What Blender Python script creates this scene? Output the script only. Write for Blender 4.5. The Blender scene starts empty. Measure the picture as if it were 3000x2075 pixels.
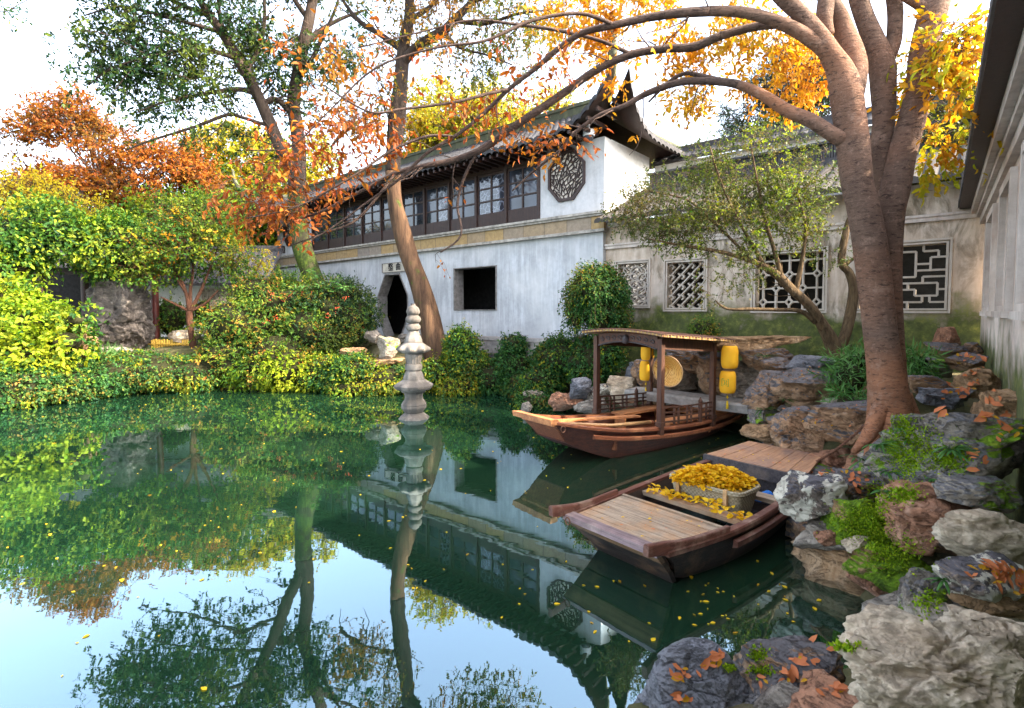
import bpy, bmesh, math, random
import numpy as np
from mathutils import Vector, Matrix
from mathutils.bvhtree import BVHTree
from mathutils.geometry import tessellate_polygon

# ------------------------------------------------------------------ camera, world, sun, exposure
SC = bpy.context.scene
COL = SC.collection
F, HORZ, EYE, PITCH = 1550.0, 912.0, 2.4, math.radians(2.7)      # focal length and horizon in pixels of the 3000 px photo
PPY = HORZ + F*math.tan(PITCH)
cd = bpy.data.cameras.new("camera"); cam = bpy.data.objects.new("camera", cd); COL.objects.link(cam)
cam.location = (0, 0, EYE); cam.rotation_euler = (math.pi/2 - PITCH, 0, 0)
cd.sensor_width = 36; cd.lens = 36*F/3000; cd.shift_y = -(1037.5-PPY)/3000
cd.clip_start = .05; cd.clip_end = 900
SC.camera = cam

SUN_EL, SUN_V = math.radians(36), (0.93, -0.30)
_h = math.hypot(*SUN_V); SDIR = Vector((SUN_V[0]/_h*math.cos(SUN_EL), SUN_V[1]/_h*math.cos(SUN_EL), math.sin(SUN_EL)))
W = bpy.data.worlds.new("World"); SC.world = W; W.use_nodes = True
nt = W.node_tree; bg = nt.nodes["Background"]
sky = nt.nodes.new("ShaderNodeTexSky"); sky.sky_type = 'NISHITA'; sky.sun_disc = False
sky.sun_elevation = SUN_EL; sky.sun_rotation = math.atan2(SDIR.x, SDIR.y)
sky.air_density = 1.0; sky.dust_density = 4.0; sky.ozone_density = 1.0
hs = nt.nodes.new('ShaderNodeHueSaturation'); hs.inputs['Saturation'].default_value = .62; nt.links.new(sky.outputs[0], hs.inputs['Color']); nt.links.new(hs.outputs[0], bg.inputs[0]); bg.inputs[1].default_value = 0.15
sl = bpy.data.lights.new("sun", 'SUN'); sl.energy = 2.0; sl.angle = math.radians(.6); sl.color = (1, .86, .66)
so = bpy.data.objects.new("sun", sl); COL.objects.link(so); so.location = (20, -6, 30)
so.rotation_euler = SDIR.to_track_quat('Z', 'Y').to_euler()
vs = SC.view_settings; vs.view_transform = 'Standard'; vs.look = 'None'; vs.gamma = 1; vs.use_curve_mapping = False
vs.exposure = 3.1
SC.render.engine = 'CYCLES'
cy = SC.cycles; cy.max_bounces = 7; cy.diffuse_bounces = 3; cy.glossy_bounces = 4; cy.transmission_bounces = 5
cy.transparent_max_bounces = 6; cy.use_denoising = True; cy.sample_clamp_indirect = 6
cy.use_adaptive_sampling = True; cy.adaptive_threshold = .015

# ------------------------------------------------------------------ pixel <-> world
C_P, S_P = math.cos(PITCH), math.sin(PITCH)
CAM = Vector((0, 0, EYE))
def ray(px, py):
    a, b = (px-1500)/F, -(py-PPY)/F
    return Vector((a, C_P + b*S_P, -S_P + b*C_P))
def at(px, py, Y):                       # point of the ray at depth Y
    d = ray(px, py); return CAM + d*(Y/d.y)
def atz(px, py, z):                      # point of the ray at height z
    d = ray(px, py); return CAM + d*((z-EYE)/d.z)
def on_plane(px, py, o, n):
    d = ray(px, py); return CAM + d*((o-CAM).dot(n)/d.dot(n))

# ------------------------------------------------------------------ noise
def _h3(x, y, z, s):
    n = (x*374761393 + y*668265263 + z*2147483647 + s*1274126177).astype(np.int64) & 0xffffffff
    n = ((n ^ (n >> 13))*1274126177) & 0xffffffff
    n = ((n ^ (n >> 16))*668265263) & 0xffffffff
    return ((n ^ (n >> 15)) & 0xffffff)/float(0xffffff)
def vnoise(P, s=0):
    P = np.asarray(P, float); i = np.floor(P).astype(np.int64); f = P-i; f = f*f*f*(f*(f*6-15)+10)
    x, y, z = i[:, 0], i[:, 1], i[:, 2]; fx, fy, fz = f[:, 0], f[:, 1], f[:, 2]
    r = 0
    for a in (0, 1):
        for b in (0, 1):
            for c in (0, 1):
                w = (fx if a else 1-fx)*(fy if b else 1-fy)*(fz if c else 1-fz)
                r = r + w*_h3(x+a, y+b, z+c, s)
    return r*2-1
def fbm(P, s=0, o=4, g=.5):
    P = np.asarray(P, float); r = 0; a = 1
    for k in range(o):
        r = r + a*vnoise(P*2.03**k, s+k*17); a *= g
    return r

# ------------------------------------------------------------------ objects
def tag(o, label=None, cat=None, group=None, kind=None):
    if label: o['label'] = label
    if cat: o['category'] = cat
    if group: o['group'] = group
    if kind: o['kind'] = kind
    return o
def thing(name, label, cat, loc=(0, 0, 0), rotz=0, group=None):
    o = bpy.data.objects.new(name, None); COL.objects.link(o); o.empty_display_size = .1
    o.location = loc; o.rotation_euler = (0, 0, rotz)
    return tag(o, label, cat, group)
def org(p):
    v = Vector((0, 0, 0))
    while p is not None: v += p.location; p = p.parent
    return v
def link(name, me, mat, parent=None):
    o = bpy.data.objects.new(name, me); COL.objects.link(o)
    for m in (mat if isinstance(mat, (list, tuple)) else [mat]): me.materials.append(m)
    if parent is not None: o.parent = parent
    return o
def mesh_np(name, V, faces, smooth=False):
    """V (n,3); faces = list of int arrays (m,k)"""
    me = bpy.data.meshes.new(name); V = np.asarray(V, np.float32)
    me.vertices.add(len(V)); me.vertices.foreach_set("co", V.ravel())
    nl = sum(f.size for f in faces); npoly = sum(len(f) for f in faces)
    me.loops.add(nl); me.polygons.add(npoly)
    me.loops.foreach_set("vertex_index", np.concatenate([f.ravel() for f in faces]).astype(np.int32))
    tot = np.concatenate([np.full(len(f), f.shape[1], np.int32) for f in faces])
    st = np.concatenate([[0], np.cumsum(tot)[:-1]]).astype(np.int32)
    me.polygons.foreach_set("loop_start", st); me.polygons.foreach_set("loop_total", tot)
    if smooth: me.polygons.foreach_set("use_smooth", np.ones(npoly, bool))
    me.update(calc_edges=True); return me
class MB:
    def __init__(s): s.v = []; s.f = []
    def add(s, vs, fs):
        n = len(s.v); s.v.extend([tuple(v) for v in vs]); s.f.extend([tuple(i+n for i in f) for f in fs]); return s
    def box(s, T, x0, x1, y0, y1, z0, z1):
        vs = [T(x, y, z) for z in (z0, z1) for y in (y0, y1) for x in (x0, x1)]
        return s.add(vs, [(0, 2, 3, 1), (4, 5, 7, 6), (0, 1, 5, 4), (2, 6, 7, 3), (0, 4, 6, 2), (1, 3, 7, 5)])
    def loft(s, secs, closed=True, cap=True, loop=False):
        k = len(secs[0]); vs = [p for c in secs for p in c]; fs = []
        n = len(secs)
        for i in range(n if loop else n-1):
            j = (i+1) % n
            for a in range(k if closed else k-1):
                b = (a+1) % k; fs.append((i*k+a, i*k+b, j*k+b, j*k+a))
        if cap and not loop: fs.append(tuple(range(k-1, -1, -1))); fs.append(tuple((n-1)*k+a for a in range(k)))
        return s.add(vs, fs)
    def tube(s, pts, rad, seg=8, cap=True, wob=0, seed=0):
        pts = [Vector(p) for p in pts]; n = len(pts); secs = []
        if not hasattr(rad, '__len__'): rad = [rad]*n
        t = (pts[1]-pts[0]).normalized(); up = Vector((0, 0, 1)) if abs(t.z) < .9 else Vector((1, 0, 0))
        x = t.cross(up).normalized()
        for i in range(n):
            t2 = (pts[min(i+1, n-1)]-pts[max(i-1, 0)])
            if t2.length < 1e-9: t2 = t
            t2.normalize(); x = (x - t2*x.dot(t2)).normalized(); y = t2.cross(x)
            c = []
            for a in range(seg):
                w = 2*math.pi*a/seg; r = rad[i]
                if wob: r *= 1 + wob*math.sin(w*2+seed+i*.35)*.6 + wob*math.sin(w*3-seed*2+i*.21)*.5
                c.append(pts[i] + x*(math.cos(w)*r) + y*(math.sin(w)*r))
            secs.append(c)
        return s.loft(secs, True, cap)
    def lathe(s, prof, seg=24, c=(0, 0, 0), mod=None):
        secs = []
        for r, z in prof:
            secs.append([(c[0]+r*(mod(2*math.pi*a/seg, r, z) if mod else 1)*math.cos(2*math.pi*a/seg),
                          c[1]+r*(mod(2*math.pi*a/seg, r, z) if mod else 1)*math.sin(2*math.pi*a/seg), c[2]+z) for a in range(seg)])
        return s.loft(secs)
    def slab(s, T, outer, holes, o0, o1):
        """plate with holes; T(s, off, z); outer/holes are lists of (s,z)"""
        polys = [outer]+list(holes); flat = [p for q in polys for p in q]; m = len(flat)
        tri = tessellate_polygon([[Vector((a, b, 0)) for a, b in q] for q in polys])
        vs = [T(a, o1, b) for a, b in flat] + [T(a, o0, b) for a, b in flat]
        fs = [tuple(t) for t in tri] + [tuple(m+i for i in reversed(t)) for t in tri]
        k = 0
        for q in polys:
            n = len(q)
            for i in range(n): a, b = k+i, k+(i+1) % n; fs.append((a, b, m+b, m+a))
            k += n
        return s.add(vs, fs)
    def bar(s, T, p, q, w, o0, o1):
        dx, dz = q[0]-p[0], q[1]-p[1]; l = math.hypot(dx, dz) or 1e-6; nx, nz = -dz/l*w/2, dx/l*w/2
        vs = [T(a, o, b) for o in (o0, o1) for a, b in ((p[0]+nx, p[1]+nz), (q[0]+nx, q[1]+nz), (q[0]-nx, q[1]-nz), (p[0]-nx, p[1]-nz))]
        return s.add(vs, [(0, 1, 2, 3), (7, 6, 5, 4), (0, 4, 5, 1), (1, 5, 6, 2), (2, 6, 7, 3), (3, 7, 4, 0)])
    def build(s, name, mat, parent=None, smooth=False, local=False, angle=None):
        me = bpy.data.meshes.new(name); o = Vector((0, 0, 0)) if local else org(parent)
        me.from_pydata([(a-o.x, b-o.y, c-o.z) for a, b, c in s.v], [], s.f)
        bm = bmesh.new(); bm.from_mesh(me); bmesh.ops.recalc_face_normals(bm, faces=bm.faces)
        if smooth:
            for f in bm.faces: f.smooth = True
            if angle:
                ca = math.radians(angle)
                for e in bm.edges:
                    if len(e.link_faces) == 2 and e.calc_face_angle(0) > ca: e.smooth = False
        bm.to_mesh(me); bm.free(); me.update()
        return link(name, me, mat, parent)
def I3(x, y, z): return (x, y, z)
def spline(pts, n=6):
    P = [np.array(p, float) for p in pts]; out = []
    for i in range(len(P)-1):
        a, b = P[max(i-1, 0)], P[i]; c, d = P[i+1], P[min(i+2, len(P)-1)]
        for k in range(n):
            t = k/n; out.append(.5*((2*b)+(c-a)*t+(2*a-5*b+4*c-d)*t*t+(3*b-a-3*c+d)*t**3))
    out.append(P[-1]); return out

# ------------------------------------------------------------------ leaves
def unit(A):
    return A/np.maximum(np.linalg.norm(A, axis=1, keepdims=True), 1e-9)
def leaf_arrays(rng, P, D, N, L, Wd, six=False):
    n = len(P); D = unit(D); S = unit(np.cross(D, N)+1e-6); N = np.cross(S, D)
    L = np.broadcast_to(np.asarray(L, float), (n,))[:, None]*rng.uniform(.5, 1.4, (n, 1)); Wd = L*Wd
    if six:
        c = rng.uniform(-.25, .35, (n, 1))
        V = np.stack([P, P+D*L*.28+S*Wd*.44+N*Wd*.25, P+D*L*.62+S*Wd*.40+N*(Wd*.2-L*.08*c), P+D*L-N*L*.25*c,
                      P+D*L*.62-S*Wd*.40+N*(Wd*.2-L*.08*c), P+D*L*.28-S*Wd*.44+N*Wd*.25], 1).reshape(-1, 3)
        b = np.arange(n)[:, None]*6
        return V, [np.concatenate([b+np.array([[0, 1, 2, 3]]), b+np.array([[0, 3, 4, 5]])])]
    V = np.stack([P, P+D*L*.45+S*Wd*.5, P+D*L, P+D*L*.45-S*Wd*.5+N*Wd*.2], 1).reshape(-1, 3)
    return V, [np.arange(n)[:, None]*4+np.array([[0, 1, 2, 3]])]
def leaf_obj(name, mat, parent, rng, P, D, N, L, Wd=.5, six=False):
    P = np.asarray(P, float); o = np.array(org(parent)) if parent is not None else 0
    V, Fs = leaf_arrays(rng, P-o, np.asarray(D, float), np.asarray(N, float), L, Wd, six)
    return link(name, mesh_np(name, V, Fs), mat, parent)
_ico = {}
def ico(sub):
    if sub not in _ico:
        bm = bmesh.new(); bmesh.ops.create_icosphere(bm, subdivisions=sub, radius=1)
        _ico[sub] = (np.array([v.co[:] for v in bm.verts]), np.array([[v.index for v in f.verts] for f in bm.faces])); bm.free()
    return _ico[sub]
# ------------------------------------------------------------------ materials
class NT:
    def __init__(s, name):
        s.m = bpy.data.materials.new(name); s.m.use_nodes = True; s.t = s.m.node_tree
        s.p = s.t.nodes["Principled BSDF"]; s.out = s.t.nodes["Material Output"]
        s.tc = s.t.nodes.new("ShaderNodeTexCoord"); s.co = s.tc.outputs["Object"]
    def n(s, typ, **kw):
        q = s.t.nodes.new("ShaderNode"+typ)
        for k, v in kw.items(): setattr(q, k, v)
        return q
    def l(s, a, b): s.t.links.new(a, b)
    def mapping(s, sc, src=None):
        q = s.n("Mapping"); q.inputs["Scale"].default_value = sc; s.l(src or s.co, q.inputs[0]); return q.outputs[0]
    def noise(s, scale, detail=5, rough=.55, src=None, dist=0):
        q = s.n("TexNoise"); q.inputs["Scale"].default_value = scale; q.inputs["Detail"].default_value = detail
        q.inputs["Roughness"].default_value = rough; q.inputs["Distortion"].default_value = dist
        s.l(src or s.co, q.inputs["Vector"]); return q.outputs[0]
    def voro(s, scale, src=None, feature='F1'):
        q = s.n("TexVoronoi", feature=feature); q.inputs["Scale"].default_value = scale; s.l(src or s.co, q.inputs["Vector"]); return q
    def ramp(s, fac, stops, interp='LINEAR'):
        q = s.n("ValToRGB"); e = q.color_ramp; e.interpolation = interp
        while len(e.elements) > 1: e.elements.remove(e.elements[-1])
        e.elements[0].position = stops[0][0]; e.elements[0].color = c4(stops[0][1])
        for p, c in stops[1:]: e.elements.new(p).color = c4(c)
        s.l(fac, q.inputs[0]); return q.outputs[0]
    def mix(s, fac, a, b, mode='MIX'):
        q = s.n("Mix", data_type='RGBA', blend_type=mode)
        for v, i in ((fac, 0), (a, 6), (b, 7)):
            if isinstance(v, (int, float)): q.inputs[i].default_value = v
            elif isinstance(v, tuple): q.inputs[i].default_value = c4(v)
            else: s.l(v, q.inputs[i])
        return q.outputs[2]
    def math(s, op, a, b=0, c=None):
        q = s.n("Math", operation=op)
        for v, i in ((a, 0), (b, 1), (c, 2)):
            if v is None: continue
            if isinstance(v, (int, float)): q.inputs[i].default_value = v
            else: s.l(v, q.inputs[i])
        return q.outputs[0]
    def bump(s, h, strength=.4, dist=.03, prev=None):
        q = s.n("Bump"); q.inputs["Strength"].default_value = strength; q.inputs["Distance"].default_value = dist
        s.l(h, q.inputs["Height"])
        if prev: s.l(prev, q.inputs["Normal"])
        s.l(q.outputs[0], s.p.inputs["Normal"]); return q.outputs[0]
    def base(s, c):
        if isinstance(c, tuple): s.p.inputs["Base Color"].default_value = c4(c)
        else: s.l(c, s.p.inputs["Base Color"])
    def set(s, rough=.7, spec=.3, metal=0):
        s.p.inputs["Roughness"].default_value = rough; s.p.inputs["Specular IOR Level"].default_value = spec
        s.p.inputs["Metallic"].default_value = metal; return s.m
def c4(c):
    if isinstance(c, (int, float)): return (c, c, c, 1)
    return (c[0], c[1], c[2], 1)
def hexc(h, g=1.0):
    r = [int(h[i:i+2], 16)/255 for i in (0, 2, 4)]
    r = [(v/12.92 if v <= .04045 else ((v+.055)/1.055)**2.4)*g for v in r]; return tuple(r)

def m_leaf(name, cols, cols2=None, trans=.45, scale=.9, bias=.5, rough=.5):
    q = NT(name); g = q.n("NewGeometry"); r = g.outputs["Random Per Island"]
    k = len(cols); a = q.ramp(r, [((i+.0)/max(k-1, 1), c) for i, c in enumerate(cols)])
    if cols2:
        k2 = len(cols2); b = q.ramp(r, [(i/max(k2-1, 1), c) for i, c in enumerate(cols2)])
        n = q.noise(scale, 3, .6); n = q.math('ADD', n, q.math('MULTIPLY', q.math('SUBTRACT', r, .5), .25))
        f = q.ramp(n, [(bias-.09, 0), (bias+.09, 1)]); a = q.mix(f, a, b)
    q.base(a); q.set(rough, .16)
    t = q.n("BsdfTranslucent"); q.l(q.mix(1, a, (1.0, .95, .45), 'MULTIPLY'), t.inputs[0])
    mx = q.n("MixShader"); mx.inputs[0].default_value = trans
    q.l(q.p.outputs[0], mx.inputs[1]); q.l(t.outputs[0], mx.inputs[2]); q.l(mx.outputs[0], q.out.inputs[0])
    return q.m
def m_bark(name, c1, c2, moss=0, scale=1, rings=False, patch=None):
    q = NT(name)
    st = q.mapping((9*scale, 9*scale, 1.6*scale) if not rings else (3.2*scale, 3.2*scale, 13*scale))
    n = q.noise(1.6, 6, .65, st, .6)
    if rings: n = q.math('ADD', q.math('MULTIPLY', n, .45), q.math('MULTIPLY', q.noise(4.5, 7, .72), .55))
    col = q.ramp(n, [(.3, c1), (.68, c2)])
    big = q.noise(1.1*scale, 3); col = q.mix(q.math('MULTIPLY', big, .5), col, tuple(v*.55 for v in c1))
    if patch: col = q.mix(q.ramp(q.noise(.55, 3), [(.45, 0), (.7, .75)]), col, patch)
    if rings and patch:
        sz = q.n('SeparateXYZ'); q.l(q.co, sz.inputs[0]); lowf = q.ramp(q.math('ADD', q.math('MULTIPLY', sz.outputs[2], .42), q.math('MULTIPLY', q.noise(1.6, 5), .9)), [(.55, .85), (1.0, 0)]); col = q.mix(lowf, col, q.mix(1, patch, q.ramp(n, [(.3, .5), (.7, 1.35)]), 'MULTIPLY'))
    if rings:
        spk = q.noise(26*scale, 4, .7); col = q.mix(q.ramp(spk, [(.55, 0), (.7, .5)]), col, tuple(min(1, v*1.35) for v in c2)); col = q.mix(q.ramp(q.noise(3.4, 6, .7), [(.56, 0), (.66, .45)]), col, tuple(min(1, v*1.6) for v in c2)); fis = q.noise(2.2, 8, .75, q.mapping((5, 5, 15)), .8); col = q.mix(q.ramp(fis, [(.36, .9), (.48, 0)]), col, tuple(v*.32 for v in c1))
    if moss:
        mm = q.ramp(q.math('ADD', q.noise(2.2, 5, .65), moss-.5), [(.5, 0), (.62, 1)])
        col = q.mix(mm, col, q.ramp(q.noise(14, 3), [(.35, (.018, .035, .006)), (.7, (.075, .105, .012))]))
    q.base(col); fine = q.noise(5, 6, .7, st, .4)
    q.bump(q.math('ADD', n, q.math('MULTIPLY', fine, .5)), .9, .05*(1 if not rings else .7)); return q.set(.85, .2)
def m_rock(name, pal, top=None, lichen=0, moss=0, scale=1, bumps=.9, veins=.5):
    q = NT(name); g = q.n("NewGeometry"); sep = q.n("SeparateXYZ"); q.l(g.outputs["True Normal"], sep.inputs[0])
    co = q.mapping((1, 1, 2.1)); n = q.noise(1.7*scale, 8, .62, co, 1.2)
    k = len(pal); col = q.ramp(n, [(.28+.44*i/(k-1), c) for i, c in enumerate(pal)])
    n2 = q.noise(7*scale, 8, .7, co, .5)
    col = q.mix(.55, col, q.mix(1, col, q.ramp(n2, [(.3, .4), (.7, 1.6)]), 'MULTIPLY'))
    if top:
        f = q.math('ADD', q.math('MULTIPLY', sep.outputs[2], .8), q.math('MULTIPLY', q.noise(2.3*scale, 5), .9))
        col = q.mix(q.ramp(f, [(.66, 0), (.86, .92)]), col, q.mix(.6, q.mix(1, q.ramp(n2, [(.3, .5), (.7, 1.5)]), top, 'MULTIPLY'), top))
    crack = q.voro(2.6*scale, q.mapping((1, 1, 1.9)), 'DISTANCE_TO_EDGE').outputs[0]
    wv = q.noise(3.4*scale, 7, .7, co, 1.5)
    vein = q.ramp(q.math('ABSOLUTE', q.math('SUBTRACT', wv, .5)), [(0, 1), (.018, 0)])
    col = q.mix(q.math('MULTIPLY', vein, veins), col, tuple(v*.25 for v in pal[0])); pit = q.ramp(q.voro(19*scale, co).outputs[0], [(.10, 1), (.2, 0)]); pit = q.math('MULTIPLY', pit, q.ramp(q.noise(3*scale, 3), [(.5, 0), (.62, 1)])); col = q.mix(q.math('MULTIPLY', pit, .7), col, tuple(v*.3 for v in pal[0])); col = q.mix(q.ramp(q.noise(24*scale, 6, .75), [(.60, 0), (.72, .5)]), col, tuple(min(1, v*1.45) for v in pal[-1]))
    if lichen:
        lv = q.ramp(q.noise(4.2*scale, 6, .68), [(.62-.25*lichen, 0), (.65-.25*lichen, 1)])
        spots = q.ramp(q.voro(13*scale).outputs[0], [(.16, 0), (.22, 1)])
        col = q.mix(q.math('MULTIPLY', lv, spots), col, (.62, .56, .44))
    if moss:
        f = q.math('ADD', q.math('ADD', q.math('MULTIPLY', sep.outputs[2], .10), q.noise(2.4*scale, 5, .6)), moss-.5)
        mc = q.ramp(q.noise(9*scale, 5, .7), [(.3, (.06, .11, .006)), (.55, (.16, .28, .01)), (.75, (.30, .34, .02))])
        mf = q.ramp(f, [(.52, 0), (.56, 1)]); col = q.mix(mf, col, mc)
    q.base(col)
    h = q.math('ADD', q.math('MULTIPLY', n, .8), q.math('ADD', q.math('MULTIPLY', n2, .5), q.math('MULTIPLY', vein, -.25)))
    fine = q.noise(30*scale, 6, .75); h = q.math('ADD', q.math('ADD', h, q.math('MULTIPLY', pit, -.25)), q.math('MULTIPLY', fine, .22))
    q.bump(h, bumps, .11/scale); return q.set(.82, .3)
def m_plaster(name, c, stain, amt=.5, moss=0, mz=0, streak=1.0, warm=None, dark=0):
    q = NT(name); big = q.noise(.8, 6, .6, None, .6)
    st = q.mapping((5, 5, .5)); s = q.noise(1.4, 6, .65, st)
    f = q.math('ADD', q.math('MULTIPLY', big, .6), q.math('MULTIPLY', s, .55*streak))
    col = q.mix(q.ramp(f, [(.62-.25*amt, 0), (.85-.2*amt, min(1, .35+amt))]), c, stain)
    fine = q.noise(9, 8, .72); col = q.mix(.5, col, q.mix(1, col, q.ramp(fine, [(.3, .72), (.7, 1.14)]), 'MULTIPLY'))
    if dark: col = q.mix(q.ramp(q.noise(1.0, 8, .7, q.mapping((2.4, 2.4, 1.1)), .6), [(.50, 0), (.60, dark)]), col, q.mix(fine, (.05, .045, .03), (.20, .16, .10)))
    if warm: col = q.mix(q.ramp(q.noise(.55, 4, .6), [(.45, 0), (.7, .7)]), col, warm)
    cr = q.ramp(q.voro(1.1, q.mapping((1, 1, .7), None), 'DISTANCE_TO_EDGE').outputs[0], [(.0, .0), (.008, 0)])
    col = q.mix(cr, col, tuple(v*.45 for v in stain))
    if moss:
        sep = q.n("SeparateXYZ"); q.l(q.co, sep.inputs[0])
        h = q.math('DIVIDE', q.math('SUBTRACT', mz, sep.outputs[2]), .95)
        mm = q.math('ADD', q.math('ADD', h, q.math('MULTIPLY', q.noise(1.5, 6, .65), 2.0)), moss-1.6)
        mc = q.ramp(q.noise(6, 5, .7), [(.3, (.02, .03, .008)), (.55, (.07, .09, .015)), (.72, (.2, .2, .04))])
        col = q.mix(q.ramp(mm, [(.25, 0), (.75, .95)]), col, mc)
    q.base(col); q.bump(q.math('ADD', fine, q.math('MULTIPLY', big, .6)), .25, .02); return q.set(.85, .2)
def m_wood(name, c1, c2, c3=None, grain=(1.2, 26, 26), wear=.3, rough=.6, spec=.35):
    q = NT(name); g = q.mapping(grain); n = q.noise(1.3, 7, .68, g, .5)
    col = q.ramp(n, [(.3, c1), (.7, c2)])
    if c3: col = q.mix(q.ramp(q.noise(2.4, 6, .65), [(.6-.3*wear, 0), (.78-.2*wear, .9)]), col, c3)
    col = q.mix(.45, col, q.mix(1, col, q.ramp(q.noise(11, 6, .7), [(.3, .5), (.7, 1.4)]), 'MULTIPLY'))
    q.base(col); q.bump(n, .45, .012); return q.set(rough, spec)
def m_plain(name, c, rough=.6, spec=.3, var=.35, scale=8, metal=0, bump=.2):
    q = NT(name); n = q.noise(scale, 6, .65)
    q.base(q.mix(1, tuple(c), q.ramp(n, [(.3, 1-var), (.7, 1+var)]), 'MULTIPLY'))
    if bump: q.bump(n, bump, .02)
    return q.set(rough, spec, metal)

M = {}
# water: dark green body under a mirror that strengthens towards grazing angles; slow ripples
q = NT("pond_water"); q.base(q.ramp(q.noise(.25, 3), [(.35, (.005, .019, .010)), (.65, (.010, .031, .014))])); q.set(.5, 0)
rip = q.n("Bump"); rip.inputs["Strength"].default_value = .02; rip.inputs["Distance"].default_value = .05
q.l(q.math('ADD', q.noise(1.4, 2, .5, q.mapping((1, 2.2, 1))), q.math('MULTIPLY', q.noise(6, 2, .5, q.mapping((1, 2.2, 1))), .12)), rip.inputs["Height"])
gl = q.n("BsdfGlossy"); gl.inputs["Roughness"].default_value = .012; gl.inputs[0].default_value = (.66, .86, .98, 1); q.l(rip.outputs[0], gl.inputs["Normal"])
fr = q.n("Fresnel"); fr.inputs[0].default_value = 1.42
mx = q.n("MixShader"); q.l(q.math('ADD', q.math('MULTIPLY', q.math('POWER', fr.outputs[0], .5), .80), .10), mx.inputs[0])
q.l(q.p.outputs[0], mx.inputs[1]); q.l(gl.outputs[0], mx.inputs[2]); q.l(mx.outputs[0], q.out.inputs[0]); M['water'] = q.m
q = NT("bank_soil"); q.base(q.ramp(q.noise(1.8, 7, .65), [(.3, (.03, .028, .015)), (.5, (.075, .07, .03)), (.7, (.16, .13, .08))])); q.bump(q.noise(4, 7), .8, .1); M['soil'] = q.set(.95, .1)
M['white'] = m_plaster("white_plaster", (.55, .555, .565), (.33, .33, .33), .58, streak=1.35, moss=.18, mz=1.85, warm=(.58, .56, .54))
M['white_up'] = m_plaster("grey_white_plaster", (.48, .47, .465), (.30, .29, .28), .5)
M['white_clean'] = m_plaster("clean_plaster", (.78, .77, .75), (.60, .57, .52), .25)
M['old'] = m_plaster("old_plaster", (.66, .56, .455), (.34, .26, .19), .64, moss=.95, mz=2.6, dark=.8, warm=(.52, .38, .27))
M['right'] = m_plaster("warm_plaster", (.72, .61, .53), (.50, .385, .30), .45, moss=.8, mz=2.25)
M['band'] = m_plain("carved_stone_trim", (.30, .27, .23), .85, .2, .5, 6)
M['trimw'] = m_plaster("trim_plaster", (.60, .52, .45), (.36, .29, .24), .6)
M['lat'] = m_plaster("lattice_plaster", (.52, .455, .38), (.36, .29, .22), .5)
M['frame'] = m_plain("grey_brick_frame", (.17, .155, .14), .8, .2, .4, 9)
M['dwood'] = m_wood("dark_brown_timber", (.018, .009, .007), (.045, .022, .017), None, (20, 20, 1.2), 0, .5)
M['black'] = m_plain("dark_interior", (.024, .023, .022), .9, .1)  # gloom of the rooms behind openings is put into this near-black
M['tile'] = m_plain("grey_roof_tile", (.040, .038, .040), .75, .3, .6, 5, 0, .4)
M['tile2'] = m_plaster("weathered_roof_tile", (.055, .048, .042), (.17, .125, .065), .5, streak=.3)
M['cap'] = m_plaster("yellowed_ridge_plaster", (.34, .30, .20), (.14, .13, .11), .4)
M['moss_tile'] = m_plaster("mossy_ridge", (.075, .08, .055), (.20, .20, .10), .35)
q = NT("window_glass"); q.base(q.ramp(q.noise(.9, 3), [(.4, (.012, .015, .02)), (.7, (.05, .06, .085))])); q.p.inputs["IOR"].default_value = 1.5; M['glass'] = q.set(.04, .45)
q = NT("lace_glass"); v = q.voro(5.5, None, 'DISTANCE_TO_EDGE').outputs[0]; q.base(q.mix(q.ramp(v, [(.05, 1), (.09, 0)]), (.02, .024, .035), (.12, .13, .17))); q.p.inputs["IOR"].default_value = 1.6; M['lace'] = q.set(.05, .5)
M['ice'] = m_plain("pale_window_backing", (.66, .57, .48), .8, .2, .3, 3)
M['redcol'] = m_plain("red_lacquer", (.11, .022, .018), .35, .5, .3, 4)
for k, (a, b, c, w) in {'boat1': ((.085, .022, .010), (.27, .085, .03), (.42, .17, .07), .28), 'boat1d': ((.03, .008, .004), (.125, .032, .014), None, 0),
        'boat1deck': ((.22, .075, .028), (.50, .21, .085), (.16, .055, .03), .3), 'boat2': ((.011, .007, .005), (.045, .025, .016), (.17, .09, .045), .14),
        'boat2deck': ((.20, .125, .085), (.44, .32, .24), (.38, .20, .09), .5), 'boat2rail': ((.06, .018, .010), (.16, .055, .032), (.34, .22, .15), .3),
        'boat2in': ((.022, .018, .019), (.075, .06, .06), (.15, .11, .08), .2), 'boat2end': ((.26, .12, .06), (.46, .25, .13), (.22, .14, .11), .4),
        'post': ((.034, .014, .008), (.12, .05, .027), None, 0)}.items():
    M[k] = m_wood(k+"_wood", a, b, c, (1.2, 26, 26) if k not in ('post',) else (22, 22, 1.5), w)
M['boat2deck'] = m_wood("weathered_deck_wood", (.17, .11, .065), (.42, .32, .22), (.40, .20, .08), (24, 1.2, 24), .5)
M['boat2t'] = m_wood("dark_transom_wood", (.012, .007, .005), (.045, .026, .017), (.18, .09, .04), (26, 1.2, 26), .16)
M['boat2o'] = m_wood("orange_transom_plank", (.10, .05, .02), (.34, .18, .08), (.06, .03, .02), (26, 1.2, 26), .3)
M['boat2b'] = m_wood("purple_beam_wood", (.09, .055, .055), (.26, .18, .17), (.34, .25, .20), (26, 1.2, 26), .35)
M['boat1deck'] = m_wood("orange_deck_wood", (.30, .10, .035), (.62, .27, .10), (.20, .07, .035), (1.2, 20, 20), .3)
q = NT("bamboo_mat"); wv = q.n("TexWave"); wv.inputs["Scale"].default_value = 9; wv.inputs["Distortion"].default_value = .6; q.l(q.mapping((.2, 1, 1)), wv.inputs[0])
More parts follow.
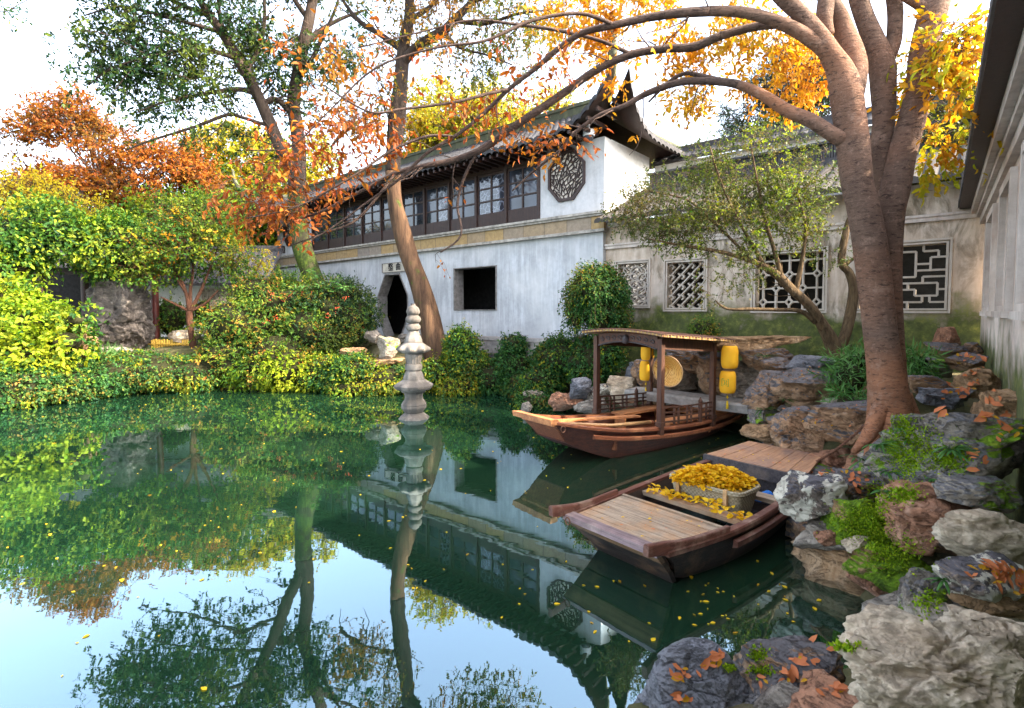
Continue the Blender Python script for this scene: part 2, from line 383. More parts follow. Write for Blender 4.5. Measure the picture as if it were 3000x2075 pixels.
q.base(q.mix(q.ramp(q.noise(7, 5), [(.4, 0), (.65, .7)]), q.ramp(wv.outputs[0], [(.2, (.10, .055, .03)), (.6, (.34, .22, .12))]), (.20, .09, .05))); q.bump(wv.outputs[0], .6, .02); M['mat'] = q.set(.7)
M['matedge'] = m_plain("straw_binding", (.36, .24, .07), .7, .2, .5, 14)
q = NT("lantern_cloth"); g = q.noise(3, 5, .6); q.base(q.mix(q.ramp(g, [(.35, 0), (.7, 1)]), (.80, .36, .012), (.86, .46, .02)))
wv = q.n("TexWave"); wv.bands_direction = 'Z'; wv.inputs["Scale"].default_value = 16; q.l(q.co, wv.inputs[0]); q.bump(q.math('ADD', q.math('MULTIPLY', wv.outputs[0], .4), q.noise(14, 4)), .35, .012); M['lantern'] = q.set(.65, .25)
M['tassel'] = m_plain("yellow_tassel", (.72, .45, .02), .7, .2, .2, 20)
M['green_ink'] = m_plain("green_ink", (.12, .33, .08), .7, .1, .1)
q = NT("straw_hat"); v1 = q.n("TexBrick"); v1.inputs["Scale"].default_value = 13; v1.inputs["Color1"].default_value = c4((.62, .36, .08)); v1.inputs["Color2"].default_value = c4((.70, .44, .13)); v1.inputs["Mortar"].default_value = c4((.30, .12, .02)); v1.inputs["Mortar Size"].default_value = .035
q.l(q.co, v1.inputs[0]); q.base(q.mix(q.ramp(q.noise(5, 5), [(.4, 0), (.7, .5)]), v1.outputs[0], (.62, .25, .03))); q.bump(v1.outputs[1], -.5, .012); M['hat'] = q.set(.6)
q = NT("wicker"); wv = q.n("TexChecker"); wv.inputs["Scale"].default_value = 42; q.l(q.co, wv.inputs[0]); q.base(q.mix(q.noise(6, 4), q.mix(wv.outputs[1], (.16, .115, .07), (.40, .33, .23)), (.28, .24, .15))); M['wicker'] = q.set(.8)
M['bamboo'] = m_wood("bamboo_pole", (.32, .17, .07), (.52, .32, .15), None, (4, 4, 4), 0, .45)
M['rust'] = m_plain("rusty_iron", (.13, .055, .03), .8, .3, .6, 30)
M['rope'] = m_plain("hemp_rope", (.36, .25, .14), .9, .1, .4, 40)
M['blue'] = m_plain("blue_plastic", (.02, .16, .50), .45, .4, .2)
M['whitep'] = m_plain("white_plastic", (.78, .80, .84), .35, .5, .05)
M['darkp'] = m_plain("smoked_dome", (.05, .05, .06), .1, .6, .05)
M['metal'] = m_plain("grey_metal", (.28, .28, .28), .4, .5, .2, 8, .8)
M['yfence'] = m_wood("yellow_bamboo_slats", (.42, .24, .03), (.62, .40, .06), None, (14, 14, 2), 0)
M['char'] = m_plain("black_ink", (.02, .018, .02), .7, .1, .1)
M['plaque'] = m_plain("plaque_stone", (.40, .36, .29), .8, .2, .3, 5)
q = NT("weathered_stone"); n = q.noise(3.2, 7, .65); sp = q.noise(1.3, 5, .65, q.mapping((2, 2, .6)))
q.base(q.mix(q.ramp(sp, [(.40, 0), (.56, .92)]), q.ramp(n, [(.3, (.10, .085, .07)), (.65, (.235, .21, .18))]), (.075, .065, .055))); q.bump(q.math('ADD', n, q.noise(16, 5)), .5, .02); M['stone'] = q.set(.85, .25)
M['slab'] = m_plain("grey_stone_slab", (.27, .24, .21), .85, .2, .4, 6)
# ledge blocks: yellow and grey stone in running lengths
q = NT("ledge_blocks"); br = q.n("TexBrick"); br.offset = 0; br.inputs["Scale"].default_value = 1; br.inputs["Brick Width"].default_value = .8; br.inputs["Row Height"].default_value = 40; br.inputs["Mortar Size"].default_value = .007
br.inputs["Color1"].default_value = c4((.31, .205, .09)); br.inputs["Color2"].default_value = c4((.17, .165, .17)); br.inputs["Mortar"].default_value = c4((.06, .05, .04)); br.inputs["Bias"].default_value = -.25
sx = q.n("SeparateXYZ"); q.l(q.co, sx.inputs[0]); cx = q.n("CombineXYZ"); q.l(sx.outputs[0], cx.inputs[0]); q.l(q.math('ADD', sx.outputs[2], 20), cx.inputs[1]); q.l(cx.outputs[0], br.inputs[0])
q.base(q.mix(.5, br.outputs[0], q.mix(1, br.outputs[0], q.ramp(q.noise(8, 6, .7), [(.3, .5), (.7, 1.4)]), 'MULTIPLY'))); M['ledge'] = q.set(.8)
# barks
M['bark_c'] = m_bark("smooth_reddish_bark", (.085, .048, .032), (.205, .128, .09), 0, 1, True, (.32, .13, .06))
M['bark_d'] = m_bark("dark_branch_bark", (.04, .025, .019), (.12, .078, .06), 0, 1, True)
M['bark_m'] = m_bark("mossy_furrowed_bark", (.014, .012, .007), (.055, .048, .024), .56, .42)
M['bark_f'] = m_bark("brown_furrowed_bark", (.025, .013, .008), (.16, .088, .046), .40, .42)
M['bark_k'] = m_bark("dark_furrowed_bark", (.022, .015, .012), (.075, .052, .038), .2, .8)
M['bark_y'] = m_bark("tan_shrub_bark", (.045, .028, .014), (.21, .14, .072), .3, 1.2)
M['bark_r'] = m_bark("red_brown_bark", (.045, .018, .010), (.13, .055, .03), 0, 1.4)
# leaves
M['lf_dark'] = m_leaf("dark_green_leaves", [(.008, .03, .013), (.02, .06, .022), (.04, .095, .024)], [(.06, .105, .018), (.12, .15, .022)], .35, .5, .56)
M['lf_treeb'] = m_leaf("olive_autumn_leaves", [(.05, .09, .02), (.12, .15, .025), (.22, .15, .03)], [(.26, .10, .02), (.34, .17, .03)], .45, .5, .52)
M['lf_orange'] = m_leaf("orange_leaves", [(.22, .045, .012), (.36, .11, .013), (.46, .19, .018)], [(.07, .10, .02), (.26, .11, .018)], .45, .35, .56)
M['lf_rust'] = m_leaf("rust_red_leaves", [(.15, .036, .010), (.29, .075, .010), (.22, .038, .010), (.38, .135, .014), (.08, .024, .010)], [(.20, .14, .02), (.34, .13, .012)], .38, .6, .6)
M['lf_gold'] = m_leaf("golden_leaves", [(.50, .20, .013), (.62, .32, .018), (.46, .12, .012)], [(.30, .28, .03), (.54, .38, .025)], .5, .5, .58)
M['lf_yellow'] = m_leaf("yellow_green_leaves", [(.26, .30, .015), (.40, .38, .02), (.16, .25, .02)], [(.48, .38, .02), (.50, .30, .02)], .5, .3, .55)
M['lf_willow'] = m_leaf("yellow_willow_leaves", [(.60, .42, .02), (.66, .50, .03), (.46, .42, .03)], None, .5)
M['lf_lime'] = m_leaf("lime_leaves", [(.11, .22, .012), (.25, .33, .014), (.05, .13, .013)], [(.36, .35, .018), (.26, .30, .016)], .45, .8, .56)
M['lf_green'] = m_leaf("fresh_green_leaves", [(.016, .06, .012), (.045, .125, .016), (.09, .19, .018)], [(.14, .21, .018), (.22, .25, .018)], .42, .7, .55)
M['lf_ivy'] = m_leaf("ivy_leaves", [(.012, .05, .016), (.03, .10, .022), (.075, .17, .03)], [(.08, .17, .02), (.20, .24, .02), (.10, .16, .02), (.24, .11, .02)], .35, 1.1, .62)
M['lf_ivyy'] = m_leaf("sun_painted_ivy_leaves", [(.04, .12, .015), (.14, .24, .02), (.30, .34, .02)], [(.46, .42, .02), (.20, .28, .02), (.44, .28, .02)], .42, 1.0, .54)  # yellower copy of the ivy colours, with sunlight put into them
M['lf_shrub'] = m_leaf("mixed_shrub_leaves", [(.03, .085, .02), (.08, .16, .02), (.16, .22, .025)], [(.22, .12, .02), (.30, .28, .03), (.34, .09, .02)], .4, 1.0, .6)
M['lf_box'] = m_leaf("small_olive_leaves", [(.028, .055, .015), (.075, .11, .022), (.16, .185, .035)], [(.10, .075, .025), (.20, .155, .05), (.03, .10, .016)], .4, .9, .55)
M['lf_conifer'] = m_leaf("conifer_needles", [(.006, .03, .016), (.012, .055, .024), (.03, .085, .03)], None, .2)
M['lf_fern'] = m_leaf("fern_fronds", [(.03, .10, .022), (.07, .18, .04), (.13, .25, .07)], None, .35)
M['lf_pile'] = m_leaf("ginkgo_leaves", [(.74, .42, .01), (.80, .52, .02), (.70, .34, .012)], None, .35)
M['lf_fall'] = m_leaf("fallen_orange_leaves", [(.60, .20, .06), (.70, .32, .11), (.46, .11, .045), (.66, .40, .18)], None, .25)
M['lf_moss'] = m_leaf("moss_tufts", [(.11, .20, .006), (.22, .36, .012), (.36, .44, .02)], None, .3)
M['berry'] = m_plain("red_berry", (.50, .06, .02), .4, .4, .2)
M['core'] = m_plain("painted_shade_core", (.022, .022, .010), .95, .05, .5, 6)  # dark lumps inside bushes; the shade between leaves is put into the colour
TAN = [(.12, .068, .034), (.36, .21, .10), (.58, .40, .24)]; GRY = [(.09, .073, .06), (.28, .23, .18), (.52, .45, .36)]; PNK = [(.14, .068, .044), (.40, .19, .105), (.58, .37, .26)]
SLT = (.115, .11, .115)
M['rk_schol'] = m_rock('dark_scholar_stone', [(.04, .034, .032), (.12, .10, .088), (.25, .215, .18)])
M['rk_dark'] = m_rock("slate_topped_rock", [(.11, .06, .034), (.34, .19, .10), (.52, .35, .22)], SLT)
M['rk_slate'] = m_rock("blue_grey_slate", [(.075, .072, .075), (.15, .146, .155), (.26, .25, .25)], (.185, .182, .195))
M['rk_tan'] = m_rock("tan_rock", TAN); M['rk_grey'] = m_rock("grey_limestone", GRY); M['rk_pink'] = m_rock("red_brown_rock", PNK)
M['rk_moss'] = m_rock("mossy_grey_rock", GRY, (.15, .14, .14), 0, .43)
M['rk_moss2'] = m_rock("deep_moss_rock", TAN, None, 0, .60)
M['rk_lich'] = m_rock("lichen_blotched_rock", [(.08, .06, .05), (.20, .15, .115), (.36, .26, .19)], (.10, .09, .098), .55)
M['rk_pale'] = m_rock("pale_limestone", [(.24, .165, .10), (.48, .375, .26), (.68, .57, .43)], None, 0, 0, 1.3, .7, .12)
M['rk_palem'] = m_rock("pale_limestone_moss", [(.15, .115, .08), (.34, .28, .21), (.54, .47, .38)], None, 0, .42, 1.3, 1.0, .12)
# ------------------------------------------------------------------ water and banks
POND = [(-34, -8), (-34, 12.0)] + [tuple(atz(x, y, 0)[:2]) for x, y in ((0, 1188), (140, 1178), (263, 1160), (403, 1146), (614, 1139), (741, 1141), (921, 1126), (1000, 1134), (1100, 1152), (1243, 1153), (1386, 1142), (1514, 1152), (1650, 1175), (1790, 1185))] + \
       [(2.9, 12.6), (4.4, 12.0), (5.0, 10.9), (4.75, 9.9), (4.45, 8.9), (4.2, 7.7), (3.55, 6.6), (3.15, 5.6), (2.95, 4.9), (2.9, 4.2), (2.5, 3.5), (1.7, 3.15), (.7, 3.1), (.4, 2.4), (.3, 1.4), (.2, -8)]
def pond_dist(X, Y):
    """signed distance to the water's edge, negative on the water"""
    P = np.array(POND); Q = np.roll(P, -1, 0); d = np.full(X.shape, 1e9); ins = np.zeros(X.shape, bool)
    for (ax, ay), (bx, by) in zip(P, Q):
        ex, ey = bx-ax, by-ay; t = np.clip(((X-ax)*ex+(Y-ay)*ey)/(ex*ex+ey*ey), 0, 1)
        d = np.minimum(d, np.hypot(X-ax-t*ex, Y-ay-t*ey))
        c = ((ay > Y) != (by > Y)) & (X < (bx-ax)*(Y-ay)/(by-ay+1e-12)+ax); ins ^= c
    return np.where(ins, -d, d)
def gz(X, Y):
    d = pond_dist(X, Y); far = np.clip((Y-11)/4, 0, 1)*np.clip((9-X)/4, 0, 1)
    top = np.where(Y > 10.5, 1.36-.22*np.clip((-4-X)/2, 0, 1)*np.clip((19.2-Y)/1.5, 0, 1), 1.30)
    near = np.clip((9.5-Y)/4, 0, 1)*np.clip((X+6)/3, 0, 1)
    slope = 1.0-.62*near; top = np.where(Y < 4.2, .22+.0*Y, top*(1-near)+near*np.clip(.25+(Y-4.2)*.2, .22, 1.3))
    z = np.where(d < 0, np.maximum(-1.4, d*1.6), np.minimum(top, .08+d*slope))
    P = np.stack([X.ravel()*.7, Y.ravel()*.7, 0*X.ravel()], 1); n = fbm(P, 3, 4).reshape(X.shape)
    return z+np.where(d > .15, n*.09, 0)
def ground_z(x, y): return float(gz(np.array([[x]]), np.array([[y]]))[0, 0])
xs = np.concatenate([np.linspace(-600, -40, 9)[:-1], np.linspace(-40, -20, 26)[:-1], np.linspace(-20, 14, 190), np.linspace(14, 40, 20)[1:], np.linspace(40, 600, 9)[1:]])
ys = np.concatenate([np.linspace(-600, -10, 9)[:-1], np.linspace(-10, 1, 22)[:-1], np.linspace(1, 24, 150), np.linspace(24, 60, 24)[1:], np.linspace(60, 700, 9)[1:]])
X, Y = np.meshgrid(xs, ys); Z = gz(X, Y); nx, ny = len(xs), len(ys)
idx = np.arange(nx*ny).reshape(ny, nx); qd = np.stack([idx[:-1, :-1], idx[:-1, 1:], idx[1:, 1:], idx[1:, :-1]], -1).reshape(-1, 4)
tag(link("ground", mesh_np("ground", np.stack([X, Y, Z], -1).reshape(-1, 3), [qd], True), M['soil']), "brown leafy soil of the banks round the pond", "ground", kind='structure')
pw = MB(); pw.add([(-36, -10, 0), (8, -10, 0), (8, 24, 0), (-36, 24, 0)], [(0, 1, 2, 3)])
tag(pw.build("water", M['water']), "still dark green pond water mirroring trees and hall", "water", kind='structure')

# ------------------------------------------------------------------ the hall by the pond
FD = 19.9; TH = math.radians(49.5)
AX, NN = Vector((math.sin(TH), -math.cos(TH), 0)), Vector((-math.cos(TH), -math.sin(TH), 0))
F0 = Vector(((1200-1500)/F*FD, FD, 0))
def FP(px, py, off=0):
    p = on_plane(px, py, F0+NN*off, NN); r = p-F0; return (r.dot(AX), p.z)
def FW(s, o, z): return F0+AX*s+NN*o+Vector((0, 0, z))
def T(s, o, z): return (s, -o, z)
ROTF = math.atan2(AX.y, AX.x)
def rect(s0, s1, z0, z1): return [(s0, z0), (s1, z0), (s1, z1), (s0, z1)]
def octo(cx, cz, r, ry=None, k=.41421):
    ry = ry or r; return [(cx-r, cz-ry*k), (cx-r*k, cz-ry), (cx+r*k, cz-ry), (cx+r, cz-ry*k), (cx+r, cz+ry*k), (cx+r*k, cz+ry), (cx-r*k, cz+ry), (cx-r, cz+ry*k)]
def ring(mb, poly, w, o0, o1, T=T):
    cx = sum(p[0] for p in poly)/len(poly); cz = sum(p[1] for p in poly)/len(poly)
    r = sum(math.hypot(p[0]-cx, p[1]-cz) for p in poly)/len(poly)
    mb.slab(T, [(cx+(a-cx)*(1+w/r), cz+(b-cz)*(1+w/r)) for a, b in poly], [[(a, b) for a, b in poly]], o0, o1); return mb
def shrink(poly, k):
    cx = sum(p[0] for p in poly)/len(poly); cz = sum(p[1] for p in poly)/len(poly); return [(cx+(a-cx)*k, cz+(b-cz)*k) for a, b in poly]

def roof_grid(fn, nu, nv, amp, per, length, flip=False):
    """tile ribs run up the slope; fn(u,v)->(s,o,z) arrays"""
    ribs = max(2, int(length/per)); u = np.linspace(0, 1, ribs*8+1); v = np.linspace(0, 1, nv)
    U, V = np.meshgrid(u, v); s, o, z = fn(U, V); ph = (U*ribs) % 1
    bump = np.sqrt(np.clip(np.sin(ph*math.pi), 0, 1))*amp
    stp = ((V*nv*2.5) % 1)*amp*.25
    z = z+bump-stp*0
    P = np.stack([s, -o, z], -1).reshape(-1, 3); n, m = len(u), len(v)
    i = np.arange(n*m).reshape(m, n); q = np.stack([i[:-1, :-1], i[:-1, 1:], i[1:, 1:], i[1:, :-1]], -1).reshape(-1, 4)
    return P, q, (s, o, z)
def hip_roof(par, s0, s1, of, ob, oh, zE, zR, lift, inset, R, per=.26, amp=.075, spike=True, left=True, right=True):
    a0, a1 = s0-oh, s1+oh; f, b = of+oh, ob-oh; om = (of+ob)/2
    r0, r1 = s0+inset*left-(0 if left else 0), s1-inset*right
    def lf(d): return lift*np.clip((R-d)/R, 0, 1)**2.6
    def cl(s): return (lf(s-a0) if left else 0)+(lf(a1-s) if right else 0)
    def front(U, V, fo=f, dz=0, shift=0):
        sa, sb = a0+(r0-a0)*V, a1+(r1-a1)*V; s = sa+(sb-sa)*U
        se = a0+(a1-a0)*U
        flare = .30*((np.clip((R-(a1-se))/R, 0, 1)**3 if right else 0)+(np.clip((R-(se-a0))/R, 0, 1)**3 if left else 0))*(1-V)**2
        o = fo+(om-fo)*V + (flare if fo > om else -flare)
        return s, o, zE+(zR-zE)*(.72*V+.28*V*V)+(0 if shift else cl(se))*(1-V)**2+dz
    def side(U, V, right=True, dz=0):
        e = a1 if right else a0; r = r1 if right else r0
        oe = f+(b-f)*U; d = f-oe; s = e+(r-e)*V
        o = oe+(om-oe)*V
        flare = .30*np.clip((R-d)/R, 0, 1)**3*(1-V)**2
        s = s+(flare if right else -flare)
        return s, o, zE+(zR-zE)*(.72*V+.28*V*V)+lf(d)*(1-V)**2+dz
    VV, FF, nb = [], [], 0
    SV, SF, sb = [], [], 0
    jobs = [(lambda U, V, dz=0: front(U, V, f, dz), a1-a0), (lambda U, V, dz=0: front(U, V, b, dz, 1), a1-a0)]
    if right: jobs.append((lambda U, V, dz=0: side(U, V, True, dz), f-b))
    if left: jobs.append((lambda U, V, dz=0: side(U, V, False, dz), f-b))
    for fn, ln in jobs:
        P, q, _ = roof_grid(fn, 0, 12, amp, per, ln); VV.append(P); FF.append(q+nb); nb += len(P)
        U, V = np.meshgrid(np.linspace(0, 1, 60), np.linspace(0, 1, 8)); s, o, z = fn(U, V, -.10)
        P2 = np.stack([s, -o, z], -1).reshape(-1, 3); i = np.arange(480).reshape(8, 60)
        SV.append(P2); SF.append(np.stack([i[:-1, :-1], i[:-1, 1:], i[1:, 1:], i[1:, :-1]], -1).reshape(-1, 4)+sb); sb += 480
        # rafters' ends and lip: a thin strip between tiles and soffit at the eave
        Pe = P.reshape(12, -1, 3)[0]; lo = Pe.copy(); lo[:, 2] = P.reshape(12, -1, 3)[0][:, 2]-.12
        k = len(Pe); VV.append(np.concatenate([Pe, lo])); i = np.arange(k-1)[:, None]
        FF.append(np.concatenate([i, i+1, i+1+k, i+k], 1)+nb); nb += 2*k
    link("roof", mesh_np("roof", np.concatenate(VV), FF), M['tile'], par)
    link("soffit", mesh_np("soffit", np.concatenate(SV), SF), M['dwood'], par)
    rf = MB()
    for k in range(int((a1-a0)/.28)):
        s = a0+.14+.28*k
        z = zE+float(cl(np.array(s)))-.16
        rf.box(T, s-.035, s+.035, of-.05, f-.02, z-.05+.0, z+.04)
    rf.build("rafter", M['dwood'], par, local=True)
    rd = MB(); rd.box(T, r0-.1, r1+.1, om-.13, om+.13, zR-.08, zR+.2); rd.box(T, r0-.2, r1+.2, om-.17, om+.17, zR+.201, zR+.30)
    rd.build("ridge", M['moss_tile'], par, local=True)
    for ok, sg in ((right, 1), (left, -1)):
        if not ok: continue
        for fo in (f, b):
            bk_ = fo < om; u = np.array([1.0 if sg > 0 else 0.0]); pts = []
            for v in np.linspace(1, 0, 10):
                s, o, z = front(u, np.array([v]), fo, 0, bk_); pts.append((float(s[0]), -float(o[0]), float(z[0])+.10))
            rad = list(np.linspace(.11, .13, 10))
            if spike and not bk_:
                e = Vector(pts[-1]); dv = (e-Vector(pts[-2])); dv.z = 0; dv.normalize()
                for k, (h, up) in enumerate(((.16, .16), (.27, .42), (.34, .72), (.37, 1.02))):
                    pts.append(tuple(e+dv*h+Vector((0, 0, up*lift*.85)))); rad.append(.11-.022*k)
            h = MB(); h.tube(spline(pts, 3), list(np.interp(np.linspace(0, 1, (len(pts)-1)*3+1), np.linspace(0, 1, len(rad)), rad)), 8)
            h.build("hip_ridge", M['moss_tile'], par, True, True)

def ice(poly, rng, amin):
    """ice-ray lattice: split a polygon again and again by slanted bars"""
    segs, todo = [], [poly]
    def area(p): return abs(sum(p[i][0]*p[(i+1) % len(p)][1]-p[(i+1) % len(p)][0]*p[i][1] for i in range(len(p))))/2
    while todo:
        p = todo.pop()
        if area(p) < amin*rng.uniform(.8, 1.5): continue
        n = len(p); L = [math.dist(p[i], p[(i+1) % n]) for i in range(n)]
        i = max(range(n), key=lambda k: L[k]*rng.uniform(.8, 1.2)); j = rng.choice([k for k in range(n) if k != i and (n < 5 or (k-i) % n not in (1, n-1))])
        a, b = rng.uniform(.38, .62), rng.uniform(.35, .65); A, B = p[i], p[(i+1) % n]; C, D = p[j], p[(j+1) % n]
        P = (A[0]+(B[0]-A[0])*a, A[1]+(B[1]-A[1])*a); Q = (C[0]+(D[0]-C[0])*b, C[1]+(D[1]-C[1])*b); segs.append((P, Q))
        if i < j: p1, p2 = [P]+p[i+1:j+1]+[Q], [Q]+p[j+1:]+p[:i+1]+[P]
        else: p1, p2 = [Q]+p[j+1:i+1]+[P], [P]+p[i+1:]+p[:j+1]+[Q]
        todo += [p1, p2]
    return segs

hall = thing("hall", "two-storey white hall by the pond with dark upper windows and flying roof corners", "building", F0, ROTF)
S0, S1 = FP(812, 780)[0], FP(1767, 680)[0]; ZG, ZL, ZL2, ZW = .7, 4.58, 5.14, 7.12; HD = -2.7
tl, tr = FP(1129, 806), FP(1171, 803); lu, ru = FP(1107, 868), FP(1193, 868); bz = FP(1150, 990)[1]
dc = (tl[0]+tr[0])/2; hw = (ru[0]-lu[0])/2*1.0; tw = (tr[0]-tl[0])/2; zt, zu = tl[1], lu[1]; zl = bz+(zt-zu)
door = [(dc-hw, zl), (dc-tw, bz), (dc+tw, bz), (dc+hw, zl), (dc+hw, zu), (dc+tw, zt), (dc-tw, zt), (dc-hw, zu)]
w0, w1 = FP(1331, 849)[0], FP(1455, 845)[0]; wz0, wz1 = FP(1392, 909)[1], FP(1392, 783)[1]
sq = rect(w0, w1, wz0, wz1)
e0, e1 = FP(996, 840)[0], FP(1011, 840)[0]; sw_ = rect(e0, e1, FP(1003, 850)[1], FP(1003, 825)[1])
wall = MB(); wall.slab(T, rect(S0, S1, ZG, ZL), [door, sq, sw_], -.4, 0); wall.build("wall", M['white'], hall, local=True)
ws0, ws1 = FP(914, 700)[0], FP(1577, 600)[0]
oc = FP(1658, 515); oct_r = octo(oc[0], oc[1], .62, .70)
ocl = octo(S0+1.35, oc[1], .62, .70)
up = MB(); up.slab(T, rect(ws1, S1, ZL, ZW), [oct_r], -.3, -.04); up.slab(T, rect(S0, ws0, ZL, ZW), [ocl], -.3, -.04)
up.box(T, ws0, ws1, -.3, -.04, ZL, ZL2-.03)
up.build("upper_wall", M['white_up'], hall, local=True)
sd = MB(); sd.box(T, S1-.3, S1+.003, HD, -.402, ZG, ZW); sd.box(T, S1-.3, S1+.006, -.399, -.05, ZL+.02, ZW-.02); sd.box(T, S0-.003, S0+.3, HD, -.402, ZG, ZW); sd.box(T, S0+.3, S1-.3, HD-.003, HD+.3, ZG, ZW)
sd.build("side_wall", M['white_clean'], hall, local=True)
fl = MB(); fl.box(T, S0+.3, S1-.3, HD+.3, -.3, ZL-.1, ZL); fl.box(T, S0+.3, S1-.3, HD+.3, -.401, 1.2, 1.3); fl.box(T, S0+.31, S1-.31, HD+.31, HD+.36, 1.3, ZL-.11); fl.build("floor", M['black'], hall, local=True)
lg = MB(); lg.box(T, S0-.08, S1+.08, .001, .10, ZL+.05, ZL+.40); lg.build("ledge", M['ledge'], hall, local=True)
lt = MB(); lt.box(T, S0-.12, S1+.12, .002, .16, ZL-.03, ZL+.048); lt.box(T, S0-.12, S1+.12, .003, .16, ZL+.402, ZL+.46); lt.box(T, S0-.16, S1+.16, .003, .21, ZL+.462, ZL+.53); lt.box(T, S0-.10, S1+.10, -.02, .13, ZL+.532, ZL2-.02)
lt.build("ledge_moulding", M['band'], hall, local=True)
df = MB(); ring(df, shrink(door, .985), .05, -.42, .03); df.build("door_frame", M['frame'], hall, local=True)
wf = MB(); ring(wf, shrink(sq, .975), .05, -.42, .03); wf.build("window_frame", M['frame'], hall, local=True)
for nm, pl in (("octagon_window", oct_r), ("octagon_window", ocl)):
    rng = random.Random(5 if pl is oct_r else 8)
    o = MB(); ring(o, shrink(pl, .90), .085, -.12, .02); o = o.build(nm, M['dwood'], hall, local=True)
    g = MB()
    for a, b in ice(shrink(pl, .92), rng, .0165): g.bar(T, a, b, .016, -.052, -.012)
    g.build("lattice", M['dwood'], o, local=True)
    bk = MB(); bk.slab(T, shrink(pl, .93), [], -.085, -.06); bk.build("pane", M['ice'], o, local=True)
NW = 10; sw = (ws1-ws0)/NW
pst = MB()
for i in range(NW+1): pst.box(T, ws0+i*sw-.045, ws0+i*sw+.045, -.16, -.001, ZL2-.019, ZW-.1)
pst.box(T, ws0, ws1, -.18, -.003, ZW-.28, ZW-.101); pst.box(T, ws0, ws1, -.18, .02, ZW-.099, ZW+.25); pst.build("window_post", M['dwood'], hall, local=True)
for i in range(NW):
    a, b = ws0+i*sw+.05, ws0+(i+1)*sw-.05; c = (a+b)/2; f = MB(); z0, z1 = ZL2-.018, ZW-.282
    f.box(T, a, b, -.12, -.05, z0, z0+.42)
    cols = [(a+.055, c-.03), (c+.03, b-.055)]; zs = np.linspace(z0+.42, z1-.05, 4)
    f.slab(T, rect(a, b, z0+.421, z1), [rect(p+.0, q, zs[k]+.025, zs[k+1]-.025) for p, q in cols for k in range(3)], -.11, -.055)
    fo = f.build("window", M['dwood'], hall, local=True)
    for j, (p, q_) in enumerate(cols):
        g = MB(); g.box(T, p-.01, q_+.01, -.09, -.083, zs[0], zs[3]); g.build("pane", M['lace'] if (i*2+j) in (16, 17, 13) else M['glass'], fo, local=True)
# name plaque over the octagonal door
pq0, pq1 = FP(1126, 802), FP(1196, 769); pq = MB(); cz = (FP(1150, 798)[1]+FP(1150, 771)[1])/2; hz = .17
pl_s0, pl_s1 = FP(1125, 785)[0], FP(1190, 783)[0]
pq.box(T, pl_s0, pl_s1, .001, .05, cz-hz, cz+hz); pq = pq.build("plaque", M['plaque'], hall, local=True)
fr_ = MB(); ring(fr_, rect(pl_s0, pl_s1, cz-hz, cz+hz), .05, .002, .075); fr_.build("plaque_frame", M['frame'], pq, local=True)
for ch, ds in (("曲", .70), ("谿", .36)):
    cu = bpy.data.curves.new("character", 'FONT'); cu.body = ch; cu.size = .30; cu.extrude = .008; cu.align_x = 'CENTER'; cu.align_y = 'CENTER'; cu.offset = .004
    to = bpy.data.objects.new("character", cu); COL.objects.link(to); bpy.context.view_layer.update()
    me = bpy.data.meshes.new_from_object(to.evaluated_get(bpy.context.evaluated_depsgraph_get())); bpy.data.objects.remove(to)
    s = pl_s0+(pl_s1-pl_s0)*ds
    me.transform(Matrix.Translation((s, -.058, cz)) @ Matrix.Rotation(math.pi/2, 4, 'X')); link("character", me, M['char'], pq)
hip_roof(hall, S0, S1, 0, HD, .95, 7.14, 8.45, 1.12, .9, 2.6)
# dome camera under the eave
camx = FP(1725, 400, .25); c = FW(camx[0], .25, camx[1])
dome = thing("security_camera", "white dome security camera under the hall's eave by the octagonal window", "camera", c)
b = MB(); b.lathe([(.03, .42), (.03, .20), (.15, .17), (.165, .02), (.15, 0)], 20); b.build("housing", M['whitep'], dome, True, True, 40)
b = MB(); b.lathe([(.135, -.002), (.13, -.05), (.10, -.10), (.05, -.135), (.01, -.14)], 20); b.build("dome", M['darkp'], dome, True, True)
b = MB(); b.box(I3, -.03, .03, .0, .3, .36, .42); b.build("bracket", M['whitep'], dome, local=True)

# lower wing at the far end of the hall
wing = thing("wing", "small white side wing left of the hall with a yellowed upturned roof", "building", F0, ROTF)
wa, wb = S0-3.6, S0-.14
b = MB(); wz = 6.05; wnd = rect(S0-1.5, S0-.45, 4.35, 5.6)
b.slab(T, rect(wa, wb, ZG, wz), [wnd], -.95, -.7); b.box(T, wa, wa+.25, -3, -.951, ZG, wz); b.box(T, wa+.25, wb, -3, -2.75, ZG, wz); b.build("wall", M['white'], wing, local=True)
b = MB(); ring(b, shrink(wnd, .95), .06, -.8, -.66); b.bar(T, (S0-1.5, 4.98), (S0-.45, 4.98), .10, -.79, -.70); b.bar(T, (S0-.97, 4.35), (S0-.97, 5.6), .07, -.79, -.71)
wo = b.build("window", M['dwood'], wing, local=True); b = MB(); b.box(T, S0-1.5, S0-.45, -.83, -.81, 4.35, 5.6); b.build("pane", M['glass'], wo, local=True)
hip_roof(wing, wa, wb-.75, -.7, -3, .75, 6.1, 7.35, .75, .6, 1.9, right=False)
for o in wing.children:
    if o.name.startswith("roof"): o.data.materials[0] = M['tile2']
    if o.name.startswith(("hip_ridge", "ridge")): o.data.materials[0] = M['cap']

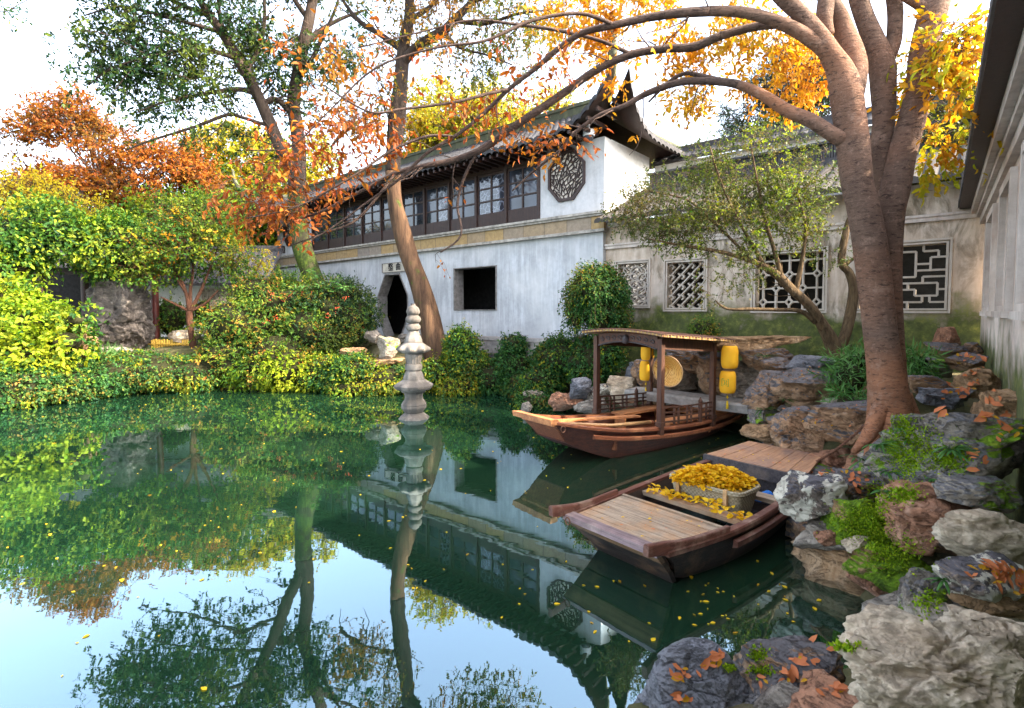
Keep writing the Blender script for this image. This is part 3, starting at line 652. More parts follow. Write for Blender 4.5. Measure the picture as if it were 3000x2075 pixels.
# ------------------------------------------------------------------ lattice-windowed corridor, right of the hall
cor = thing("corridor", "old stained corridor wall with four white lattice windows and tiled roof", "building", F0, ROTF)
LP = -.14
CX = Vector(((2873-1500)/F*9.44, 9.44, 0)); SC_ = (CX-F0).dot(AX)+.02
def LPx(px, py): return FP(px, py, LP)
wins = []
for (x0, x1, y0, y1) in ((1811, 1897, 772, 893), (1955, 2062, 768, 902), (2213, 2410, 742, 905), (2515, 2768, 720, 904)):
    xm = (x0+x1)/2; a, b_ = LPx(x0, 850)[0], LPx(x1, 850)[0]; wins.append(rect(a, b_, LPx(xm, y1)[1], LPx(xm, y0)[1]))
ZC = 4.78
b = MB(); b.slab(T, rect(S1+.004, SC_, .7, ZC), wins, LP-.3, LP); b.build("wall", M['old'], cor, local=True)
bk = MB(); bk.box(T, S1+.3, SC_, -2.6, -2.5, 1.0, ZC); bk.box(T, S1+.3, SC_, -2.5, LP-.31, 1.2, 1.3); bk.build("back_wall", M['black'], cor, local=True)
mz = LPx(1767, 727)[1]
b = MB(); b.box(T, S1+.01, SC_, LP+.001, LP+.07, mz-.05, mz+.03); b.box(T, S1+.01, SC_, LP+.001, LP+.10, mz+.031, mz+.08); b.box(T, S1+.01, SC_, LP+.001, LP+.12, ZC-.12, ZC-.001); b.build("moulding", M['trimw'], cor, local=True)
def lat1(r):  # quatrefoils on a grid
    s0, z0, s1, z1 = r[0][0], r[0][1], r[2][0], r[2][1]; nx_, nz_ = 4, 6; dx, dz = (s1-s0)/nx_, (z1-z0)/nz_; g = []
    for i in range(nx_):
        for j in range(nz_):
            cx, cz = s0+(i+.5)*dx, z0+(j+.5)*dz
            if (i+j) % 2 == 0:
                pts = [(cx+dx*.36*math.cos(t)*(1+.28*math.cos(4*t)), cz+dz*.36*math.sin(t)*(1+.28*math.cos(4*t))) for t in np.linspace(0, 2*math.pi, 17)]
                g += [(pts[k], pts[k+1]) for k in range(16)]
                g += [((cx-dx*.46, cz), (cx-dx*.9, cz)), ((cx+dx*.46, cz), (cx+dx*.9, cz)), ((cx, cz-dz*.46), (cx, cz-dz*.9)), ((cx, cz+dz*.46), (cx, cz+dz*.9))]
            else:
                g += [((cx-dx*.5, cz-dz*.5), (cx+dx*.0, cz)), ((cx+dx*.5, cz+dz*.5), (cx, cz))] if (i % 2) else [((cx-dx*.5, cz+dz*.5), (cx, cz)), ((cx+dx*.5, cz-dz*.5), (cx, cz))]
                g += [((cx-dx*.5, cz), (cx+dx*.5, cz)), ((cx, cz-dz*.5), (cx, cz+dz*.5))]
    return g
def lat2(r):  # slanted key fret
    s0, z0, s1, z1 = r[0][0], r[0][1], r[2][0], r[2][1]; w, h = s1-s0, z1-z0; st = w/3.6; g = []
    for k in range(-6, 12):
        for m in range(-8, 10):
            cx, cz = s0+(k*st+m*st)*.5, z0+(m*st-k*st)*.5; q_ = st*.5
            L = [((cx, cz), (cx+q_, cz+q_)), ((cx+q_*.5, cz+q_*.5), (cx+q_*1.0, cz)), ((cx+q_, cz), (cx+q_*.55, cz-q_*.45)), ((cx+q_*.25, cz+q_*.25), (cx-q_*.2, cz+q_*.7))]
            g += [s for s in L if (k+m) % 2 == 0 or s is L[0]]
    return g
def lat3(r, nx_=5, nz_=4):  # octagons and small squares
    s0, z0, s1, z1 = r[0][0], r[0][1], r[2][0], r[2][1]; dx, dz = (s1-s0)/nx_, (z1-z0)/nz_; g = []
    for i in range(-1, nx_+1):
        for j in range(-1, nz_+1):
            cx, cz = s0+(i+.5+(.0))*dx, z0+(j+.5)*dz; k = .22
            if (i+j) % 2 == 0:
                d = [(cx-dx*k*1.15, cz), (cx, cz+dz*k*1.15), (cx+dx*k*1.15, cz), (cx, cz-dz*k*1.15)]; g += [(d[m], d[(m+1) % 4]) for m in range(4)]
                g += [(d[0], (cx-dx*(1-k*.1), cz)), (d[2], (cx+dx*(1-k*.1), cz)), (d[1], (cx, cz+dz)), (d[3], (cx, cz-dz))]
    return g
def lat4(r):  # right-angled key fret
    s0, z0, s1, z1 = r[0][0], r[0][1], r[2][0], r[2][1]; u, v = (s1-s0)/12, (z1-z0)/10; g = []
    P = [[(0, 9), (3, 9), (3, 8), (5, 8), (5, 9), (8, 9), (8, 7), (10, 7), (10, 8), (12, 8)], [(1, 10), (1, 8), (0, 8)], [(6, 10), (6, 9)], [(9, 10), (9, 9), (11, 9), (11, 8)],
         [(0, 6), (2, 6), (2, 7), (6, 7), (6, 6), (4, 6), (4, 5), (8, 5), (8, 7)], [(2, 6), (2, 4), (0, 4)], [(10, 7), (10, 6), (12, 6)], [(8, 6), (10, 6)], [(12, 5), (9, 5), (9, 4), (6, 4), (6, 5)],
         [(2, 4), (4, 4), (4, 3), (7, 3), (7, 4)], [(0, 2), (3, 2), (3, 3), (4, 3)], [(9, 4), (11, 4), (11, 2), (8, 2), (8, 3), (7, 3)], [(11, 3), (12, 3)], [(1, 2), (1, 1), (5, 1), (5, 2), (6, 2), (6, 1), (9, 1), (9, 2)], [(3, 1), (3, 0)], [(7, 1), (7, 0)], [(10, 2), (10, 1), (12, 1)], [(1, 0), (1, 1)]]
    for l in P: g += [((s0+a[0]*u, z0+a[1]*v), (s0+b_[0]*u, z0+b_[1]*v)) for a, b_ in zip(l, l[1:])]
    return g
def clipseg(p, q_, r):
    x0, y0, x1, y1 = r[0][0], r[0][1], r[2][0], r[2][1]; dx, dy = q_[0]-p[0], q_[1]-p[1]; t0, t1 = 0, 1
    for a, b_ in ((-dx, p[0]-x0), (dx, x1-p[0]), (-dy, p[1]-y0), (dy, y1-p[1])):
        if abs(a) < 1e-9:
            if b_ < 0: return None
        else:
            t = b_/a
            if a < 0: t0 = max(t0, t)
            else: t1 = min(t1, t)
    if t0 >= t1-1e-6: return None
    return (p[0]+dx*t0, p[1]+dy*t0), (p[0]+dx*t1, p[1]+dy*t1)
for k, (r, fn, bw) in enumerate(zip(wins, (lat1, lat2, lat3, lat4), (.028, .034, .034, .036))):
    f = MB(); ring(f, r, .05, LP-.02, LP+.03); f.slab(T, [(a+(.09 if i in (1, 2) else -.09), z+(.09 if i > 1 else -.09)) for i, (a, z) in enumerate(r)], [[(a+(.052 if i in (1, 2) else -.052), z+(.052 if i > 1 else -.052)) for i, (a, z) in enumerate(r)]], LP-.01, LP+.05)
    fo = f.build("lattice_window", M['lat'], cor, local=True)
    g = MB()
    for n_, (p, q_) in enumerate(fn(r)):
        c_ = clipseg(p, q_, r)
        if c_: g.bar(T, c_[0], c_[1], bw, LP-.20-.0007*(n_ % 9), LP-.10+.0007*(n_ % 11))
    g.build("lattice", M['lat'], fo, local=True)
def shed(par, s0, s1, oe, zE, ot, zT, mat, per=.24, amp=.07, name="roof"):
    def fn(U, V): return s0+(s1-s0)*U, oe+(ot-oe)*V, zE+(zT-zE)*(.85*V+.15*V*V)
    P, q_, _ = roof_grid(fn, 0, 10, amp, per, s1-s0); k = len(P)//10; lo = P[:k].copy(); lo[:, 2] = zE-.06
    i = np.arange(k-1)[:, None]
    V = np.concatenate([P, P[:k], lo, [T(s0, oe, zE-.05), T(s1, oe, zE-.05), T(s1, ot, zT-.05), T(s0, ot, zT-.05)]]); n = len(P)
    link(name, mesh_np(name, V, [q_, np.concatenate([n+i, n+i+1, n+k+i+1, n+k+i], 1), np.array([[n+2*k, n+2*k+1, n+2*k+2, n+2*k+3]])]), mat, par)
shed(cor, S1+.02, SC_+2.5, .5, 4.78, -2.0, 5.92, M['tile2'])
b = MB(); b.box(T, S1+.30, SC_+2.5, -2.12, -1.90, 5.80, 6.02); b.box(T, S1+.36, SC_+2.5, -2.18, -1.84, 6.36, 6.42)
for k in range(int((SC_+2-S1)/.055)): b.box(T, S1+.40+k*.055, S1+.44+k*.055, -2.10, -1.92, 6.021, 6.359)
b.build("ridge", M['tile'], cor, local=True)
# taller white wall behind the corridor roof
bw = thing("garden_wall", "white garden wall with dark scalloped tile cap behind the corridor roof", "wall", F0, ROTF)
b = MB(); b.box(T, S1-.1, SC_+6, -3.6, -3.3, 1, 7.0); b.build("wall", M['white_clean'], bw, local=True)
shed(bw, S1-.1, SC_+6, -3.02, 7.0, -3.46, 7.32, M['tile'], .24, .07, "tile_cap")
b = MB(); b.box(T, S1-.1, SC_+6, -3.56, -3.40, 7.28, 7.50); b.build("ridge", M['tile'], bw, local=True)

# ------------------------------------------------------------------ the building along the right edge
RA = math.radians(39.0); RD = Vector((-math.sin(RA), -math.cos(RA), 0)); RN = Vector((-math.cos(RA), math.sin(RA), 0))
def RP(px, py, off=0):
    p = on_plane(px, py, CX+RN*off, RN); r = p-CX; return (r.dot(RD), p.z)
rb = thing("side_house", "pale pink house wall with tall recessed windows along the right edge", "building", CX, math.atan2(RD.y, RD.x))
rw = []
for k, (s0, s1) in enumerate(((1.75, 2.9), (4.1, 5.2), (6.3, 7.35), (8.5, 9.6), (10.9, 11.9))): rw.append(rect(s0, s1, 2.46, 3.74))
b = MB(); b.slab(T, rect(.004, 17.5, -.6, 4.15), rw, -.32, 0); b.build("wall", M['right'], rb, local=True)
for r in rw:
    f = MB(); f.slab(T, [(r[0][0]-.10, r[0][1]-.06), (r[1][0]+.10, r[1][1]-.06), (r[2][0]+.10, r[2][1]+.1), (r[3][0]-.10, r[3][1]+.1)], [r], .001, .06)
    f.box(T, r[0][0]-.14, r[1][0]+.14, .002, .09, r[0][1]-.13, r[0][1]-.062)
    fo = f.build("window", M['trimw'], rb, local=True)
    f = MB(); f.slab(T, r, [rect(r[0][0]+.12, r[1][0]-.12, r[0][1]+.08, r[2][1]-.1)], -.26, -.14); f.build("window_frame", M['right'], fo, local=True)
    f = MB(); f.box(T, r[0][0]+.1, r[1][0]-.1, -.30, -.27, r[0][1], r[2][1]); f.build("pane", M['black'], fo, local=True)
b = MB(); b.box(T, .01, 17.5, .001, .07, 3.94, 4.06); b.box(T, .01, 17.5, .001, .12, 4.062, 4.13); b.box(T, .01, 17.5, .001, .19, 4.132, 4.26); b.build("moulding", M['trimw'], rb, local=True)
shed(rb, -1.2, 17.5, .37, 4.34, -2.6, 5.35, M['tile'], .24, .07)
b = MB(); b.box(T, -1.2, 17.5, -.3, .35, 4.262, 4.285); b.build("soffit", M['dwood'], rb, local=True)

# ------------------------------------------------------------------ covered walk and pavilion on the left bank
lc = thing("covered_walk", "white covered walk with ring lattice opening and grey tiled roof behind the left trees", "building", (0, 0, 0))
def LT(s, o, z): return (s, 21.3-o, z)
def lx(px, Y=21.3): return (px-1500)/F*Y
lo_ = rect(lx(590), lx(700), 2.05, 3.32)
b = MB(); b.slab(LT, rect(lx(330), lx(792), .8, 3.55), [lo_], -.25, 0); b.build("wall", M['white_clean'], lc, local=True)
b = MB()
for i in range(9):
    for j in range(7):
        cx, cz = lo_[0][0]+i*.19, lo_[0][1]+j*.21; pts = [(cx+.19*math.cos(t), cz+.21*math.sin(t)) for t in np.linspace(0, 2*math.pi, 15)]
        for a, c_ in zip(pts, pts[1:]):
            sg = clipseg(a, c_, lo_)
            if sg: b.bar(LT, sg[0], sg[1], .03, -.16-.0006*((i+j) % 5), -.08+.0006*((i*2+j) % 7))
b.build("lattice", M['lat'], lc, local=True)
def shed2(par, x0, x1, yE, zE, yT, zT, mat):
    def fn(U, V): return x0+(x1-x0)*U, -(yE+(yT-yE)*V), zE+(zT-zE)*V
    P, q_, _ = roof_grid(fn, 0, 8, .06, .24, x1-x0); k = len(P)//8; lo = P[:k].copy(); lo[:, 2] = zE-.06; i = np.arange(k-1)[:, None]; n = len(P)
    link("roof", mesh_np("roof", np.concatenate([P, P[:k], lo]), [q_, np.concatenate([n+i, n+i+1, n+k+i+1, n+k+i], 1)]), mat, par)
shed2(lc, lx(330), lx(800), 20.6, 3.45, 22.4, 4.9, M['tile'])
b = MB(); b.box(LT, lx(330), lx(800), -1.3, -1.05, 4.85, 5.15); b.build("ridge", M['tile'], lc, local=True)
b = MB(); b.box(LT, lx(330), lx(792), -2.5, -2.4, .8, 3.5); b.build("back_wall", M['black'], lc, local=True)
pv = thing("pavilion", "dark open pavilion with red lacquer column half hidden by climbers", "pavilion", (0, 0, 0))
def PT(s, o, z): return (s, 19.8-o, z)
p0, p1 = lx(110, 19.8), lx(475, 19.2)
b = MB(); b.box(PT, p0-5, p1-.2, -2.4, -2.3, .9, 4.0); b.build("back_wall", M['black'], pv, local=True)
b = MB(); b.box(PT, p0, p1, .0, .25, 3.75, 4.05); b.build("beam", M['dwood'], pv, local=True)
shed2(pv, p0-.6, p1+.5, 18.9, 4.0, 21.2, 5.3, M['tile'])
for px in (120, 250, 453):
    x = lx(px, 19.2); b = MB(); b.lathe([(.20, .9), (.2, 1.35), (.135, 1.36), (.125, 3.74)], 16, (x, 19.25, 0)); b.build("column", M['redcol'] if px > 400 else M['dwood'], pv, True, True, 40)
bf = thing("bamboo_fence", "low yellow bamboo slat fence behind the small red-barked tree", "fence", (0, 0, 0))
a, c_ = at(445, 1003, 18.0), at(550, 1000, 18.0)
for k in range(22):
    x = a.x+(c_.x-a.x)*k/21; b = MB(); b.tube([(x, 18+.02*(k % 3), .9), (x, 18+.02*(k % 3), 1.42+.04*((k*7) % 5)/5)], .026, 6); b.build("slat", M['yfence'], bf, True, True)
b = MB(); b.tube([(a.x-.1, 17.95, 1.28), (c_.x+.1, 17.95, 1.28)], .022, 6); b.tube([(a.x-.1, 17.95, 1.08), (c_.x+.1, 17.95, 1.08)], .022, 6); b.build("rail", M['yfence'], bf, True, True)
# ------------------------------------------------------------------ stone pagoda standing in the pond
pc = atz(1213, 1225, 0); K = pc.y/F/2.66
pg = thing("stone_pagoda", "slim carved grey stone pagoda with gourd finial standing in the pond", "pagoda", (pc.x, pc.y, 0))
def pz(y): return (1396-y)*K
def pr(rs): return [(r*K, pz(y)) for y, r in rs]
def octm(t, r, z): c = math.cos(((t+.35) % (math.pi/4))-math.pi/8); return .965/c
def rib(t, r, z): return 1+.035*math.cos(16*t)
def petal(t, r, z):
    k = max(0, min(1, (r/K-85)/35)); return 1+.24*k*abs(math.cos(4*t))**2-.12*k
for nm, prof, seg, md in (
    ("base", [(60, 1560), (118, 1480), (146, 1432), (142, 1418), (122, 1398), (108, 1380), (84, 1362), (74, 1352)][::1], 48, octm),
    ("drum", [(70, 1350), (88, 1325), (97, 1308), (95, 1290), (97, 1284), (84, 1262), (74, 1248), (72, 1243)], 48, octm),
    ("neck", [(70, 1242), (69, 1222), (76, 1196), (92, 1190)], 48, octm),
    ("eave", [(92, 1188), (104, 1172), (140, 1162), (152, 1140), (147, 1130), (112, 1108), (92, 1096), (84, 1090)], 48, octm),
    ("shoulder", [(82, 1088), (76, 1062), (62, 1030), (54, 1018)], 48, octm),
    ("band", [(62, 1016), (67, 1010), (67, 975), (62, 968)], 48, None),
    ("lantern_body", [(56, 966), (58, 945), (66, 905), (64, 888)], 64, rib),
    ("petal_eave", [(60, 886), (88, 882), (116, 866), (122, 852), (114, 836), (92, 818), (70, 800)], 64, petal),
    ("bell", [(70, 797), (68, 782), (60, 760), (50, 742), (42, 718), (36, 712)], 48, octm),
    ("gourd", [(36, 711), (52, 700), (56, 682), (50, 664), (38, 654)], 32, None),
    ("gourd", [(38, 653), (54, 640), (60, 622), (52, 602), (40, 590)], 32, None),
    ("gourd", [(38, 589), (50, 574), (52, 556), (42, 532), (24, 516), (17, 506), (20, 498)], 32, None)):
    b = MB(); P = [(r*K, pz(y)) for r, y in prof]; n = len(P)
    Q = [tuple(a) for a in spline([(p[0], p[1], 0) for p in P], 3)]; b.lathe([(q_[0], q_[1]) for q_ in Q], seg, (0, 0, 0), md)
    b.build(nm, M['stone'], pg, True, True, 24)

# ------------------------------------------------------------------ boats (local x runs bow to stern, +y is the camera's near side)
def boat_empty(name, label, cx, cy, ax, ay, trim):
    o = thing(name, label, "boat", (cx, cy, 0)); o.rotation_euler = (0, 0, math.atan2(ay, ax)); return o
def lerp(x, xs, ys): return float(np.interp(x, xs, ys))
def smooth_tab(xs, ys): 
    P = spline([(a, b, 0) for a, b in zip(xs, ys)], 8); X_ = [p[0] for p in P]; Y_ = [p[1] for p in P]
    return lambda x: float(np.interp(x, X_, Y_))
def hull(parent, st, wt, wb, zt, zb, th, mats, rake=0, nm=("hull", "gunwale")):
    def sec(s):
        a, b_, c, d = wt(s), wb(s), zt(s), zb(s); fl = d+.07
        m1 = (b_*.45+a*.55+.015, d*.45+c*.55); k = rake*max(0, 1-(s-st[0])/(st[-1]-st[0])/.45); e = s+k; m = s+k*.55
        return [(s, -a, c), (m, -m1[0], m1[1]), (e, -b_, d), (e, b_, d), (m, m1[0], m1[1]), (s, a, c), (s, a-th, c), (e, b_-th*.5, fl), (e, -b_+th*.5, fl), (s, -a+th, c)]
    b = MB(); b.loft([sec(s) for s in st]); h = b.build(nm[0], mats[0], parent, True, True, 25)
    g = MB()
    for sg in (-1, 1):
        g.loft([[(s, sg*(wt(s)+.022), zt(s)-.04), (s, sg*(wt(s)+.022), zt(s)-.002), (s, sg*(wt(s)+.012), zt(s)+.012), (s, sg*(wt(s)-th-.006), zt(s)+.012), (s, sg*(wt(s)-th-.006), zt(s)-.03)] for s in st])
    g.build(nm[1], mats[1], parent, True, True, 30); return h
def planks(b, s0, s1, wf, zf, w, across=True, gap=.008, th=.03, inset=.06):
    n = max(1, round((s1-s0)/w))
    if across:
        for k in range(n):
            a, c = s0+(s1-s0)*k/n+gap/2, s0+(s1-s0)*(k+1)/n-gap/2
            l0, l1 = wf(a)-inset, wf(c)-inset; z0, z1 = zf(a), zf(c)
            b.add([(a, -l0, z0-th), (c, -l1, z1-th), (c, l1, z1-th), (a, l0, z0-th), (a, -l0, z0), (c, -l1, z1), (c, l1, z1), (a, l0, z0)],
                  [(0, 1, 2, 3), (7, 6, 5, 4), (0, 4, 5, 1), (1, 5, 6, 2), (2, 6, 7, 3), (3, 7, 4, 0)])
    else:
        ss = np.linspace(s0, s1, 7); m = max(2, round(2*wf((s0+s1)/2)/w))
        for k in range(m):
            u0, u1 = -1+2*k/m, -1+2*(k+1)/m
            secs = [[(s, u0*(wf(s)-inset)+gap/2, zf(s)-th), (s, u1*(wf(s)-inset)-gap/2, zf(s)-th), (s, u1*(wf(s)-inset)-gap/2, zf(s)+.002*(k % 3)), (s, u0*(wf(s)-inset)+gap/2, zf(s)+.002*(k % 3))] for s in ss]
            b.loft(secs)
    return b
# covered boat: far one, bow to the left.  local -y is the far side, so the near side is +y flipped below
A1 = (.80, .60); C1 = (2.07, 9.5)
cb = boat_empty("covered_boat", "reddish wooden boat with carved canopy posts and a woven mat roof", C1[0], C1[1], A1[0], A1[1], 0)
SX = [-2.15, -1.5, -.8, 0, .9, 1.7, 2.5, 3.4]
wt1 = smooth_tab(SX, [.44, .60, .70, .75, .76, .72, .62, .44]); wb1 = smooth_tab(SX, [.34, .44, .52, .56, .57, .53, .44, .32])
zt1 = smooth_tab(SX, [.74, .60, .49, .42, .37, .36, .38, .46]); zb1 = smooth_tab(SX, [.36, .10, -.06, -.12, -.12, -.06, .06, .24])
st1 = list(np.linspace(-2.15, 3.4, 34))
hull(cb, st1, wt1, wb1, zt1, zb1, .05, (M['boat1d'], M['boat1']), .34)
b = MB()
for sg in (-1, 1): b.loft([[(s, sg*(wt1(s)*.93+wb1(s)*.07+.012), zt1(s)-.19), (s, sg*(wt1(s)*.95+wb1(s)*.05+.055), zt1(s)-.17), (s, sg*(wt1(s)*.95+wb1(s)*.05+.055), zt1(s)-.125), (s, sg*(wt1(s)*.97+wb1(s)*.03+.012), zt1(s)-.11)] for s in st1[4:-1]])
b.build("rub_rail", M['boat1'], cb, True, True, 30)
for nm_, s_, k_ in (("bow_transom", st1[0]+.012, .34), ("stern_transom", st1[-1]-.012, 0)):
    b = MB(); a_, b2_, c_, d_ = wt1(s_), wb1(s_), zt1(s_), zb1(s_)
    b.loft([[(s_+o, -a_+.02, c_-.01), (s_+k_+o, -b2_+.02, d_+.01), (s_+k_+o, b2_-.02, d_+.01), (s_+o, a_-.02, c_-.01)] for o in (0, .03)]); b.build(nm_, M['boat1'], cb, local=True)
b = MB(); planks(b, -2.10, -.95, wt1, lambda s: zt1(s)-.05, .2, False); b.build("bow_deck", M['boat1deck'], cb, local=True)
b = MB(); planks(b, -.93, -.15, wb1, lambda s: .10, .2, False); planks(b, .1, 2.0, wb1, lambda s: .09, .22, False); b.build("floor_boards", M['boat1'], cb, local=True)
b = MB(); planks(b, 2.0, 3.33, wt1, lambda s: zt1(s)-.04, .2, False); b.build("stern_deck", M['boat1deck'], cb, local=True)
b = MB(); b.loft([[(-2.21, l, .70), (-2.08, l, .69), (-2.08, l, .77), (-2.23, l, .785)] for l in (-.475, 0, .475)]); b.build("bow_beam", M['boat1deck'], cb, local=True)
for sg in (-1, 1):
    b = MB(); b.box(I3, .35, 1.75, sg*.52-.16, sg*.52+.16, .40, .44); b.box(I3, .40, .46, sg*.52-.12, sg*.52+.12, .1, .40); b.box(I3, 1.6, 1.66, sg*.52-.12, sg*.52+.12, .1, .40); b.build("bench", M['boat1deck'], cb, local=True)
b = MB(); b.box(I3, -.98, -.93, -.62, .62, .16, .50); b.build("cross_beam", M['boat1'], cb, local=True)
PS = ((0, -.72), (0, .72), (1.57, -.72), (1.57, .72)); ztop = lambda s: 1.98-.075*s
for s, l in PS:
    l2 = math.copysign(wt1(s)-.005, l); b = MB(); b.box(I3, s-.045, s+.045, l2-.045, l2+.045, zt1(s)-.14, ztop(s)-.05)
    b.box(I3, s-.06, s+.06, l2-.06, l2+.06, zt1(s)+.03, zt1(s)+.10); b.build("post", M['post'], cb, local=True)
def RFz(s, l): return ztop(s)+.065*(1-(l/.93)**2)+.02
b = MB(); ss = np.linspace(-.22, 1.96, 12); ll = np.linspace(-.93, .93, 21)
b.loft([[(s, l, RFz(s, l)) for l in ll]+[(s, l, RFz(s, l)-.035) for l in ll[::-1]] for s in ss]); roof1 = b.build("canopy_roof", M['mat'], cb, True, True, 40)
b = MB()
for s in list(np.linspace(-.22, 1.96, 11)): b.tube([(s, l, RFz(s, l)+.005) for l in ll], .012, 5)
for l in (-.93, -.5, 0, .5, .93): b.tube([(s, l, RFz(s, l)+.006) for s in ss], .011, 5)
b.build("rib", M['post'], roof1, True, True)
b = MB()
for k in range(24):
    l = -.90+1.8*k/23; b.box(I3, -.228, -.19, l-.011, l+.011, RFz(-.22, l)-.037, RFz(-.22, l)+.008)
for k in range(24):
    s = -.17+2.1*k/23; b.box(I3, s-.011, s+.011, -.938, -.905, RFz(s, .93)-.037, RFz(s, .93)+.008)
b.build("straw_binding", M['matedge'], roof1, local=True)
# carved arch panels fore and aft, plain beams at the sides
for s in (0, 1.57):
    b = MB(); L_ = .68; arch = lambda l: ztop(s)-.24+.10*(1-(l/L_)**2)
    xs_ = np.linspace(-L_, L_, 25); pts = [(l, RFz(s, l)-.06) for l in xs_]+[(l, arch(l)) for l in xs_[::-1]]
    def TB(a, o, z, s=s): return (s+o, a, z)
    b.slab(TB, pts, [], -.02, .02); pn = b.build("carved_panel", M['post'], cb, local=True)
    b = MB(); b.tube([(s-.028, l, arch(l)+.012) for l in xs_], .014, 6)
    for k in range(9):
        l0 = -.58+.145*k; mz_ = (RFz(s, l0)-.06+arch(l0))/2; b.tube([(s-.025, l0+.055*math.cos(t)*(1-t/9), mz_+.045*math.sin(t)*(1-t/9)) for t in np.linspace(0, 6.5, 14)], .012, 5)
    if s == 0: b.lathe([(.012, -.09), (.05, -.07), (.062, 0), (.045, .06), (.012, .085)], 10, (s-.04, 0, arch(0)+.06), lambda t, r, z: 1+.25*math.sin(5*t+z*30))
    b.build("carving", M['boat2in'], pn, True, True)
for sg in (-1, 1):
    b = MB(); l = sg*.72
    b.add([(s, l+o, ztop(s)+z) for s in (.04, 1.53) for o in (-.025, .025) for z in (-.22, -.02)], [(0, 1, 3, 2), (4, 6, 7, 5), (0, 4, 5, 1), (2, 3, 7, 6), (1, 5, 7, 3), (0, 2, 6, 4)])
    b.build("beam", M['post'], cb, local=True)
    rl = MB(); lr = lambda s: sg*(wt1(s)-.01); z = lambda s: zt1(s)+.04
    for h in (.04, .13, .20, .29): rl.loft([[(s, lr(s)-.016, z(s)+h), (s, lr(s)+.016, z(s)+h), (s, lr(s)+.016, z(s)+h+.025), (s, lr(s)-.016, z(s)+h+.025)] for s in np.linspace(.05, 1.52, 6)])
    for k, s in enumerate((.10, .38, .50, .75, .87, 1.36)): rl.box(I3, s-.014, s+.014, lr(s)-.0155, lr(s)+.0155, z(s), z(s)+.30)
    rl.box(I3, 1.13, 1.19, lr(1.15)-.025, lr(1.15)+.025, z(1.15)-.03, z(1.15)+.33)
    rl.lathe([(.03, 0), (.042, .02), (.03, .05), (.006, .10)], 8, (1.16, lr(1.16), z(1.16)+.33))
    rl.build("railing", M['post'], cb, local=True)
# near side of the covered boat is local -y (axis is turned left); mooring ring
def CBW(x, y, z):
    r = math.atan2(A1[1], A1[0]); return Vector((C1[0]+x*math.cos(r)-y*math.sin(r), C1[1]+x*math.sin(r)+y*math.cos(r), z))
b = MB(); b.tube([(-2.0+.045*math.cos(t), -.50, .62+.05*math.sin(t)) for t in np.linspace(0, 2*math.pi, 13)], .009, 6); b.build("mooring_ring", M['rust'], cb, True, True)
pole = thing("punt_pole", "long pale bamboo pole lying along the covered boat's bow deck", "pole", CBW(-1.2, -.45, .6))
b = MB(); b.tube([CBW(-1.85, -.30, .66), CBW(-.9, -.47, .53), CBW(.05, -.50, .47)], [.022, .028, .034], 8); b.build("shaft", M['bamboo'], pole, True)
b = MB(); b.tube([CBW(.05, -.50, .47), CBW(.11, -.502, .462)], .038, 8); b.build("tip", M['boat1'], pole, True)
plk = thing("loose_plank", "long orange plank laid across the covered boat's bow floor", "plank", CBW(-.6, .1, .4))
b = MB(); b.loft([[tuple(CBW(x, y+o, z+h)) for o, h in ((-.07, 0), (.07, 0), (.07, .03), (-.07, .03))] for x, y, z in ((-1.45, .28, .535), (.12, -.16, .50))]); b.build("board", M['boat1deck'], plk)
# conical straw hat hung on the near front post, seen from inside
hc = at(1956, 1088, 9.25); hd = (Vector((0, 0, EYE))-hc); hd.z = 0; hd = (hd.normalized()*.80+Vector((-.52, 0, 0))+Vector((0, 0, -.18))).normalized()
hat = thing("straw_hat", "conical woven straw hat hanging open side out from the canopy", "hat", hc)
b = MB(); hx = hd.cross(Vector((0, 0, 1))).normalized(); hy = hx.cross(hd)
secs = []
for r, z in [(.002, -.165), (.10, -.115), (.20, -.05), (.275, 0), (.285, .004), (.20, -.065), (.10, -.13), (.002, -.18)]:
    secs.append([tuple(hx*(r*math.cos(t))+hy*(r*math.sin(t))+hd*z) for t in np.linspace(0, 2*math.pi, 29)[:-1]])
b.loft(secs); b.build("weave", M['hat'], hat, True, True, 50)
b = MB(); b.tube([tuple(hx*(.28*math.cos(t))+hy*(.28*math.sin(t))) for t in np.linspace(0, 2*math.pi, 31)], .011, 6); b.build("rim", M['bamboo'], hat, True, True)
rp = thing("hanging_rope", "thin knotted rope hanging beside the straw hat", "rope", at(1931, 1100, 9.2))
b = MB(); P = [at(1931, 1000, 9.2), at(1931, 1060, 9.2), at(1932, 1120, 9.2), at(1930, 1168, 9.2)]; b.tube(P, .009, 6)
for k in range(5): b.tube([at(1930+3*math.sin(k*2+t), 1166+k*5+2*t, 9.2+.01*math.cos(k+t*3)) for t in np.linspace(0, 2.6, 6)], .012, 6)
b.build("strand", M['rope'], rp, True)
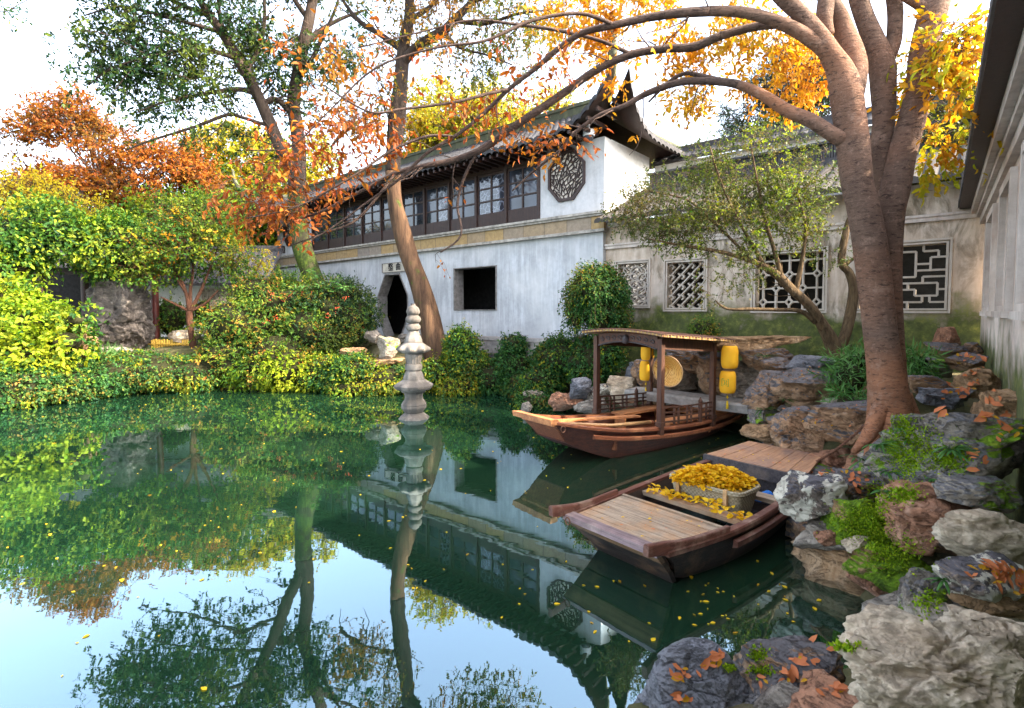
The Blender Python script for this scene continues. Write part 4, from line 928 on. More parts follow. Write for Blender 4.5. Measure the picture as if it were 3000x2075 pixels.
# lanterns
def lantern(label, p, w, h, tassel, mark=False, skew=0):
    o = thing("lantern", label, "lantern", p, skew, "yellow cloth lanterns on the covered boat")
    prof = [(w*.36, -h/2), (w*.44, -h*.46), (w*.5, -h*.28), (w*.5, h*.1), (w*.49, h*.3), (w*.42, h*.46), (w*.34, h/2)]
    b = MB(); b.lathe([(a[0], a[1]) for a in spline([(r, z, 0) for r, z in prof], 3)], 28, (0, 0, 0), lambda t, r, z: 1+.012*math.cos(14*t)+.014*math.sin(3*t+z*9)); b.build("shade", M['lantern'], o, True, True, 60)
    b = MB(); b.lathe([(w*.35, -h/2-.012), (w*.36, -h/2)], 20); b.lathe([(w*.33, h/2), (w*.34, h/2+.012)], 20); b.build("hoop", M['bamboo'], o, True, True)
    b = MB(); b.tube([(0, 0, h/2), (0, 0, h/2+.10)], .006, 5); b.build("cord", M['rope'], o, True, True)
    if tassel:
        b = MB(); b.tube([(0, 0, -h/2), (0, 0, -h/2-.12)], .006, 5); b.lathe([(.012, 0), (.024, .02), (.012, .04)], 8, (0, 0, -h/2-.10))
        b.lathe([(.026, 0), (.022, .09), (.014, .13), (.018, .15)], 10, (0, 0, -h/2-.30)); b.build("tassel", M['tassel'], o, True, True)
    if mark:
        b = MB(); R_ = w*.505+.004
        def cpt(u, v): t = math.radians(205+u*48); return (R_*math.cos(t), R_*math.sin(t), v*h*.32)
        for pl in ([(0, .5), (1, .5), (1, -.5), (0, -.5), (0, .5)], [(.2, .3), (.5, .35), (.4, -.3), (.2, -.2)], [(.65, .3), (.8, .2), (.6, -.05), (.8, -.25), (.6, -.35)]): b.tube([cpt(*a) for a in pl], .005, 4)
        b.build("painted_mark", M['green_ink'], o, True, True)
    return o
DL = 9.75
lantern("plain yellow lantern, upper one of the pair off the canopy's open stern corner", at(2138, 1046, DL), .295, .42, False)
lantern("yellow lantern with green painted mark and tassel under the plain outer lantern", at(2132, 1119, DL+.02), .285, .41, True, True)
lantern("yellow lantern half hidden under the canopy's far beam", at(1897, 1027, 11.1), .27, .40, False)
lantern("yellow tasselled lantern hanging by the canopy's far rear post", at(1893, 1086, 11.1), .27, .41, True)

# open boat in front
A2 = (.77, .64); C2 = (.90, 4.69)
ob = boat_empty("open_boat", "weathered open punt with plank deck and thwarts moored against the rocks", C2[0], C2[1], A2[0], A2[1], 0)
SY = [0, .45, .9, 1.4, 1.9, 2.4, 2.9, 3.6]
wt2 = smooth_tab(SY, [.555, .61, .655, .675, .665, .62, .54, .43]); wb2 = smooth_tab(SY, [.42, .46, .50, .52, .50, .46, .40, .32])
zt2 = smooth_tab(SY, [.415, .395, .385, .39, .41, .44, .47, .52]); zb2 = smooth_tab(SY, [.04, -.06, -.10, -.12, -.12, -.08, .02, .2])
st2 = list(np.linspace(.02, 3.55, 28))
hull(ob, st2, wt2, wb2, zt2, zb2, .05, (M['boat2'], M['boat2rail']), .34)
b = MB()
for sg in (-1, 1): b.loft([[(s, sg*(wt2(s)*.9+wb2(s)*.1+.01), zt2(s)-.17), (s, sg*(wt2(s)*.92+wb2(s)*.08+.055), zt2(s)-.15), (s, sg*(wt2(s)*.93+wb2(s)*.07+.055), zt2(s)-.10), (s, sg*(wt2(s)*.95+wb2(s)*.05+.01), zt2(s)-.085)] for s in st2[7:-3]])
b.build("rub_rail", M['boat2rail'], ob, True, True, 30)
b = MB(); b.loft([[(-.085, l, .385), (.05, l, .385), (.05, l, .432), (-.07, l, .432)] for l in (-.54, .54)]); b.build("bow_beam", M['boat2b'], ob, local=True)
for k, (za, zc, xa, xc) in enumerate(((.29, .382, .03, -.075), (.16, .282, .17, .045), (-.05, .152, .36, .185))):
    b = MB()
    wa_, wc_ = .43+(za/.5)*.135, .43+(zc/.5)*.135; b.add([(xa, -wa_, za), (xa, wa_, za), (xc, wc_, zc), (xc, -wc_, zc), (xa+.06, -wa_, za), (xa+.06, wa_, za), (xc+.06, wc_, zc), (xc+.06, -wc_, zc)], [(0, 1, 2, 3), (7, 6, 5, 4), (0, 3, 7, 4), (1, 5, 6, 2), (3, 2, 6, 7), (0, 4, 5, 1)])
    b.build("transom_plank", M['boat2o'] if k == 0 else M['boat2t'], ob, local=True)
for sg in (-1, 1):   # raised cheek boards along the bow deck, curling up at the front
    b = MB(); secs = []
    for s in np.linspace(-.24, .86, 14):
        h = zt2(max(s, 0))+.06+.075*max(0, (.35-s)/.6)**1.6; lo = zt2(max(s, 0))-.03+.075*max(0, (.05-s)/.33); w = wt2(max(s, 0))
        secs.append([(s, sg*(w-.04), lo), (s, sg*(w+.012), lo), (s, sg*(w+.016), h-.012), (s, sg*(w+.004), h), (s, sg*(w-.024), h), (s, sg*(w-.034), h-.012)])
    b.loft(secs); b.build("cheek_board", M['boat2rail'], ob, True, True, 50)
b = MB(); planks(b, .05, .88, wt2, lambda s: zt2(s)-.005, .125, True, .006, .035); b.build("bow_deck", M['boat2deck'], ob, local=True)
b = MB(); planks(b, .885, .93, wt2, lambda s: zt2(s)+.01, .3, True, .004, .09); b.build("deck_edge", M['boat2deck'], ob, local=True)
b = MB(); planks(b, .95, 2.5, wb2, lambda s: zb2(s)+.10, .2, False); b.build("floor_boards", M['boat2in'], ob, local=True)
for s in (1.36, 2.2):
    b = MB(); planks(b, s-.085, s+.085, wt2, lambda s_: zt2(1.5)-.05, .3, True, .0, .045, .035); b.build("thwart", M['boat2deck'], ob, local=True)
b = MB(); b.box(I3, 2.72, 2.76, -.54, .54, .0, .36); b.build("bulkhead", M['boat2in'], ob, local=True)
b = MB(); planks(b, 2.66, 3.52, lambda s: wt2(s)+.09, lambda s: zt2(s)+.075, .19, False, .005, .03); b.build("stern_deck", M['boat2end'], ob, local=True)
b = MB(); planks(b, 2.63, 2.67, lambda s: wt2(s)+.09, lambda s: zt2(s)+.072, .3, True, .0, .15, .03); b.build("deck_beam", M['boat2in'], ob, local=True)
b = MB(); b.tube([(-.115+.0*t, .44+.03*math.cos(t), .40+.035*math.sin(t)) for t in np.linspace(0, 6.28, 12)], .007, 6); b.build("mooring_ring", M['rust'], ob, True, True)
def OBW(x, y, z):
    r = math.atan2(A2[1], A2[0]); return Vector((C2[0]+x*math.cos(r)-y*math.sin(r), C2[1]+x*math.sin(r)+y*math.cos(r), z))
# basket heaped with ginkgo leaves
rng = np.random.default_rng(4)
bp = OBW(1.74, .0, .40); bk = thing("wicker_basket", "woven basket heaped with yellow ginkgo leaves on the open boat", "basket", bp, math.atan2(A2[1], A2[0]))
def bsec(z, a, c, n=36):
    return [(c*math.copysign(abs(math.cos(t))**.35, math.cos(t)), a*math.copysign(abs(math.sin(t))**.35, math.sin(t)), z) for t in np.linspace(0, 2*math.pi, n+1)[:-1]]
b = MB(); b.loft([bsec(-.20, .36, .19), bsec(-.05, .40, .22), bsec(.12, .43, .25), bsec(.12, .41, .23), bsec(-.17, .34, .17)]); b.build("body", M['wicker'], bk, True, True, 40)
b = MB(); 
for z in (.12, .10): b.loft([[tuple(Vector(p)*(1+.0)+Vector((0, 0, .016*math.sin(t)))+Vector((p[0], p[1], 0)).normalized()*.016*math.cos(t)) for t in np.linspace(0, 6.28, 7)[:-1]] for p in bsec(z, .435, .255)], True, False, True)
b.build("rim", M['wicker'], bk, True, True)
b = MB()
for sx, sy in ((-1, .45), (-1, -.45), (1, .45), (1, -.45)): b.box(I3, sx*.25-.02, sx*.25+.02, sy*.62-.02, sy*.62+.02, -.18, .14)
b.build("stave", M['bamboo'], bk, local=True)
def pile_leaves(name, parent, n, fn, L, mat, six=True, flat=.8):
    P = np.array([fn() for _ in range(n)]); t = rng.uniform(0, 6.28, n); D = np.stack([np.cos(t), np.sin(t), rng.uniform(-.5, .5, n)], 1)
    N = unit(np.stack([rng.normal(0, 1-flat, n)*2, rng.normal(0, 1-flat, n)*2, np.ones(n)], 1)); return leaf_obj(name, mat, parent, rng, P, D, N, L, .75, six)
def heap():
    while True:
        u, v = rng.uniform(-1, 1, 2)
        if u*u+v*v < 1: break
    h = .11+.16*(1-(u*u+v*v))**.8*rng.uniform(.75, 1.05); x, y = u*.25, v*.43; r = math.atan2(A2[1], A2[0])
    return (bp.x+x*math.cos(r)-y*math.sin(r), bp.y+x*math.sin(r)+y*math.cos(r), bp.z+h)
lp = pile_leaves("leaf_heap", bk, 2400, heap, .058, M['lf_pile']); tag(lp, kind='stuff')
b = MB(); b.loft([bsec(.08, .40, .22), bsec(.10, .30, .17), bsec(.12, .14, .08), bsec(.125, .02, .01)]); b.build("heap_core", M['matedge'], bk, True, True)
def spill(): 
    s, l = 1.36+rng.uniform(-.09, .11), rng.uniform(-.60, .60); return tuple(OBW(s, l, .37+rng.uniform(0, .035)*(abs(l+.05) < .35)-.0))
tag(pile_leaves("leaf_litter", None, 150, spill, .065, M['lf_pile']), "yellow ginkgo leaves spilled along the boat's front thwart", "leaves", kind='stuff')
# things under the back deck
sh = thing("sandal", "blue plastic sandal tucked under the open boat's rear deck", "sandal", OBW(2.48, -.22, .20), .6)
b = MB(); b.loft([[(x, -w, 0), (x, w, 0), (x, w, .025), (x, -w, .025)] for x, w in ((-.13, .03), (-.08, .045), (0, .042), (.08, .05), (.13, .03))]); b.build("sole", M['blue'], sh, local=True)
b = MB(); 
for k in range(4): b.tube([(.02+.03*k, .05*math.cos(t), .02+.05*math.sin(t)) for t in np.linspace(0, 3.14, 9)], .012, 6)
b.build("strap", M['blue'], sh, True, True)
bo = thing("plastic_tray", "white rounded plastic tray under the open boat's rear deck", "tray", OBW(2.47, .06, .20), .3)
b = MB(); b.lathe([(.02, 0), (.14, .0), (.17, .05), (.18, .055), (.16, .06), (.13, .015), (.02, .015)], 24); b.build("dish", M['whitep'], bo, True, True, 40)
b = MB(); b.lathe([(.172, .052), (.185, .058), (.172, .064)], 24); b.build("rim", M['whitep'], bo, True, True)
# stone slab landing
sb_ = thing("stone_landing", "long grey stone slab bridging the rocks behind the covered boat", "slab", at(2030, 1165, 10.4))
a, c_ = at(1850, 1140, 11.5), at(2205, 1182, 9.9); d_ = (c_-a); d_.z = 0; d_.normalize(); n_ = Vector((d_.y, -d_.x, 0))
b = MB(); b.loft([[tuple(p+n_*o+Vector((0, 0, z))) for o, z in ((.30, .02), (.33, -.02), (.31, -.16), (-.3, -.16), (-.3, .02))] for p in (a, a.lerp(c_, .33)+Vector((0, 0, .01)), a.lerp(c_, .66), c_)]); b.build("slab", M['slab'], sb_)
# mooring chain
ch = thing("mooring_chain", "rusty iron chain stretched from the open boat to the rocks", "chain", at(2365, 1367, 6.6))
p0_, p1_ = at(2366, 1366, 6.5), at(2563, 1218, 5.75); n = 46; b = MB()
for k in range(n):
    u = (k+.5)/n; p = p0_.lerp(p1_, u)-Vector((0, 0, .06*math.sin(u*math.pi))); t = (p1_-p0_).normalized(); s1_ = t.cross(Vector((0, 0, 1))).normalized(); s2_ = s1_.cross(t); sd_ = s1_ if k % 2 else s2_
    b.tube([tuple(p+t*(.026*math.cos(w))+sd_*(.013*math.sin(w))) for w in np.linspace(0, 2*math.pi, 9)], .0055, 5, False)
b.build("links", M['rust'], ch, True)
# ------------------------------------------------------------------ rocks
ROCKS = []
def rock_mesh(c, r, seed, sub=5, cuts=15, rough=.085, ridge=.055, pits=0, yaw=0, flat=.72, box=.6, chunk=1.0, det=1.0):
    rg = np.random.default_rng(seed); V, Fc = ico(sub); V = V.copy()
    V = np.sign(V)*np.abs(V)**(1-box*.5); V /= np.maximum(.75, np.abs(V).max(1, keepdims=True)**.2)
    PL = []
    for k in range(cuts):
        n = rg.normal(0, 1, 3); n /= np.linalg.norm(n)
        if k == 0: n = np.array([rg.normal(0, .12), rg.normal(0, .12), 1.0]); n /= np.linalg.norm(n)
        d = rg.uniform(.52, .85) if k else flat; PL.append((n, d)); t = V@n-d; V = V-np.where(t > 0, t, 0)[:, None]*n
    nrm = unit(V); o = rg.uniform(0, 90, 3)
    lay = fbm(V*np.array([1.4, 1.4, 4.2])+o, seed, 4); big = fbm(V*1.5+o, seed+5, 4); rd = 1-np.abs(fbm(V*np.array([2.6, 2.6, 4.5])+o+9, seed+9, 4))*1.6
    fine = fbm(V*7+o, seed+13, 3)
    V = V+nrm*(big*rough*1.3+lay*ridge+rd*ridge*.9+fine*rough*.22)[:, None]
    sd = unit(rg.normal(0, 1, (34, 3))); A_n = np.array([1, 1, 1.9]); dd = np.linalg.norm((unit(V)*A_n+fbm(V*3+o, seed+3, 3)[:, None]*.10)[:, None, :]-(sd*A_n)[None], axis=2)
    so_ = np.sort(dd, 1)[:, :2]; near = np.argmin(dd, 1); off = rg.uniform(-.055, .055, 34)
    V = V+nrm*((off[near]-.05*np.exp(-((so_[:, 1]-so_[:, 0])/.035)**2))*chunk)[:, None]
    for n, d in PL[::2]:
        d = d*rg.uniform(.97, 1.03); t = V@n-d; V = V-np.where(t > 0, t, 0)[:, None]*n*.8
    V = V+det*nrm*(fbm(V*9+o, seed+21, 3)*.02+(1-np.abs(fbm(V*np.array([5, 5, 8])+o, seed+25, 3))*1.8)*.022)[:, None]
    for k in range(pits):
        p = rg.normal(0, 1, 3); p /= np.linalg.norm(p); i = np.argmax(V@p); q_ = V[i]; w = rg.uniform(.12, .32); dd = np.linalg.norm(V-q_, axis=1)
        V = V-nrm*(np.exp(-(dd/w)**2)*w*rg.uniform(.5, 1.0))[:, None]
    ca, sa = math.cos(yaw), math.sin(yaw); V = V*np.array(r); V = np.stack([V[:, 0]*ca-V[:, 1]*sa, V[:, 0]*sa+V[:, 1]*ca, V[:, 2]], 1)
    return V, Fc
def rock(label, c, r, mat, seed, name="rock", group=None, **kw):
    V, Fc = rock_mesh(c, r, seed, **kw); o = link(name, mesh_np(name, V, [Fc], True), M[mat]); o.location = c
    tag(o, label, "rock", group); ROCKS.append((V+np.array(c), Fc, o)); return o
def rb_(label, x0, y0, x1, y1, Y, mat, seed, dep=.8, **kw):
    """a rock seen in the photo between two corners, Y metres away"""
    c = at((x0+x1)/2, (y0+y1)/2, Y); rx = (x1-x0)/2/F*Y*1.06; rz = (y1-y0)/2/F*Y*1.10
    return rock(label, tuple(c), (rx, max(rx, rz)*dep, rz), mat, seed, **kw)
# right bank, far to near
rb_("flat topped brown limestone shelf below the mossy lattice wall", 2025, 972, 2345, 1040, 10.6, 'rk_tan', 11, .6, ridge=.09, flat=.5)
rb_("dark crevice boulder under the flat limestone shelf", 2020, 1020, 2200, 1160, 11.0, 'rk_dark', 12, .6, ridge=.1, pits=5)
rb_("pitted grey boulder behind the outer yellow lanterns", 2110, 1030, 2260, 1180, 10.8, 'rk_grey', 13, .6, ridge=.1, pits=6)
rb_("grey rock behind the straw hat", 1930, 1020, 2060, 1150, 11.6, 'rk_grey', 14, .6, ridge=.1, pits=5)
rb_("upright dark rock left of the covered boat's lanterns", 1830, 1040, 1950, 1150, 12.2, 'rk_dark', 15, .6, pits=4)
rb_("pale faced square block behind the boat's far railing", 1780, 1098, 1872, 1182, 12.1, 'rk_pale', 16, .6, cuts=12)
rb_("dark slate block under the ivy by the boat's bow", 1660, 1108, 1732, 1170, 12.3, 'rk_slate', 17, .7)
rb_("mottled rock under the canopy's front post", 1715, 1120, 1795, 1180, 12.4, 'rk_lich', 18, .7)
rb_("reddish boulder at the waterline under the ivy", 1590, 1140, 1700, 1215, 12.4, 'rk_pink', 19, .6)
rb_("flat grey stone at the waterline behind the boat's deck", 1670, 1165, 1800, 1215, 11.9, 'rk_grey', 20, .6)
rb_("small flat stone jutting from the ivy above the bow", 1535, 1140, 1600, 1170, 13.2, 'rk_grey', 21, .7)
rb_("pale stone slab set in the ivy bank", 1530, 1085, 1610, 1118, 14.0, 'rk_grey', 22, .7)
rb_("low grey stone just left of the covered boat's bow", 1520, 1176, 1565, 1215, 12.6, 'rk_grey', 23, .8)
rb_("big dark topped boulder with rusty faces beyond the stone landing", 2186, 1078, 2330, 1215, 8.7, 'rk_dark', 24, .8, cuts=12)
rb_("large slate topped boulder beside the smooth trunk", 2275, 1065, 2475, 1205, 8.3, 'rk_dark', 25, .8, cuts=12)
rb_("peaked slate rock in front of the forked shrub", 2310, 1035, 2445, 1110, 8.8, 'rk_slate', 26, .8)
rb_("thin dark slab rock below the mossy wall", 2215, 1045, 2335, 1085, 9.3, 'rk_dark', 27, .8)
rb_("tan mossy rock at the water beside the landing", 2172, 1195, 2290, 1250, 8.6, 'rk_moss', 28, .8)
rb_("low tan rock half in the water by the landing", 2168, 1235, 2275, 1290, 8.2, 'rk_tan', 29, .8)
rb_("broad slate slab overhanging the punt's rear deck", 2245, 1178, 2420, 1318, 7.0, 'rk_dark', 30, .8, cuts=11)
rb_("cracked slate slab with amber face next to the smooth trunk", 2375, 1170, 2590, 1305, 6.7, 'rk_dark', 31, .8, cuts=11)
rb_("pinkish boulder at the end of the punt", 2350, 1305, 2500, 1400, 6.6, 'rk_pink', 32, .7)
rb_("reddish boulder under the trunk's roots", 2470, 1300, 2600, 1400, 6.2, 'rk_pink', 33, .7)
rb_("mossy boulder at the foot of the smooth trunk", 2540, 1290, 2680, 1400, 5.3, 'rk_moss', 34, .7)
rb_("dark rock wedged behind the smooth trunk", 2640, 1095, 2790, 1165, 6.6, 'rk_dark', 35, .7)
rb_("purple grey flat rock right of the trunk", 2670, 1130, 2850, 1200, 5.9, 'rk_slate', 36, .7)
rb_("standing brown rock in the wall corner", 2748, 952, 2812, 1030, 8.6, 'rk_pink', 37, .8, pits=3)
rb_("low wide brown rock in the wall corner", 2725, 1000, 2840, 1050, 8.3, 'rk_dark', 38, .8)
rb_("rounded dark rock touching the pink wall", 2815, 998, 2872, 1042, 8.3, 'rk_dark', 39, .8)
rb_("mossy ledge rock under the corner stones", 2660, 1040, 2800, 1100, 7.6, 'rk_moss', 40, .8)
rb_("dark ledge rock along the pink wall's foot", 2790, 1030, 2900, 1090, 7.2, 'rk_dark', 41, .8)
rb_("tan leaf strewn path rock by the pink wall", 2780, 1070, 2935, 1170, 6.1, 'rk_tan', 42, .9)
rb_("sandy leaf strewn rock against the pink wall", 2850, 1130, 3010, 1290, 4.9, 'rk_tan', 43, .9)
rb_("great slate boulder with bright moss on its left face", 2600, 1182, 2985, 1435, 4.35, 'rk_moss', 44, .62, ridge=.10, cuts=10)
rb_("grey ledge below the great mossy boulder", 2740, 1380, 3010, 1500, 3.95, 'rk_moss', 45, .7)
rb_("rusty sloping slab below the mossy boulder", 2550, 1390, 2870, 1530, 4.1, 'rk_pink', 46, .6)
rb_("square lichen covered block nudging the punt", 2292, 1374, 2460, 1520, 4.75, 'rk_lich', 47, .8, cuts=7)
rb_("dark leaf littered rock behind the lichen block", 2420, 1370, 2570, 1450, 4.9, 'rk_dark', 48, .8)
rb_("bright moss covered slope rock above the water", 2415, 1430, 2620, 1620, 4.5, 'rk_moss2', 49, .7)
rb_("small peach stone at the water's edge", 2396, 1543, 2472, 1603, 4.55, 'rk_pink', 50, .8)
rb_("small pale grey stone beside the peach stone", 2478, 1563, 2552, 1618, 4.35, 'rk_pale', 51, .8)
rb_("red brown angular boulder in the rockery's middle", 2570, 1460, 2790, 1600, 4.0, 'rk_pink', 52, .7, cuts=12)
rb_("pale grey diagonal limestone slab at the right edge", 2740, 1470, 3010, 1660, 3.6, 'rk_pale', 53, .6, ridge=.1)
rb_("wide wet rock under the lichen block", 2320, 1500, 2580, 1650, 4.7, 'rk_grey', 54, .6)
rb_("moss cushioned low rock by dark water", 2480, 1590, 2750, 1730, 4.1, 'rk_moss2', 55, .6)
rb_("purplish rock at the waterline under the moss", 2500, 1660, 2640, 1745, 4.1, 'rk_pink', 56, .7)
rb_("orange block with moss patch on its flank", 2640, 1650, 2800, 1830, 3.55, 'rk_moss', 57, .7)
rb_("dark slab with cream lichen carrying a leaf pile", 2765, 1630, 3020, 1770, 3.15, 'rk_lich', 58, .7)
rb_("hollowed tan rock under the leaf pile slab", 2780, 1710, 3020, 1800, 3.1, 'rk_tan', 59, .6)
rb_("rounded grey limestone hump behind the big pale rock", 2680, 1760, 2900, 1900, 2.75, 'rk_palem', 60, .8)
rb_("big pale craggy limestone in the bottom corner", 2480, 1795, 3060, 2200, 2.25, 'rk_pale', 61, .55, sub=7, ridge=.12, rough=.17, pits=34, cuts=6, box=.3, chunk=1.3)
rb_("tall pale limestone lobe at the right edge", 2820, 1750, 3080, 2100, 2.35, 'rk_pale', 62, .6, sub=6, ridge=.12, rough=.14, pits=14)
rb_("blue grey slate boulder at the bottom of the pond", 1795, 1846, 2270, 2220, 2.95, 'rk_slate', 63, .62, sub=7, cuts=16, rough=.05, ridge=.03, chunk=.8, det=.35)
rb_("dark low rock between slate boulder and limestone", 2190, 1862, 2510, 2060, 3.0, 'rk_dark', 64, .7)
rb_("mossy small rock beside the slate boulder", 2195, 1868, 2330, 1960, 3.2, 'rk_moss2', 65, .8)
rb_("pink grey flat rock at the bottom edge", 2270, 2005, 2560, 2160, 2.6, 'rk_pink', 66, .8)
rb_("grey rock edge beside the slate boulder", 2200, 1990, 2400, 2140, 2.75, 'rk_grey', 67, .7)
for i, (lb, bx, Y_, m) in enumerate((("craggy dark rock straight behind the straw hat's rim", (1950, 1000, 2110, 1085), 11.5, 'rk_dark'), ("grey crag between the landing and the limestone shelf", (2060, 1085, 2190, 1190), 11.2, 'rk_grey'), ("hollowed grey rock behind the canopy's rear post", (1975, 1105, 2090, 1195), 11.9, 'rk_grey'),
    ("brown jagged rock by the far tasselled lantern", (1885, 1100, 1985, 1185), 12.5, 'rk_dark'), ("dark jagged rock under the right end of the limestone shelf", (2190, 1015, 2330, 1090), 10.0, 'rk_dark'), ("mossy crag below the wall shrub", (2040, 1000, 2140, 1060), 11.3, 'rk_moss'), ("leaning dark stone left of the canopy's far post", (1838, 1050, 1890, 1150), 12.9, 'rk_slate'))):
    rb_(lb, *bx, Y_, m, 120+i, .6, ridge=.11, rough=.12, pits=7, chunk=1.5, cuts=8)
# fill of the near bank so no bare soil shows: lower courses of the rockery
rgF = np.random.default_rng(77); k = 0
for (x, y, z, r) in ((3.1, 4.6, .15, .45), (3.4, 5.3, .2, .5), (3.7, 6.2, .25, .5), (4.3, 7.2, .2, .55), (4.6, 8.2, .2, .6), (4.9, 9.2, .2, .6), (5.2, 10.3, .3, .6), (3.0, 3.9, .1, .4), (2.6, 3.3, .1, .4), (3.7, 4.6, .6, .5), (4.1, 5.6, .7, .5), (5.0, 7.6, .9, .5), (5.6, 8.8, .9, .6), (.9, 2.5, .0, .45), (1.6, 2.75, .05, .4), (4.0, 11.9, .4, .5), (3.4, 12.4, .4, .5)):
    k += 1; rock("mossy fill stone low in the rockery above dark water", (x, y, z), (r, r*.9, r*.7), ('rk_grey', 'rk_tan', 'rk_dark', 'rk_moss')[k % 4], 200+k, "fill_stone", "low fill stones of the right rockery")
# left and middle bank
rb_("tall pitted grey scholar rock in front of the dark pavilion", 275, 800, 425, 1015, 17.6, 'rk_schol', 80, .6, pits=26, ridge=.17, rough=.16, cuts=5, box=.2, chunk=2.0, sub=6)
rb_("grey crag above the tall scholar rock's shoulder", 300, 770, 400, 870, 18.0, 'rk_schol', 81, .6, pits=8)
rb_("broad sunlit rock in front of the ring lattice", 618, 852, 725, 950, 19.0, 'rk_pale', 82, .6, pits=6)
rb_("dark upright rock by the hall's left corner", 715, 832, 772, 892, 19.5, 'rk_slate', 83, .7, pits=4)
rb_("flat pale rock behind the small red-barked tree", 490, 962, 595, 1010, 18.4, 'rk_pale', 84, .7)
rb_("tan rock among the lime leaves at left", 205, 940, 285, 1070, 15.6, 'rk_tan', 85, .7, pits=4)
rb_("pale ledge rock over the ivy at left", 290, 1015, 400, 1050, 16.6, 'rk_grey', 86, .7)
rb_("small sunlit scholar rock left of the pagoda", 1096, 983, 1165, 1062, 15.9, 'rk_palem', 87, .7, pits=8, ridge=.12, cuts=5)
rb_("round grey rock under the nandina by the door", 1066, 960, 1125, 1012, 17.0, 'rk_grey', 88, .8, pits=4)
rb_("squat rock on the doorstep behind the pagoda", 1160, 975, 1210, 1005, 17.4, 'rk_grey', 89, .8)
rb_("flat sunlit stepping stone by the pagoda's left", 1040, 1045, 1180, 1085, 15.9, 'rk_tan', 90, .7)
rb_("pale bank stone left of the small scholar rock", 1000, 1015, 1085, 1050, 16.2, 'rk_tan', 91, .7)
rb_("flat tan stone right of the pagoda", 1235, 1045, 1330, 1080, 15.9, 'rk_tan', 92, .7)
rb_("upright stone wrapped in sunlit ivy", 1318, 955, 1372, 1060, 15.8, 'rk_tan', 93, .8)
rb_("dark upright stone half wrapped in ivy by the wall", 1492, 976, 1542, 1040, 15.6, 'rk_slate', 94, .8)
rb_("dark grey rock under the hall wall", 1410, 1030, 1470, 1060, 15.9, 'rk_dark', 95, .8)
rb_("sunlit stone under the middle shrub at the waterline", 735, 1108, 815, 1145, 16.6, 'rk_tan', 96, .7)
rb_("pale pinnacle behind the ivy column", 1665, 975, 1720, 1040, 13.9, 'rk_grey', 97, .8)
# stone kerb of the terrace below the hall wall
kb = thing("terrace_kerb", "low stained stone kerb along the foot of the white hall wall", "kerb", F0, ROTF)
b = MB(); b.box(T, FP(1260, 1000)[0], S1+.6, .25, .6, 1.0, 1.50); b.build("course", M['slab'], kb, local=True)
b = MB(); b.box(T, FP(1260, 1000)[0]-.03, S1+.6, .2, .64, 1.503, 1.60); b.build("coping", M['slab'], kb, local=True)

_V, _F, _n = [], [], 0
for V_, F_, o in ROCKS: _V.append(V_); _F.append(F_+_n); _n += len(V_)
BVH = BVHTree.FromPolygons([tuple(v) for v in np.concatenate(_V)], [tuple(int(i) for i in f) for f in np.concatenate(_F)])
def hit(px, py):
    p, n, i, d = BVH.ray_cast(CAM, ray(px, py).normalized()); return (p, n)
# ------------------------------------------------------------------ vegetation
def ell(px, py, Y, rx, ry, rd=None):
    c = at(px, py, Y); a, b_ = rx/F*Y, ry/F*Y; return (np.array(c), np.array([a, rd if rd else (a*.8+b_*.2), b_]))
def twig_arrays(P0, P1, r0, r1):
    D = unit(P1-P0); up = np.tile([0.13, .31, .94], (len(P0), 1)); X_ = unit(np.cross(D, up)); Y_ = np.cross(D, X_); out = []
    for P, r in ((P0, r0), (P1, r1)):
        for k in range(3): t = 2*math.pi*k/3; out.append(P+(X_*math.cos(t)+Y_*math.sin(t))*r)
    V = np.stack(out, 1).reshape(-1, 3); b_ = np.arange(len(P0))[:, None]*6
    return V, np.concatenate([b_+np.array([[k, (k+1) % 3, 3+(k+1) % 3, 3+k]]) for k in range(3)])
def sample(rng, E, n, shell=0, nz=.35, gap=-.3, gs=1.0, keep=None):
    """points spread through (or over the skin of) a union of ellipsoids, with noise-made gaps"""
    vol = np.array([np.prod(r)**(2/3 if shell else 1) for c, r in E]); out, dirs = [], []
    got = 0
    for it in range(40):
        m = max(200, (n-got)*2); i = rng.choice(len(E), m, p=vol/vol.sum()); C = np.array([E[k][0] for k in i]); R = np.array([E[k][1] for k in i])
        u = unit(rng.normal(0, 1, (m, 3))); rad = rng.uniform(0, 1, m)**(1/3) if not shell else rng.uniform(1-shell, 1.06, m)
        rad = rad*(1+nz*fbm(u*1.8+C*.7, 5, 3)*.6); P = C+u*R*rad[:, None]
        ok = fbm(P*gs, 31, 2) > gap
        if shell:
            for k, (c, r) in enumerate(E): ok &= (i == k) | (np.sum(((P-c)/r)**2, 1) > .80)
        if keep is not None: ok &= keep(P)
        out.append(P[ok]); dirs.append(unit(u/R*R.mean())[ok]); got += ok.sum()
        if got >= n: break
    return np.concatenate(out)[:n], np.concatenate(dirs)[:n]
def sprays(rng, P, U, twig, nl, L, droop=.3, out=.7, spread=.8, upn=.6):
    """small twigs at P pointing about U, each with nl leaves; returns twig ends and leaf arrays"""
    n = len(P); D = unit(U*out+rng.normal(0, .5, (n, 3))+np.array([0, 0, -droop])); ln = rng.uniform(.5, 1.2, (n, 1))*twig
    P1 = P+D*ln; t = np.tile(np.linspace(.12, 1.0, nl), n); k = np.repeat(np.arange(n), nl)
    B = P[k]+D[k]*ln[k]*t[:, None]; ld = unit(D[k]*.55+rng.normal(0, spread, (n*nl, 3))*.8+np.array([0, 0, -droop*.8])); N = unit(U[k]*.6+np.array([0, 0, upn])+rng.normal(0, .45, (n*nl, 3)))
    return P1, B, ld, N
